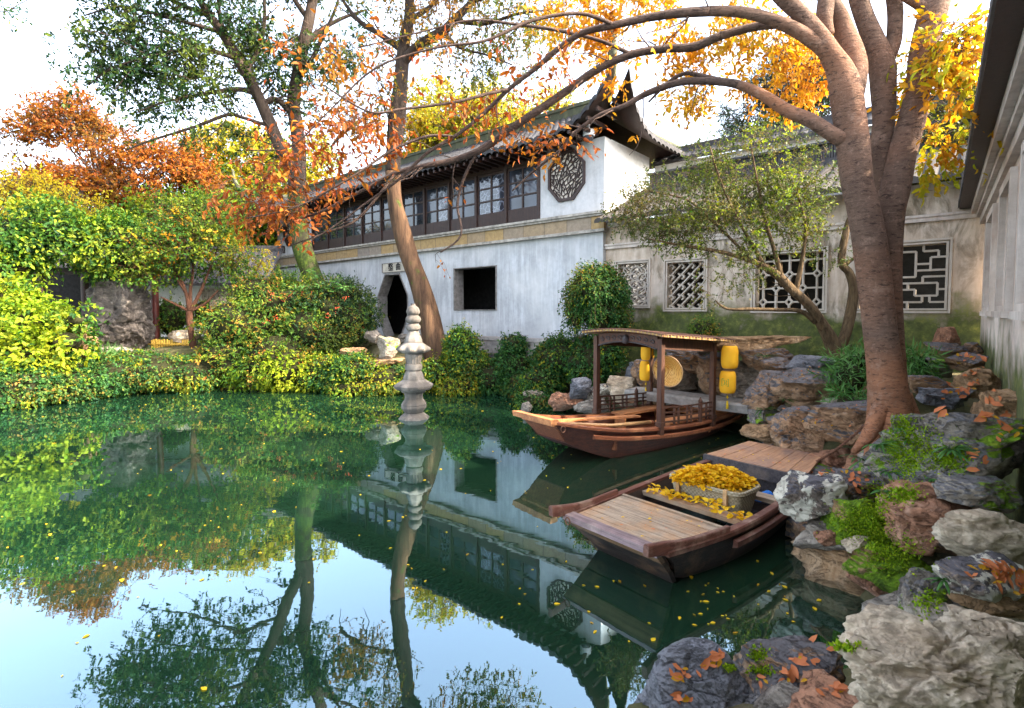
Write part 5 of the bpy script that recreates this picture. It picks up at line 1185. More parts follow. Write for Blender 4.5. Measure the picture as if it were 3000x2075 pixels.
def crown(name, mat, par, rng, E, n, twig, nl, L, Wd=.5, six=False, shell=0, droop=.3, gap=-.3, gs=1.0, barkmat=None, tr=.006, nz=.35, keep=None, upn=.6, up=0):
    P, U = sample(rng, E, n, shell, nz, gap, gs, keep); U = unit(U+np.array([0, 0, up])); P1, B, ld, N = sprays(rng, P, U, twig, nl, L, droop, upn=upn)
    o = leaf_obj(name, mat, par, rng, B, ld, N, L, Wd, six)
    if barkmat is not None:
        V, q_ = twig_arrays(P-(P1-P)*.6, P1, tr, tr*.35); link("twig", mesh_np("twig", V-np.array(org(par)), [q_]), barkmat, par)
    return o
def core(par, E, k, seed, mat=None, name="dark_core"):  # lumpy filler bodies, no real stalks; their dark colour paints the inner shade
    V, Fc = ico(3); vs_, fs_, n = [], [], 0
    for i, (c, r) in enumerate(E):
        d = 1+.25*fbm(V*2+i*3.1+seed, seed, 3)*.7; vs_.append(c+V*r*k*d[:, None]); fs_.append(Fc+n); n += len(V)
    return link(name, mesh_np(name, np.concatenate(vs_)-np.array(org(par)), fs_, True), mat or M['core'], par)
def bush(name, label, cat, E, mat, n, twig, nl, L, Wd=.6, six=False, seed=1, droop=.35, k=.80, group=None, shell=.32, gap=-.75, extra=None, up=0, corem=None):
    c = np.mean([e[0] for e in E], 0); b0 = min(e[0][2]-e[1][2] for e in E)
    par = thing(name, label, cat, (float(c[0]), float(c[1]), float(b0)), 0, group); rng = np.random.default_rng(seed)
    crown("foliage", mat, par, rng, E, n, twig, nl, L, Wd, six, shell, droop, gap, .9, None, up=up)
    if extra: crown("foliage", extra[0], par, rng, E, extra[1], twig, nl, L, Wd, six, shell*.8, droop, -.1, 1.3, None, up=up)
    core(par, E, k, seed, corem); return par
def limb(pts, n=5):
    """(px,py,Y,halfwidth px) -> smooth world points and radii"""
    W_ = [tuple(at(a, b_, Y))+(h/F*Y,) for a, b_, Y, h in pts]; S = spline(W_, n); return [s[:3] for s in S], [max(.003, float(s[3])) for s in S]
def wander(rng, p, d, ln, n, r0, r1, wob=.25, g=(0, 0, .0)):
    P = [np.array(p, float)]; d = np.array(d, float)
    for i in range(n): d = d+rng.normal(0, wob, 3)+np.array(g); d /= np.linalg.norm(d); P.append(P[-1]+d*ln/n)
    return P, list(np.linspace(r0, r1, n+1))
def branches(rng, limbs, per_m, ln, f0=.3, bias=(0, 0, .3), wob=.25, g=(0, 0, 0), rk=.5, n=6, rmin=.004, rmax=1):
    out = []
    for pts, rad in limbs:
        P = np.array(pts); L = np.linalg.norm(np.diff(P, axis=0), axis=1).sum(); m = rng.poisson(per_m*L*(1-f0))
        for k in range(m):
            f = rng.uniform(f0, 1); i = min(int(f*(len(P)-1)), len(P)-2); t = P[i+1]-P[i]; t = t/np.linalg.norm(t); v = rng.normal(0, 1, 3); v -= t*(v@t); v /= np.linalg.norm(v)
            d = t*.55+v*.8+np.array(bias); d /= np.linalg.norm(d); r = min(rad[i]*rk, rmax); l = ln*rng.uniform(.5, 1.2)*(1.15-.5*f)
            out.append(wander(rng, P[i], d, l, n, max(rmin, r), rmin*.6, wob, g))
    return out
def wood(name, mat, par, limbs, seg=10, wob=.05, seed=0):
    b = MB()
    for k, (p, r) in enumerate(limbs): b.tube(p, r, seg if max(r) > .06 else (6 if max(r) > .02 else 4), True, wob if max(r) > .06 else 0, seed+k)
    return b.build(name, mat, par, True)
def leaves_on(rng, limbs, step, f0=.2, jit=.02, droop=.5):
    B, D, N = [], [], []
    for p, r in limbs:
        P = np.array(p); seg = np.linalg.norm(np.diff(P, axis=0), axis=1); L = seg.sum(); m = int(L*(1-f0)/step)
        if m < 1: continue
        f = np.sort(rng.uniform(f0, 1, m))*(len(P)-1); i = np.minimum(f.astype(int), len(P)-2); w = (f-i)[:, None]
        t = unit(P[i+1]-P[i]); side = unit(np.cross(t, np.array([0, 0, 1.0]))+1e-6)*np.where(np.arange(m) % 2, 1, -1)[:, None]
        B.append(P[i]*(1-w)+P[i+1]*w+rng.normal(0, jit, (m, 3))); D.append(unit(t*.5+side*.8+rng.normal(0, .35, (m, 3))+np.array([0, 0, -droop]))); N.append(unit(rng.normal(0, .5, (m, 3))+np.array([0, 0, 1.0])+side*.3))
    return np.concatenate(B), np.concatenate(D), np.concatenate(N)

# --- background trees -------------------------------------------------
def bgtree(name, label, E, mat, n, nl, L, trunk, bark, seed, cat="tree", Wd=.5, twig=.7, gap=-.25, gs=.45, extra=None, droop=.2, nbr=0):
    base = at(*trunk[0][:3]); rng = np.random.default_rng(seed); par = thing(name, label, cat, (base.x, base.y, max(0, base.z)))
    lm = [limb(trunk)]; top = np.array(lm[0][0][-1])
    for c, r in E:
        for _ in range(3):
            q_ = np.array(lm[0][0][rng.integers(len(lm[0][0])*2//5, len(lm[0][0]))]); e = c+rng.normal(0, .45, 3)*r; mid = (q_+e)/2+np.array([0, 0, .08*np.linalg.norm(e-q_)]); S = spline([q_, mid, e], 4); lm.append((S, list(np.linspace(lm[0][1][-1]*.8, .02, len(S)))))
    wood("trunk", bark, par, lm, 8, .06, seed)
    crown("crown", mat, par, rng, E, n, twig, nl, L, Wd, False, 0, droop, gap, gs, bark, .012)
    if extra: crown("crown", extra[0], par, rng, E, extra[1], twig, nl, L, Wd, False, 0, droop, -.05, gs*1.3, None)
    return par
bgtree("maple_tree", "tall orange and rust autumn tree rising over the left bank", [ell(300, 420, 28, 190, 110), ell(130, 450, 28, 130, 100), ell(430, 540, 27.5, 190, 100), ell(250, 590, 27, 170, 80), ell(90, 550, 27.5, 110, 70), ell(540, 470, 28, 90, 70), ell(250, 330, 28, 120, 60)],
       M['lf_orange'], 4200, 10, .17, [(330, 960, 28, 16), (320, 800, 28, 14), (330, 680, 28, 10), (310, 560, 28, 6)], M['bark_k'], 51, gap=.04, gs=.6)
bgtree("willow_tree", "yellow weeping willow hanging behind the left shrubs", [ell(60, 570, 22, 120, 60), ell(210, 610, 22, 90, 45)], M['lf_willow'], 500, 9, .13, [(100, 960, 22, 12), (110, 760, 22, 10), (110, 600, 22, 7)], M['bark_k'], 52)
wl = bpy.data.objects["willow_tree"]; rng = np.random.default_rng(6); P, U = sample(rng, [ell(70, 555, 22, 130, 40), ell(215, 600, 22, 95, 35)], 330, 0, .2, -1)
lm = [wander(rng, p, (rng.normal(0, .25), rng.normal(0, .25), -.6), rng.uniform(1.0, 2.4), 7, .012, .005, .10, (0, 0, -.25)) for p in P]
B, D, N = leaves_on(rng, lm, .035, .0, .02, .8); leaf_obj("crown", M['lf_willow'], wl, rng, B, D, N, .13, .25); wood("branch", M['bark_y'], wl, lm, 3)
bgtree("broadleaf_tree", "bright yellow-green tree behind the hall's left roof corner", [ell(690, 480, 33, 150, 100), ell(800, 560, 32, 120, 80), ell(620, 560, 32, 100, 90), ell(880, 460, 33, 90, 80)], M['lf_yellow'], 2600, 10, .20, [(740, 950, 33, 14), (735, 700, 33, 12), (720, 500, 33, 7)], M['bark_k'], 53, extra=(M['lf_green'], 1500))
bgtree("ginkgo_tree", "glowing yellow-green tree rising behind the hall's long roof", [ell(1330, 340, 29, 140, 110), ell(1240, 400, 29, 90, 70), ell(1440, 370, 29, 130, 80), ell(1540, 400, 29, 90, 50), ell(1620, 330, 30, 80, 60)], M['lf_yellow'], 3000, 11, .17, [(1370, 950, 29, 14), (1370, 600, 29, 12), (1360, 400, 29, 6)], M['bark_k'], 54, gap=-.2)
bgtree("conifer_tree", "dark blue-green conifer behind the corridor roofs", [ell(2240, 310, 18.5, 130, 90), ell(2170, 400, 18.5, 70, 50), ell(2330, 240, 18.5, 120, 90), ell(2300, 400, 18.5, 120, 60), ell(2420, 320, 18.5, 80, 90)], M['lf_conifer'], 3600, 13, .07, [(2310, 900, 18.5, 16), (2310, 600, 18.5, 14), (2310, 300, 18.5, 8)], M['bark_k'], 55, Wd=.35, twig=.35, gap=-.15, gs=.9)
bgtree("spindle_tree", "sunlit olive and lime shrub tree above the corridor's right roof end", [ell(2770, 480, 11.5, 90, 110), ell(2800, 330, 12, 60, 90), ell(2720, 560, 11.3, 70, 50)], M['lf_box'], 1500, 11, .055, [(2760, 780, 12.5, 8), (2760, 640, 12.3, 7), (2770, 480, 11.8, 4)], M['bark_y'], 56, twig=.3, gap=-.2, gs=1.5, extra=(M['lf_yellow'], 700))
bgtree("evergreen_tree", "deep green tree mass behind the covered walk", [ell(560, 680, 26, 180, 110), ell(420, 740, 25, 130, 80), ell(730, 660, 27, 110, 90), ell(250, 700, 24, 150, 80)], M['lf_green'], 3600, 10, .17, [(520, 960, 26, 14), (520, 800, 26, 12), (520, 700, 26, 7)], M['bark_k'], 57, extra=(M['lf_lime'], 1100), gap=-.35)

# --- leaning trees in front of the hall ------------------------------
A_ = [[(940, 880, 19.5, 34), (925, 840, 19.5, 31), (905, 785, 19.5, 28), (887, 730, 19.5, 27), (875, 670, 19.5, 25), (870, 610, 19.5, 24), (869, 545, 19.5, 25), (872, 490, 19.6, 24), (876, 430, 19.7, 19), (868, 370, 19.8, 18), (860, 300, 19.9, 18), (872, 220, 20, 17), (887, 140, 20, 16), (905, 60, 20, 15), (917, -10, 20.2, 13), (930, -110, 20.4, 10), (945, -220, 20.6, 5)],
      [(868, 520, 19.5, 18), (846, 480, 19.4, 18), (820, 430, 19.3, 17), (795, 370, 19.3, 17), (760, 290, 19.2, 16), (722, 215, 19.2, 16), (690, 160, 19.1, 15), (655, 100, 19, 14), (610, 40, 19, 11), (560, -40, 19, 8), (500, -130, 19, 4)],
      [(795, 372, 19.3, 5), (711, 345, 19, 5), (665, 337, 18.8, 5), (570, 372, 18.5, 4), (440, 412, 18.2, 3), (370, 440, 18, 2)],
      [(770, 305, 19.3, 9), (810, 292, 19.5, 8), (850, 330, 19.8, 8)], [(745, 275, 19.2, 8), (700, 262, 19, 7), (600, 275, 18.6, 5), (480, 300, 18.3, 3), (400, 330, 18, 2)],
      [(700, 175, 19.1, 8), (620, 150, 18.7, 6), (520, 150, 18.4, 5), (420, 170, 18.1, 4), (320, 205, 18, 3), (260, 250, 18, 2)], [(650, 95, 19, 7), (560, 70, 18.6, 5), (450, 40, 18.2, 4), (350, 20, 18, 3), (250, 45, 18, 2)],
      [(887, 140, 20, 9), (930, 95, 20.2, 7), (1000, 55, 20.4, 5), (1070, 30, 20.6, 3)], [(872, 230, 20, 8), (910, 180, 19.6, 6), (950, 100, 19.2, 5), (985, 20, 19, 4), (1010, -80, 19, 2)], [(720, 210, 19.2, 7), (755, 150, 19.4, 6), (775, 60, 19.6, 5), (770, -60, 19.8, 3)],
      [(610, 40, 19, 7), (520, 10, 18.6, 5), (430, -50, 18.4, 4), (330, -70, 18.4, 2)], [(905, 60, 20, 8), (850, -20, 20, 6), (800, -120, 20, 4), (740, -220, 20, 2)], [(917, -10, 20.2, 8), (1000, -90, 20.4, 5), (1080, -160, 20.6, 3)], [(655, 100, 19, 7), (640, 10, 19, 5), (650, -100, 19, 4), (640, -210, 19, 2)]]
def bigtree(name, label, limbs_px, bark, lowbark, lowmax, mat, seed, per, ln, tw_per, twl, step, L, Wd, droop=.4, bias=(0, 0, .15), g=(0, 0, -.02), E=None, nE=0, gapE=-.02):
    lm = [limb(l) for l in limbs_px]; base = Vector(lm[0][0][0]); par = thing(name, label, "tree", base); rng = np.random.default_rng(seed)
    P, R_ = lm[0]; k = int(len(P)*lowmax)
    wood("trunk", lowbark, par, [(P[:k+1], R_[:k+1])], 16, .07, seed); wood("limb", bark, par, [(P[k:], R_[k:])]+lm[1:], 9, .05, seed)
    b1 = branches(rng, [(P[k:], R_[k:])]+lm[1:], per, ln, .15, bias, .22, g, .45, 6, .010, .03); b2 = branches(rng, b1+lm[2:], tw_per, twl, .15, bias, .25, g, .5, 4, .005, .008)
    wood("twig", bark, par, b1+b2, 4); B, D, N = leaves_on(rng, b2, step, .1, .05, droop); leaf_obj("crown", mat, par, rng, B, D, N, L, Wd)
    if E: crown("crown", mat, par, rng, E, nE, .55, 11, L*.95, Wd, False, 0, droop, gapE, .75, bark, .006)
    return par
bigtree("elm_tree", "mossy forked tree leaning left in front of the hall's left end", A_, M['bark_k'], M['bark_m'], .36, M['lf_dark'], 61, .62, 2.3, 2.6, 1.0, .030, .155, .42, E=[ell(330, 150, 18.2, 130, 80, 1.6), ell(470, 110, 18.3, 140, 90, 1.6), ell(420, 260, 18.2, 130, 70, 1.4), ell(560, 220, 18.6, 120, 80, 1.5), ell(640, 60, 18.8, 140, 80, 1.6), ell(310, 40, 18, 90, 60, 1.2), ell(560, 340, 18.6, 130, 50, 1.2), ell(800, 140, 19.6, 110, 120, 1.6), ell(960, 110, 20, 110, 90, 1.5), ell(400, -80, 18.4, 170, 90, 1.6), ell(650, -150, 19, 180, 110, 1.8), ell(880, -160, 20, 170, 110, 1.8), ell(250, 120, 18, 50, 60, 1), ell(480, -170, 18.4, 220, 90, 1.8), ell(760, -240, 19.6, 220, 90, 1.8)], nE=4300)
B_ = [[(1290, 1065, 16.4, 44), (1278, 1030, 16.4, 38), (1264, 960, 16.4, 33), (1246, 890, 16.4, 30), (1227, 830, 16.4, 28), (1205, 770, 16.4, 27), (1187, 710, 16.4, 26), (1171, 650, 16.4, 24), (1159, 600, 16.4, 22), (1152, 540, 16.4, 21), (1151, 480, 16.4, 22), (1157, 410, 16.4, 24), (1163, 340, 16.4, 25), (1170, 270, 16.4, 21), (1177, 200, 16.4, 20), (1185, 120, 16.5, 17), (1198, 60, 16.6, 15), (1200, 0, 16.7, 14), (1195, -120, 16.8, 10), (1180, -260, 17, 4)],
      [(1176, 190, 16.4, 15), (1215, 145, 16.2, 14), (1262, 112, 16, 14), (1300, 90, 15.9, 13), (1335, 55, 15.8, 12), (1385, 5, 15.7, 9), (1440, -70, 15.6, 7), (1510, -160, 15.5, 4)], [(1180, 150, 16.5, 9), (1120, 105, 16.7, 8), (1050, 60, 17, 6), (990, -20, 17.2, 4), (940, -110, 17.4, 2)],
      [(1330, 60, 15.8, 7), (1420, 70, 15.4, 5), (1520, 40, 15.2, 4), (1620, 30, 15, 2)], [(1198, 60, 16.6, 8), (1260, 20, 16.8, 6), (1320, -50, 17, 4)], [(1300, 92, 15.9, 6), (1345, 140, 15.6, 4), (1420, 160, 15.4, 3), (1500, 190, 15.2, 2)], [(1385, 5, 15.7, 6), (1490, -30, 15.4, 4), (1590, -60, 15.2, 2)], [(1200, 0, 16.7, 7), (1130, -80, 16.9, 5), (1080, -180, 17, 3)], [(1166, 330, 16.4, 4), (1130, 330, 16.2, 3), (1075, 345, 16, 4), (1010, 385, 15.8, 6), (970, 430, 15.6, 3)]]
bigtree("camphor_tree", "thick brown furrowed trunk leaning left before the octagonal doorway", B_, M['bark_k'], M['bark_f'], .50, M['lf_treeb'], 62, .55, 2.0, 2.4, .9, .040, .12, .42, E=[ell(1250, 60, 16.4, 130, 80, 1.3), ell(1090, 60, 17, 110, 80, 1.3), ell(1410, 70, 15.6, 140, 70, 1.2), ell(1570, 40, 15.3, 120, 60, 1.1), ell(1350, 190, 15.7, 100, 60, 1), ell(1480, 190, 15.3, 90, 50, .9), ell(1030, 330, 15.8, 80, 60, .9), ell(1200, -130, 16.8, 170, 90, 1.5), ell(1470, -110, 15.6, 150, 80, 1.3), ell(1120, 230, 16, 80, 70, 1), ell(1250, -180, 16.8, 220, 80, 1.8), ell(1500, -190, 16, 200, 90, 1.6)], nE=2700)

# --- smooth barked tree on the right with the overhanging boughs ------
Cc = dict(
 left=[(2612, 1345, 5.55, 72), (2608, 1270, 5.6, 63), (2604, 1180, 5.6, 54), (2594, 1090, 5.6, 48), (2583, 1000, 5.6, 44), (2566, 850, 5.6, 42.5), (2548, 713, 5.6, 43), (2526, 600, 5.6, 42), (2512, 545, 5.6, 40), (2500, 439, 5.6, 41), (2490, 351, 5.6, 42), (2479, 270, 5.6, 43), (2462, 210, 5.6, 35), (2433, 160, 5.6, 28), (2398, 105, 5.6, 25), (2350, 45, 5.6, 22), (2300, 0, 5.6, 21), (2230, -70, 5.6, 18), (2140, -150, 5.7, 10)],
 right=[(2628, 1260, 5.72, 36), (2622, 1150, 5.72, 33), (2612, 1000, 5.72, 32), (2609, 850, 5.72, 29), (2610, 713, 5.72, 29), (2611, 620, 5.7, 34), (2624, 550, 5.7, 38), (2647, 439, 5.7, 36), (2671, 351, 5.7, 34), (2688, 263, 5.7, 30), (2697, 175, 5.7, 32), (2720, 88, 5.7, 35), (2745, 0, 5.7, 34), (2775, -120, 5.7, 28), (2790, -260, 5.7, 16)],
 mid=[(2606, 640, 5.85, 27.6), (2590, 530, 5.9, 27.6), (2583, 439, 5.9, 29.4), (2590, 351, 5.9, 28.5), (2588, 263, 5.9, 31.3), (2582, 190, 5.9, 33.1), (2560, 120, 5.9, 27.6), (2532, 50, 5.9, 23.9), (2508, -30, 5.9, 22.1), (2480, -150, 5.9, 13.8)],
 m2=[(2596, 180, 5.9, 20), (2616, 130, 5.88, 20), (2622, 80, 5.86, 20), (2622, 20, 5.84, 20), (2605, -60, 5.8, 15), (2580, -160, 5.8, 8)],
 l2=[(2490, 285, 5.65, 34), (2505, 210, 5.7, 32), (2495, 150, 5.75, 30), (2470, 85, 5.8, 26), (2450, 40, 5.8, 25), (2415, -20, 5.8, 22), (2370, -110, 5.8, 14)],
 l3=[(2425, 105, 5.75, 18), (2415, 60, 5.75, 22), (2420, 0, 5.75, 22), (2430, -90, 5.75, 15)],
 tp=[(2715, 30, 5.7, 16), (2690, 12, 5.7, 14), (2650, -10, 5.7, 11), (2600, -50, 5.7, 8)],
 arch=[(2462, 225, 5.6, 22), (2418, 150, 5.6, 22), (2377, 116, 5.6, 20), (2307, 76, 5.6, 18), (2219, 45, 5.65, 16), (2131, 33, 5.7, 14), (2000, 38, 5.8, 13), (1900, 52, 5.9, 11), (1800, 74, 6, 10), (1710, 95, 6.1, 9), (1640, 140, 6.2, 8), (1570, 200, 6.3, 7), (1490, 262, 6.4, 6), (1420, 330, 6.5, 5.5), (1340, 395, 6.6, 5), (1250, 450, 6.6, 4.5), (1170, 525, 6.7, 4), (1080, 590, 6.8, 3), (990, 655, 6.8, 2), (920, 700, 6.8, 1.5)],
 bough=[(2440, 170, 5.62, 14), (2400, 110, 5.62, 15), (2333, 70, 5.7, 14), (2260, 72, 5.8, 13), (2197, 82, 5.9, 12), (2110, 106, 6, 12), (2035, 137, 6.1, 12), (1950, 143, 6.2, 11), (1850, 160, 6.3, 11), (1751, 203, 6.4, 11), (1667, 262, 6.5, 11), (1596, 311, 6.6, 11), (1533, 353, 6.7, 11), (1470, 398, 6.8, 11), (1400, 444, 6.9, 10), (1320, 472, 7, 9), (1244, 487, 7, 8), (1160, 508, 7.1, 7), (1060, 560, 7.2, 5), (960, 612, 7.2, 4), (860, 650, 7.2, 2.5), (770, 690, 7.2, 1.5)],
 low=[(2512, 450, 5.6, 18), (2475, 412, 5.6, 22), (2443, 396, 5.6, 21), (2373, 352, 5.7, 19), (2307, 325, 5.8, 17), (2241, 283, 5.9, 15), (2175, 252, 6, 13), (2110, 240, 6.1, 11), (2000, 240, 6.3, 10), (1900, 272, 6.5, 9), (1830, 310, 6.6, 7), (1760, 336, 6.7, 6), (1690, 385, 6.8, 5), (1640, 440, 6.9, 4), (1560, 505, 7, 3), (1500, 560, 7, 2)],
 low2=[(2140, 243, 6.1, 8), (2060, 225, 6.2, 8), (2010, 215, 6.3, 6), (1960, 240, 6.4, 5), (1900, 300, 6.5, 3)],
 s1=[(1490, 262, 6.4, 5), (1430, 275, 6.3, 5), (1330, 300, 6.2, 4), (1180, 320, 6.1, 4), (1090, 330, 6, 3), (1010, 290, 6, 3), (950, 250, 6, 2)],
 s2=[(1330, 400, 6.6, 4), (1250, 400, 6.4, 4), (1150, 440, 6.3, 4), (1060, 500, 6.2, 3), (960, 560, 6.2, 3), (860, 610, 6.2, 2), (720, 640, 6.2, 1.5)],
 s3=[(1800, 74, 6, 6), (1700, 40, 5.9, 5), (1560, 60, 5.8, 5), (1420, 120, 5.7, 4), (1280, 140, 5.7, 3), (1100, 200, 5.7, 3), (960, 330, 5.8, 2), (850, 430, 5.9, 2), (720, 440, 6, 1.5)],
 s4=[(1400, 444, 6.9, 5), (1360, 520, 7, 4), (1340, 600, 7, 4), (1350, 690, 7, 3), (1290, 740, 7, 2)],
 s5=[(1160, 508, 7.1, 5), (1050, 640, 7, 4), (960, 680, 7, 3), (850, 720, 7, 2)], s6=[(1850, 160, 6.3, 6), (1760, 120, 6.3, 5), (1640, 90, 6.3, 5), (1500, 70, 6.3, 4), (1380, 60, 6.3, 3), (1250, 90, 6.3, 2), (1050, 140, 6.3, 2)])
lmC = {k: limb(v) for k, v in Cc.items()}
big = thing("hackberry_tree", "big smooth pinkish trunk splitting into bare limbs with orange leaved boughs over the pond", "tree", at(2606, 1320, 5.6))
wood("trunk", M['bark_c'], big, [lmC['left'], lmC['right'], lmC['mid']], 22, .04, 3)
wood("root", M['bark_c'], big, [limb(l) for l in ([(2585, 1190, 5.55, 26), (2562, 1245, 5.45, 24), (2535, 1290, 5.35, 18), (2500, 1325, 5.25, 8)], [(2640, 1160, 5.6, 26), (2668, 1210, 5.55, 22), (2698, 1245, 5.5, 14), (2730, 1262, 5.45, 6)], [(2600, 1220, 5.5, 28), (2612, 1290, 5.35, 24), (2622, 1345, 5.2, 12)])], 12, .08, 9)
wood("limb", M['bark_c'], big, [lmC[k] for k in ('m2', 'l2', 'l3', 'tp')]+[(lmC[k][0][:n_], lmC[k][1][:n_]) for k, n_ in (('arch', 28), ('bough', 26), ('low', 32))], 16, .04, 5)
wood("bough", M['bark_d'], big, [(lmC[k][0][n_-1:], lmC[k][1][n_-1:]) for k, n_ in (('arch', 28), ('bough', 26), ('low', 32))]+[lmC[k] for k in ('low2', 's1', 's2', 's3', 's4', 's5', 's6')], 9, .05, 7)
rng = np.random.default_rng(71)
main = [lmC[k] for k in ('arch', 'bough', 'low')]; thin = [lmC[k] for k in ('low2', 's1', 's2', 's3', 's4', 's5', 's6')]
b1 = branches(rng, main, 2.1, .85, .28, (-.15, 0, -.05), .24, (0, 0, -.03), .4, 6, .004, .010)+branches(rng, thin, 3.2, .7, .1, (-.15, 0, -.05), .24, (0, 0, -.05), .5, 6, .003, .007)
b2 = branches(rng, b1, 3.0, .36, .25, (0, 0, -.12), .25, (0, 0, -.05), .6, 4, .002, .004)
wood("twig", M['bark_d'], big, b1+b2, 4)
B, D, N = leaves_on(rng, b2, .052, .2, .012, .55); gold = B[:, 0] > (1690-1500)/F*6.4; keep = rng.uniform(0, 1, len(B)) < .82
leaf_obj("crown", M['lf_rust'], big, rng, B[~gold & keep], D[~gold & keep], N[~gold & keep], .085, .46, True)
leaf_obj("crown", M['lf_gold'], big, rng, B[gold & keep], D[gold & keep], N[gold & keep], .085, .46, True)
# leaves of its own high crown that hang into view around the limbs
E = [ell(2000, 60, 7.5, 240, 70, .8), ell(2200, 150, 7.8, 150, 90, .8), ell(1880, 170, 7.6, 140, 70, .7), ell(2330, 220, 8, 110, 80, .7), ell(2060, 260, 7.8, 110, 50, .6), ell(1700, 40, 7.6, 130, 50, .7)]
crown("crown", M['lf_gold'], big, rng, E, 1050, .30, 6, .085, .48, True, 0, .45, -.15, 1.6, M['bark_d'], .004)
E = [ell(2790, 110, 5.5, 70, 130, .5), ell(2770, 280, 5.6, 70, 110, .5), ell(2740, 400, 5.8, 70, 60, .4)]
crown("crown", M['lf_gold'], big, rng, E, 200, .30, 5, .095, .48, True, 0, .45, -.2, 1.6, M['bark_d'], .004); 
crown("crown", M['lf_yellow'], big, rng, [ell(2790, 170, 5.4, 70, 150, .5), ell(2760, 420, 5.8, 80, 90, .4)], 120, .30, 5, .095, .48, True, 0, .45, -.2, 1.6)
E = [ell(880, 480, 6.6, 180, 90, .7), ell(760, 560, 6.6, 140, 80, .6), ell(1010, 380, 6.3, 140, 70, .6), ell(980, 150, 6.2, 150, 60, .6), ell(1500, 170, 6.2, 200, 60, .6), ell(1250, 200, 6.2, 160, 50, .6)]
crown("crown", M['lf_rust'], big, rng, E+[ell(1150, 330, 6.4, 120, 60, .6), ell(820, 620, 6.8, 140, 60, .6), ell(1400, 330, 6.5, 160, 60, .5), ell(1620, 420, 6.8, 110, 50, .5)], 560, .28, 5, .085, .46, True, 0, .5, -.1, 1.6, M['bark_d'], .003)

# --- forked shrub tree in front of the corridor -----------------------
sh_ = thing("privet_tree", "small forked olive-leaved tree spreading before the lattice windows", "tree", at(2455, 1060, 9.6))
lmD = [limb(l) for l in ([(2455, 1075, 9.6, 26), (2452, 1040, 9.6, 23), (2436, 1000, 9.6, 20), (2405, 945, 9.55, 16), (2370, 895, 9.5, 14), (2315, 845, 9.5, 13), (2275, 805, 9.5, 12), (2215, 770, 9.5, 8), (2120, 740, 9.5, 6), (2000, 720, 9.5, 4), (1900, 700, 9.5, 2)],
    [(2450, 1040, 9.6, 18), (2475, 985, 9.65, 15), (2492, 920, 9.7, 14), (2501, 850, 9.7, 13), (2488, 800, 9.7, 12), (2466, 775, 9.7, 10), (2468, 730, 9.7, 10), (2482, 665, 9.7, 9), (2490, 640, 9.7, 8)], [(2478, 775, 9.7, 6), (2510, 752, 9.7, 4), (2540, 740, 9.7, 3)],
    [(2390, 945, 9.55, 8), (2345, 912, 9.5, 7), (2270, 908, 9.4, 6), (2200, 906, 9.3, 6), (2130, 905, 9.2, 4), (2095, 880, 9.2, 2)], [(2290, 815, 9.5, 8), (2270, 740, 9.5, 6), (2240, 640, 9.6, 5), (2220, 540, 9.6, 3), (2200, 430, 9.6, 2)],
    [(2330, 860, 9.5, 8), (2350, 760, 9.5, 6), (2360, 660, 9.5, 4), (2330, 550, 9.5, 3)], [(2200, 760, 9.5, 5), (2120, 680, 9.6, 4), (2020, 590, 9.7, 3), (1900, 560, 9.7, 2)], [(2240, 780, 9.5, 6), (2150, 620, 9.4, 4), (2100, 500, 9.4, 3), (2080, 430, 9.4, 2)])]
wood("trunk", M['bark_y'], sh_, lmD, 10, .08, 2); rng = np.random.default_rng(72)
b1 = branches(rng, lmD[4:]+lmD[:1], 4.0, .6, .35, (0, 0, .1), .25, (0, 0, 0), .5, 5, .006, .012); wood("branch", M['bark_y'], sh_, b1, 4)
E = [ell(2010, 600, 9.7, 190, 95, .7), ell(2200, 500, 9.8, 140, 90, .7), ell(2090, 690, 9.5, 160, 70, .6), ell(2290, 620, 9.6, 130, 110, .6), ell(1880, 640, 9.7, 110, 55, .5), ell(2150, 790, 9.4, 130, 45, .4), ell(2400, 520, 9.8, 70, 90, .5), ell(2260, 410, 9.9, 110, 50, .5), ell(2100, 865, 9.3, 70, 22, .3), ell(1830, 600, 9.7, 60, 40, .4), ell(2420, 700, 9.6, 60, 80, .4), ell(2080, 470, 9.8, 70, 80, .4)]
crown("crown", M['lf_box'], sh_, rng, E, 2800, .24, 12, .042, .55, False, 0, .12, -.18, 1.9, M['bark_y'], .0035); crown("crown", M['lf_lime'], sh_, rng, E[1:4]+E[7:8], 420, .24, 11, .044, .55, False, 0, .1, .0, 1.9)

# --- small red-barked tree on the left bank ---------------------------
cm = thing("crape_myrtle", "small red-barked tree with fanning branches beside the red column", "tree", at(565, 1020, 17.6))
lmE = [limb(l) for l in ([(567, 1030, 17.6, 11), (562, 985, 17.6, 9), (556, 945, 17.6, 9), (555, 912, 17.6, 9)], [(555, 915, 17.6, 7), (545, 860, 17.5, 5), (520, 800, 17.4, 4), (480, 740, 17.3, 2)], [(556, 912, 17.6, 6), (558, 850, 17.6, 5), (565, 790, 17.6, 3), (560, 700, 17.6, 2)], [(557, 912, 17.6, 7), (585, 860, 17.7, 5), (610, 800, 17.8, 3), (640, 720, 17.8, 2)], [(554, 912, 17.6, 5), (520, 895, 17.4, 4), (470, 870, 17.2, 2)], [(557, 912, 17.6, 5), (600, 890, 17.8, 4), (640, 850, 18, 2)], [(545, 860, 17.5, 4), (500, 790, 17.2, 3), (440, 720, 17, 2)])]
wood("trunk", M['bark_r'], cm, lmE, 8, .08, 4); rng = np.random.default_rng(73)
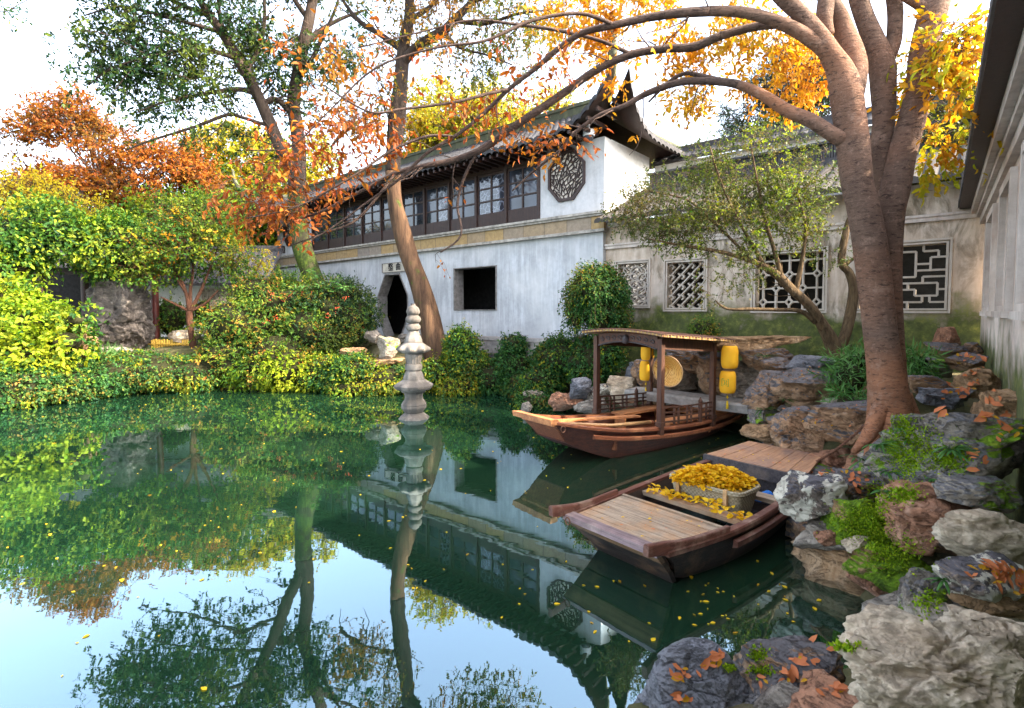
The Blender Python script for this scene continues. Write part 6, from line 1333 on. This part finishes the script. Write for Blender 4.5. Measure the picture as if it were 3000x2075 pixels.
crown("crown", M['lf_green'], cm, rng, [ell(500, 730, 17.3, 150, 75, 1.2), ell(600, 740, 17.7, 130, 70, 1.1), ell(560, 650, 17.6, 150, 70, 1.2), ell(430, 790, 17, 90, 50, .8), ell(660, 800, 18, 70, 40, .7)], 1500, .35, 9, .09, .6, False, 0, .25, -.15, 1.1, M['bark_r'], .006)
crown("crown", M['lf_gold'], cm, rng, [ell(540, 700, 17.4, 170, 90, 1.2)], 130, .3, 7, .085, .6, False, 0, .25, .1, 1.1)
yt = thing("yellow_sapling", "thin yellow-leaved sapling in front of the far white wall", "tree", at(735, 900, 18.6))
wood("trunk", M['bark_y'], yt, [limb([(735, 905, 18.6, 4), (730, 830, 18.6, 3), (725, 770, 18.6, 2), (700, 720, 18.6, 1.5)]), limb([(730, 830, 18.6, 3), (760, 780, 18.6, 2), (775, 740, 18.6, 1)])], 6); crown("crown", M['lf_yellow'], yt, rng, [ell(720, 750, 18.6, 70, 40, .7), ell(690, 780, 18.5, 50, 30, .5)], 190, .3, 8, .085, .55, False, 0, .3, -.1, 1.5, M['bark_y'], .004)

# --- left bank shrubs -------------------------------------------------
bush("climber", "bright lime-yellow leafy climber tumbling at the far left", "shrub", [ell(45, 950, 14.3, 135, 75), ell(190, 1000, 14.4, 80, 60), ell(60, 1040, 14.0, 130, 60), ell(-10, 870, 14.4, 100, 50), ell(225, 940, 14.6, 45, 40)], M['lf_lime'], 1450, .36, 6, .13, .6, True, 81, .4, .48, gap=-.3, extra=(M['lf_green'], 500))
bush("wisteria", "green leafy creeper draped over the pavilion roof", "climber", [ell(80, 680, 16.2, 150, 95), ell(240, 715, 16.8, 110, 55), ell(340, 770, 17.2, 80, 45), ell(25, 790, 15.6, 90, 55), ell(360, 700, 17.6, 110, 60)], M['lf_green'], 2100, .42, 6, .125, .55, True, 82, .4, .46, gap=-.3, extra=(M['lf_lime'], 220))
crown('foliage', M['lf_dark'], bpy.data.objects['wisteria'], np.random.default_rng(5), [ell(80, 680, 16.2, 140, 85), ell(240, 715, 16.8, 100, 50), ell(340, 770, 17.2, 70, 40), ell(360, 700, 17.6, 100, 50)], 700, .42, 6, .12, .55, True, 0, .3, -.5)
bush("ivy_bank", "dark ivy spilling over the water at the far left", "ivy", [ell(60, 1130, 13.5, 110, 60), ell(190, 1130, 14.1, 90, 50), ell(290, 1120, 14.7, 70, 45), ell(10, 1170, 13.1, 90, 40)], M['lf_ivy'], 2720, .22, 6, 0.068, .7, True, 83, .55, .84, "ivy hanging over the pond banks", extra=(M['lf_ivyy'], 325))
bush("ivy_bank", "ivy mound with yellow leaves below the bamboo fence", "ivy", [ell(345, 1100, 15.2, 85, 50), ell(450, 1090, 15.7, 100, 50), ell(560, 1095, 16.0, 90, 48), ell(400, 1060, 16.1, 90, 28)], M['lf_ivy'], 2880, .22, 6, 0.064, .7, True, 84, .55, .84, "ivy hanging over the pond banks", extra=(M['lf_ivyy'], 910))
bush("sedge_tuft", "grassy green tuft on the rocks left of the ivy mound", "grass tuft", [ell(300, 1050, 15.6, 35, 22)], M['lf_fern'], 160, .1, 3, .35, .07, False, 85, .2, .5, None, .5, up=.8)
bush("garden_shrub", "large rounded mixed green and russet shrub left of the stone pagoda", "shrub", [ell(720, 960, 17.2, 125, 95), ell(830, 900, 17.6, 100, 75), ell(670, 1060, 16.5, 95, 70), ell(820, 1050, 16.4, 110, 80), ell(900, 970, 16.8, 70, 70), ell(760, 860, 18, 80, 50)], M['lf_shrub'], 3200, .26, 7, .085, .5, True, 86, .3, .80, extra=(M['lf_green'], 900))
bush("trailing_shrub", "yellow-green trailing leaves hanging to the water under the russet shrub", "shrub", [ell(840, 1080, 15.9, 75, 55), ell(730, 1090, 16.2, 60, 45), ell(900, 1110, 15.8, 45, 35)], M['lf_lime'], 650, .26, 6, .10, .55, True, 87, .5, .7)
nd = bush("nandina", "dark feathery nandina bush with red berries left of the doorway", "shrub", [ell(970, 900, 17.6, 105, 75), ell(1040, 930, 17.4, 65, 60), ell(950, 980, 17.2, 95, 45), ell(1010, 860, 17.9, 60, 40)], M['lf_dark'], 2100, .32, 9, .09, .34, False, 88, .25, .78, extra=(M['lf_shrub'], 420))
rng = np.random.default_rng(9); b = MB(); P, U = sample(rng, [ell(960, 910, 17.5, 110, 60), ell(850, 910, 17.3, 90, 50)], 26, .06, .2, -2)
V, Fc = ico(1)
for p in P:
    if p[1] > 17.6: p = p-np.array([0, 1.2, 0])
    for k in range(9): o = p+rng.normal(0, .05, 3); b.add([tuple(o+v*.017) for v in V], [tuple(f) for f in Fc])
b.build("berry", M['berry'], nd, True)
bush("bamboo_clump", "fine leaved green bamboo clump behind the mossy trunk", "bamboo", [ell(850, 835, 18.2, 50, 40), ell(900, 850, 18.3, 40, 30)], M['lf_green'], 420, .35, 7, .14, .16, False, 89, .2, .55, None, .5, up=.7)
bush("bamboo_clump", "tall green hanging creeper screen beside the red column", "creeper", [ell(500, 930, 19.8, 45, 55), ell(600, 920, 20.2, 32, 45)], M['lf_green'], 520, .25, 6, .09, .6, False, 90, .6, .8)
fr = thing("fern_branch", "pale green feathery fronds over the nandina bush", "fern", at(940, 850, 17.0)); rng = np.random.default_rng(91)
lm = [wander(rng, at(940+rng.uniform(-20, 30), 850, 17.0), (math.cos(a), -.3, .28), rng.uniform(.7, 1.2), 7, .008, .003, .05, (0, 0, -.08)) for a in np.linspace(-.5, 3.4, 12)]
b = [leaves_on(rng, lm, .022, .05, .004, .15)]; leaf_obj("frond", M['lf_fern'], fr, rng, *b[0], .15, .22); wood("stem", M['bark_y'], fr, lm, 4)
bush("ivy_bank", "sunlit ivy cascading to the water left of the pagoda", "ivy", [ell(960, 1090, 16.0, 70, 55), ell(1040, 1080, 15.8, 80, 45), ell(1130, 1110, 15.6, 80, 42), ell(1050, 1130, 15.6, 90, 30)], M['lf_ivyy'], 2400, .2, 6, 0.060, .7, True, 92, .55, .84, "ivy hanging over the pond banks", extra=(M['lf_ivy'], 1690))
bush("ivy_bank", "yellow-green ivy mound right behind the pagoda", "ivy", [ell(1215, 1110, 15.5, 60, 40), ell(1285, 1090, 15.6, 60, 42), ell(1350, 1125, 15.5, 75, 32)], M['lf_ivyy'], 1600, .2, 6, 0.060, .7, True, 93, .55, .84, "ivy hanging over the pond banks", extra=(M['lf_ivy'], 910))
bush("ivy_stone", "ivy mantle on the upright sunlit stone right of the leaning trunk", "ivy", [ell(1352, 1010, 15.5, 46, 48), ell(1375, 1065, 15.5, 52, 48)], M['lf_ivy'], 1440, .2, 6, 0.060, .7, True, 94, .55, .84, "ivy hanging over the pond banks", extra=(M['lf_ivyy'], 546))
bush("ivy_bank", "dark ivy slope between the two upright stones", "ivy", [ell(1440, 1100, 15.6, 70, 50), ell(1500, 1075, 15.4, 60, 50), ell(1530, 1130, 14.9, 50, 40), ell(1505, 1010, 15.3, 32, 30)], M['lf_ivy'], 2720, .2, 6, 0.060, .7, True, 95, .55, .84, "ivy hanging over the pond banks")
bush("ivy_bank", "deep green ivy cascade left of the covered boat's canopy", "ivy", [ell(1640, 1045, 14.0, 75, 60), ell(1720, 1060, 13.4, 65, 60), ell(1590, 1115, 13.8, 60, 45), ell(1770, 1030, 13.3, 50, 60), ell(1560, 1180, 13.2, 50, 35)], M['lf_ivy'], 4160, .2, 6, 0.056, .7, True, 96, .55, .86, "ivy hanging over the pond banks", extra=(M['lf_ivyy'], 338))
bush("ivy_column", "round headed pillar wholly wrapped in dark ivy by the corridor", "ivy", [ell(1742, 855, 13.3, 78, 66), ell(1745, 910, 13.3, 70, 50), ell(1768, 970, 13.3, 42, 60), ell(1698, 885, 13.3, 34, 40), ell(1795, 850, 13.3, 36, 42), ell(1735, 808, 13.3, 40, 26), ell(1686, 930, 13.3, 15, 38), ell(1808, 925, 13.3, 18, 34), ell(1775, 790, 13.3, 18, 14)], M['lf_ivy'], 3680, .24, 6, 0.052, .7, True, 97, .65, .86, None, .3, extra=(M['lf_ivyy'], 260))
ic = bpy.data.objects["ivy_column"]; rng = np.random.default_rng(14); P, U = sample(rng, [ell(1742, 850, 13.3, 88, 60), ell(1745, 900, 13.3, 82, 45)], 70, .06, .2, -2)
lm = [wander(rng, p, (u[0]*.5, u[1]*.5-.1, -.5), rng.uniform(.35, .95), 6, .004, .002, .10, (0, 0, -.3)) for p, u in zip(P, U)]; B, D, N = leaves_on(rng, lm, .022, .0, .015, .6)
leaf_obj("foliage", M['lf_ivy'], ic, rng, B, D, N, .055, .7, True); wood("stem", M['bark_y'], ic, lm, 3)
bush("wall_shrub", "mossy green shrub at the foot of the lattice wall", "shrub", [ell(2060, 965, 11.8, 38, 32)], M['lf_shrub'], 300, .16, 6, .045, .6, False, 98)
bush("grass_clump", "dark bamboo grass between the slate boulder and the smooth trunk", "bamboo grass", [ell(2490, 1110, 7.6, 55, 70), ell(2510, 1060, 8, 60, 35), ell(2480, 1180, 7.0, 40, 30)], M['lf_fern'], 330, .2, 5, .16, .12, False, 99, .25, .6, None, .5, up=.5)
bush("grass_clump", "low green bamboo grass behind the trunk by the corner stones", "bamboo grass", [ell(2690, 1060, 7.4, 40, 30)], M['lf_fern'], 110, .16, 5, .15, .13, False, 100, .25, .6, None, .5, up=.5)
# overhanging spray at the upper left corner
tl_ = thing("hanging_branch", "small blue-green leaf spray hanging in the top left corner", "branch", at(-40, 20, 9)); rng = np.random.default_rng(12)
lm = [limb([(-80, -20, 9, 3), (0, 35, 9, 2), (60, 10, 9, 1.5), (100, -10, 9, 1)]), limb([(190, -40, 9, 1.2), (215, 10, 9, 1.2), (200, 60, 9, 1), (180, 95, 9, .8)])]; wood("stem", M['bark_d'], tl_, lm, 4)
crown("crown", M['lf_dark'], tl_, rng, [ell(15, 20, 9, 45, 22, .3)], 30, .2, 7, .06, .5, False, 0, .4, -1, 1)

# --- ferns on the rocks ----------------------------------------------
def fern(label, px, py, Y, n, ln, w, sp=1.0, seed=0):
    h = hit(px, py)[0]; p = h if h is not None else at(px, py, Y); p = np.array(p)
    o = thing("fern", label, "fern", tuple(p)); rng = np.random.default_rng(300+seed); lm = []
    for k in range(n):
        a = rng.uniform(math.pi*.9, math.pi*2.1); lm.append(wander(rng, p, (math.cos(a)*sp, math.sin(a)*.8-.15, rng.uniform(.2, .9)), ln*rng.uniform(.6, 1.1), 6, .002, .001, .08, (0, 0, -.16)))
    b = MB()
    for P, r in lm:
        P = [Vector(p_) for p_ in P]; S = []
        for i, p_ in enumerate(P):
            t = (P[min(i+1, 6)]-P[max(i-1, 0)]).normalized(); s = t.cross(Vector((0, 0, 1))).normalized(); hw = w*math.sin(math.pi*(i+.35)/(len(P)-.3)); S.append([p_-s*hw, p_+Vector((0, 0, w*.25)), p_+s*hw])
        b.loft(S, False, False)
    b.build("frond", M['lf_fern'], o, True); return o
for i, a in enumerate((("strap leaved fern on the great mossy boulder's face", 2790, 1318, 3.9, 26, .22, .011), ("small fern at the top of the bright moss", 2640, 1258, 4.1, 9, .12, .008), ("little fern in the middle of the bright moss", 2660, 1290, 4.0, 8, .10, .007), ("fern tuft beside the trunk's lowest root", 2570, 1305, 5.1, 14, .2, .010),
    ("pale fern behind the leaf littered rock", 2530, 1350, 4.9, 16, .26, .012), ("fern fronds below the fern by the roots", 2600, 1385, 4.4, 14, .16, .010), ("narrow fern in the rockery's crevice", 2590, 1440, 4.2, 8, .16, .011), ("star shaped succulent under the mossy boulder", 2730, 1405, 3.7, 12, .08, .008),
    ("fern tuft on the tan rock beside the landing", 2235, 1200, 8.2, 16, .22, .010), ("fern at the orange block's moss patch", 2765, 1700, 3.2, 14, .12, .009), ("bright fern under the slate topped boulder", 2305, 1172, 8.0, 10, .18, .010), ("green fern against the flat limestone shelf", 2240, 1045, 9.8, 12, .25, .012), ("fern beside the bamboo grass", 2470, 1155, 6.8, 14, .25, .012))):
    fern(*a, seed=i)
# moss cushions on the boulder face
def moss(label, pts, n, seed):
    rng = np.random.default_rng(seed); P, N = [], []
    while len(P) < n:
        c = pts[rng.integers(len(pts))]; q_ = (c[0]+rng.normal(0, c[2]*.5), c[1]+rng.normal(0, c[3]*.5)); h, nn = hit(*q_)
        if h is None: 
            n -= 1; continue
        P.append(h); N.append(nn)
    P, N = np.array(P), np.array(N); k = len(P)
    o = leaf_obj("moss", M['lf_moss'], None, rng, P-N*.004, N+rng.normal(0, .5, (k, 3)), rng.normal(0, 1, (k, 3)), .022, .5); tag(o, label, "moss", None, 'stuff')
moss("bright green moss furring the great boulder's left face", [(2640, 1250, 50, 50), (2690, 1310, 80, 60), (2650, 1350, 60, 60), (2780, 1345, 60, 36)], 4200, 401)
moss("bright green moss on the low rocks over the water", [(2560, 1480, 40, 70), (2500, 1530, 70, 50), (2570, 1560, 40, 70), (2620, 1620, 90, 50), (2640, 1450, 50, 24)], 5200, 402)
moss("small bright moss cushions between the bottom rocks", [(2220, 1920, 26, 22), (2230, 1965, 36, 16), (2135, 1955, 16, 8), (2470, 1895, 40, 12), (2720, 1760, 40, 40)], 1300, 403)
# --- fallen and floating leaves --------------------------------------
def one_leaf(nm, L, Wd, mat, curl):
    rng = np.random.default_rng(int(curl*100)); V, Fs = leaf_arrays(rng, np.zeros((1, 3)), np.array([[1.0, 0, 0]]), np.array([[0, 0, 1.0]]), L, Wd, True); V = V-np.array([[L*.5, 0, 0]]); V[:, 2] += curl*np.abs(V[:, 0])*.5
    me = mesh_np(nm, V, Fs); me.materials.append(mat); return me
LM = [one_leaf("leaf", .072, .5, M[m], c) for m, c in (('lf_fall', .3), ('lf_fall', .6), ('lf_fall', .1), ('lf_gold', .2))]; YM = [one_leaf("leaf", .055, .7, M['lf_pile'], c) for c in (.02, .05)]
def drop(label, group, spots, n, seed, meshes, up=.006, sc=1.0):
    rng = random.Random(seed); k = 0; tries = 0
    while k < n and tries < n*6:
        tries += 1; c = rng.choice(spots); px, py = c[0]+rng.gauss(0, c[2]*.5), c[1]+rng.gauss(0, c[3]*.5); h, nn = hit(px, py)
        if h is None or nn.z < .12: continue
        o = bpy.data.objects.new("fallen_leaf", meshes[rng.randrange(len(meshes))]); COL.objects.link(o); q_ = nn.to_track_quat('Z', 'Y') @ Matrix.Rotation(rng.uniform(0, 6.28), 3, 'Z').to_quaternion()
        o.rotation_euler = q_.to_euler(); o.location = h+nn*up; s = sc*rng.uniform(.75, 1.2); o.scale = (s, s, s); tag(o, label, "leaf", group); k += 1
drop("orange fallen leaf on the blue grey slate boulder", "fallen leaves on the slate boulder", [(2060, 1960, 70, 30), (2010, 1975, 60, 30), (1990, 2040, 30, 30), (2100, 1925, 20, 30)], 26, 1, LM, sc=.95)
drop("orange fallen leaf on the dark low rocks at the bottom", "fallen leaves on the bottom rocks", [(2330, 1930, 60, 50), (2420, 1900, 60, 30), (2440, 2030, 40, 20), (2330, 1985, 50, 20), (2240, 2000, 20, 20)], 30, 2, LM, sc=.9)
drop("orange fallen leaf heaped on the cream lichen slab", "leaf pile on the lichen slab", [(2890, 1670, 90, 26), (2960, 1690, 60, 30), (2990, 1700, 40, 30)], 60, 3, LM)
drop("orange fallen leaf on the great mossy boulder", "fallen leaves on the mossy boulder", [(2960, 1250, 40, 50), (2900, 1215, 60, 20), (2740, 1213, 60, 8), (2850, 1330, 30, 40), (2700, 1190, 60, 10)], 34, 4, LM)
drop("orange fallen leaf along the path rocks by the pink wall", "fallen leaves on the path rocks", [(2850, 1110, 70, 40), (2900, 1180, 60, 50), (2800, 1150, 70, 30), (2840, 1050, 50, 20)], 60, 5, LM)
drop("orange fallen leaf behind the lichen block", "fallen leaves behind the lichen block", [(2480, 1395, 60, 22), (2420, 1380, 50, 14), (2530, 1420, 30, 20)], 26, 6, LM, sc=.9)
drop("small fallen leaf on the slate slabs by the trunk", "fallen leaves on the slate slabs", [(2330, 1205, 70, 24), (2480, 1210, 90, 26), (2450, 1240, 60, 20), (2360, 1090, 80, 16)], 30, 7, LM[:1]+LM[3:], sc=.7)
rng = random.Random(31)
wl_ = [(1500, 1300, 500, 120), (1700, 1450, 300, 160), (1450, 1550, 500, 200), (900, 1500, 500, 260), (500, 1350, 400, 160), (800, 1230, 500, 50), (2100, 1800, 300, 90), (1700, 1750, 400, 150), (2150, 1330, 160, 30), (300, 1700, 300, 250), (1050, 1210, 300, 40), (1350, 1180, 200, 20), (2250, 1700, 200, 120), (600, 1180, 300, 25)]
for k in range(285):
    c = rng.choice(wl_); px, py = c[0]+rng.gauss(0, c[2]*.6), c[1]+rng.gauss(0, c[3]*.6)
    if py < 1165: continue
    p = atz(px, py, .004)
    if pond_dist(np.array([[p.x]]), np.array([[p.y]]))[0, 0] > -.15: continue
    o = bpy.data.objects.new("floating_leaf", (YM+YM+LM[3:])[rng.randrange(5)]); COL.objects.link(o); s = rng.uniform(.45, .95)*(1.0 if p.y < 8 else 1.25); o.location = p; o.rotation_euler = (0, 0, rng.uniform(0, 6.28)); o.scale = (s, s*rng.uniform(.6, 1), s*.3); tag(o, "small yellow leaf floating on the green pond", "leaf", "leaves floating on the pond")
def deck(label, group, fn, n, seed, meshes, sc):
    rng = random.Random(seed)
    for k in range(n):
        o = bpy.data.objects.new("fallen_leaf", meshes[rng.randrange(len(meshes))]); COL.objects.link(o); o.location = fn(rng); o.rotation_euler = (0, 0, rng.uniform(0, 6.28)); s = sc*rng.uniform(.6, 1.1); o.scale = (s, s, s*.7); tag(o, label, "leaf", group)
deck("dry leaf lying on the punt's weathered bow deck", "leaves on the punt's bow deck", lambda r: OBW(r.uniform(.1, .85), r.uniform(-.45, .5), .402), 22, 8, LM+YM, .62)
deck("dry leaf lying on the punt's orange rear deck", "leaves on the punt's rear deck", lambda r: OBW(r.uniform(2.7, 3.45), r.uniform(-.42, .42), .565), 48, 9, LM+YM, .55)
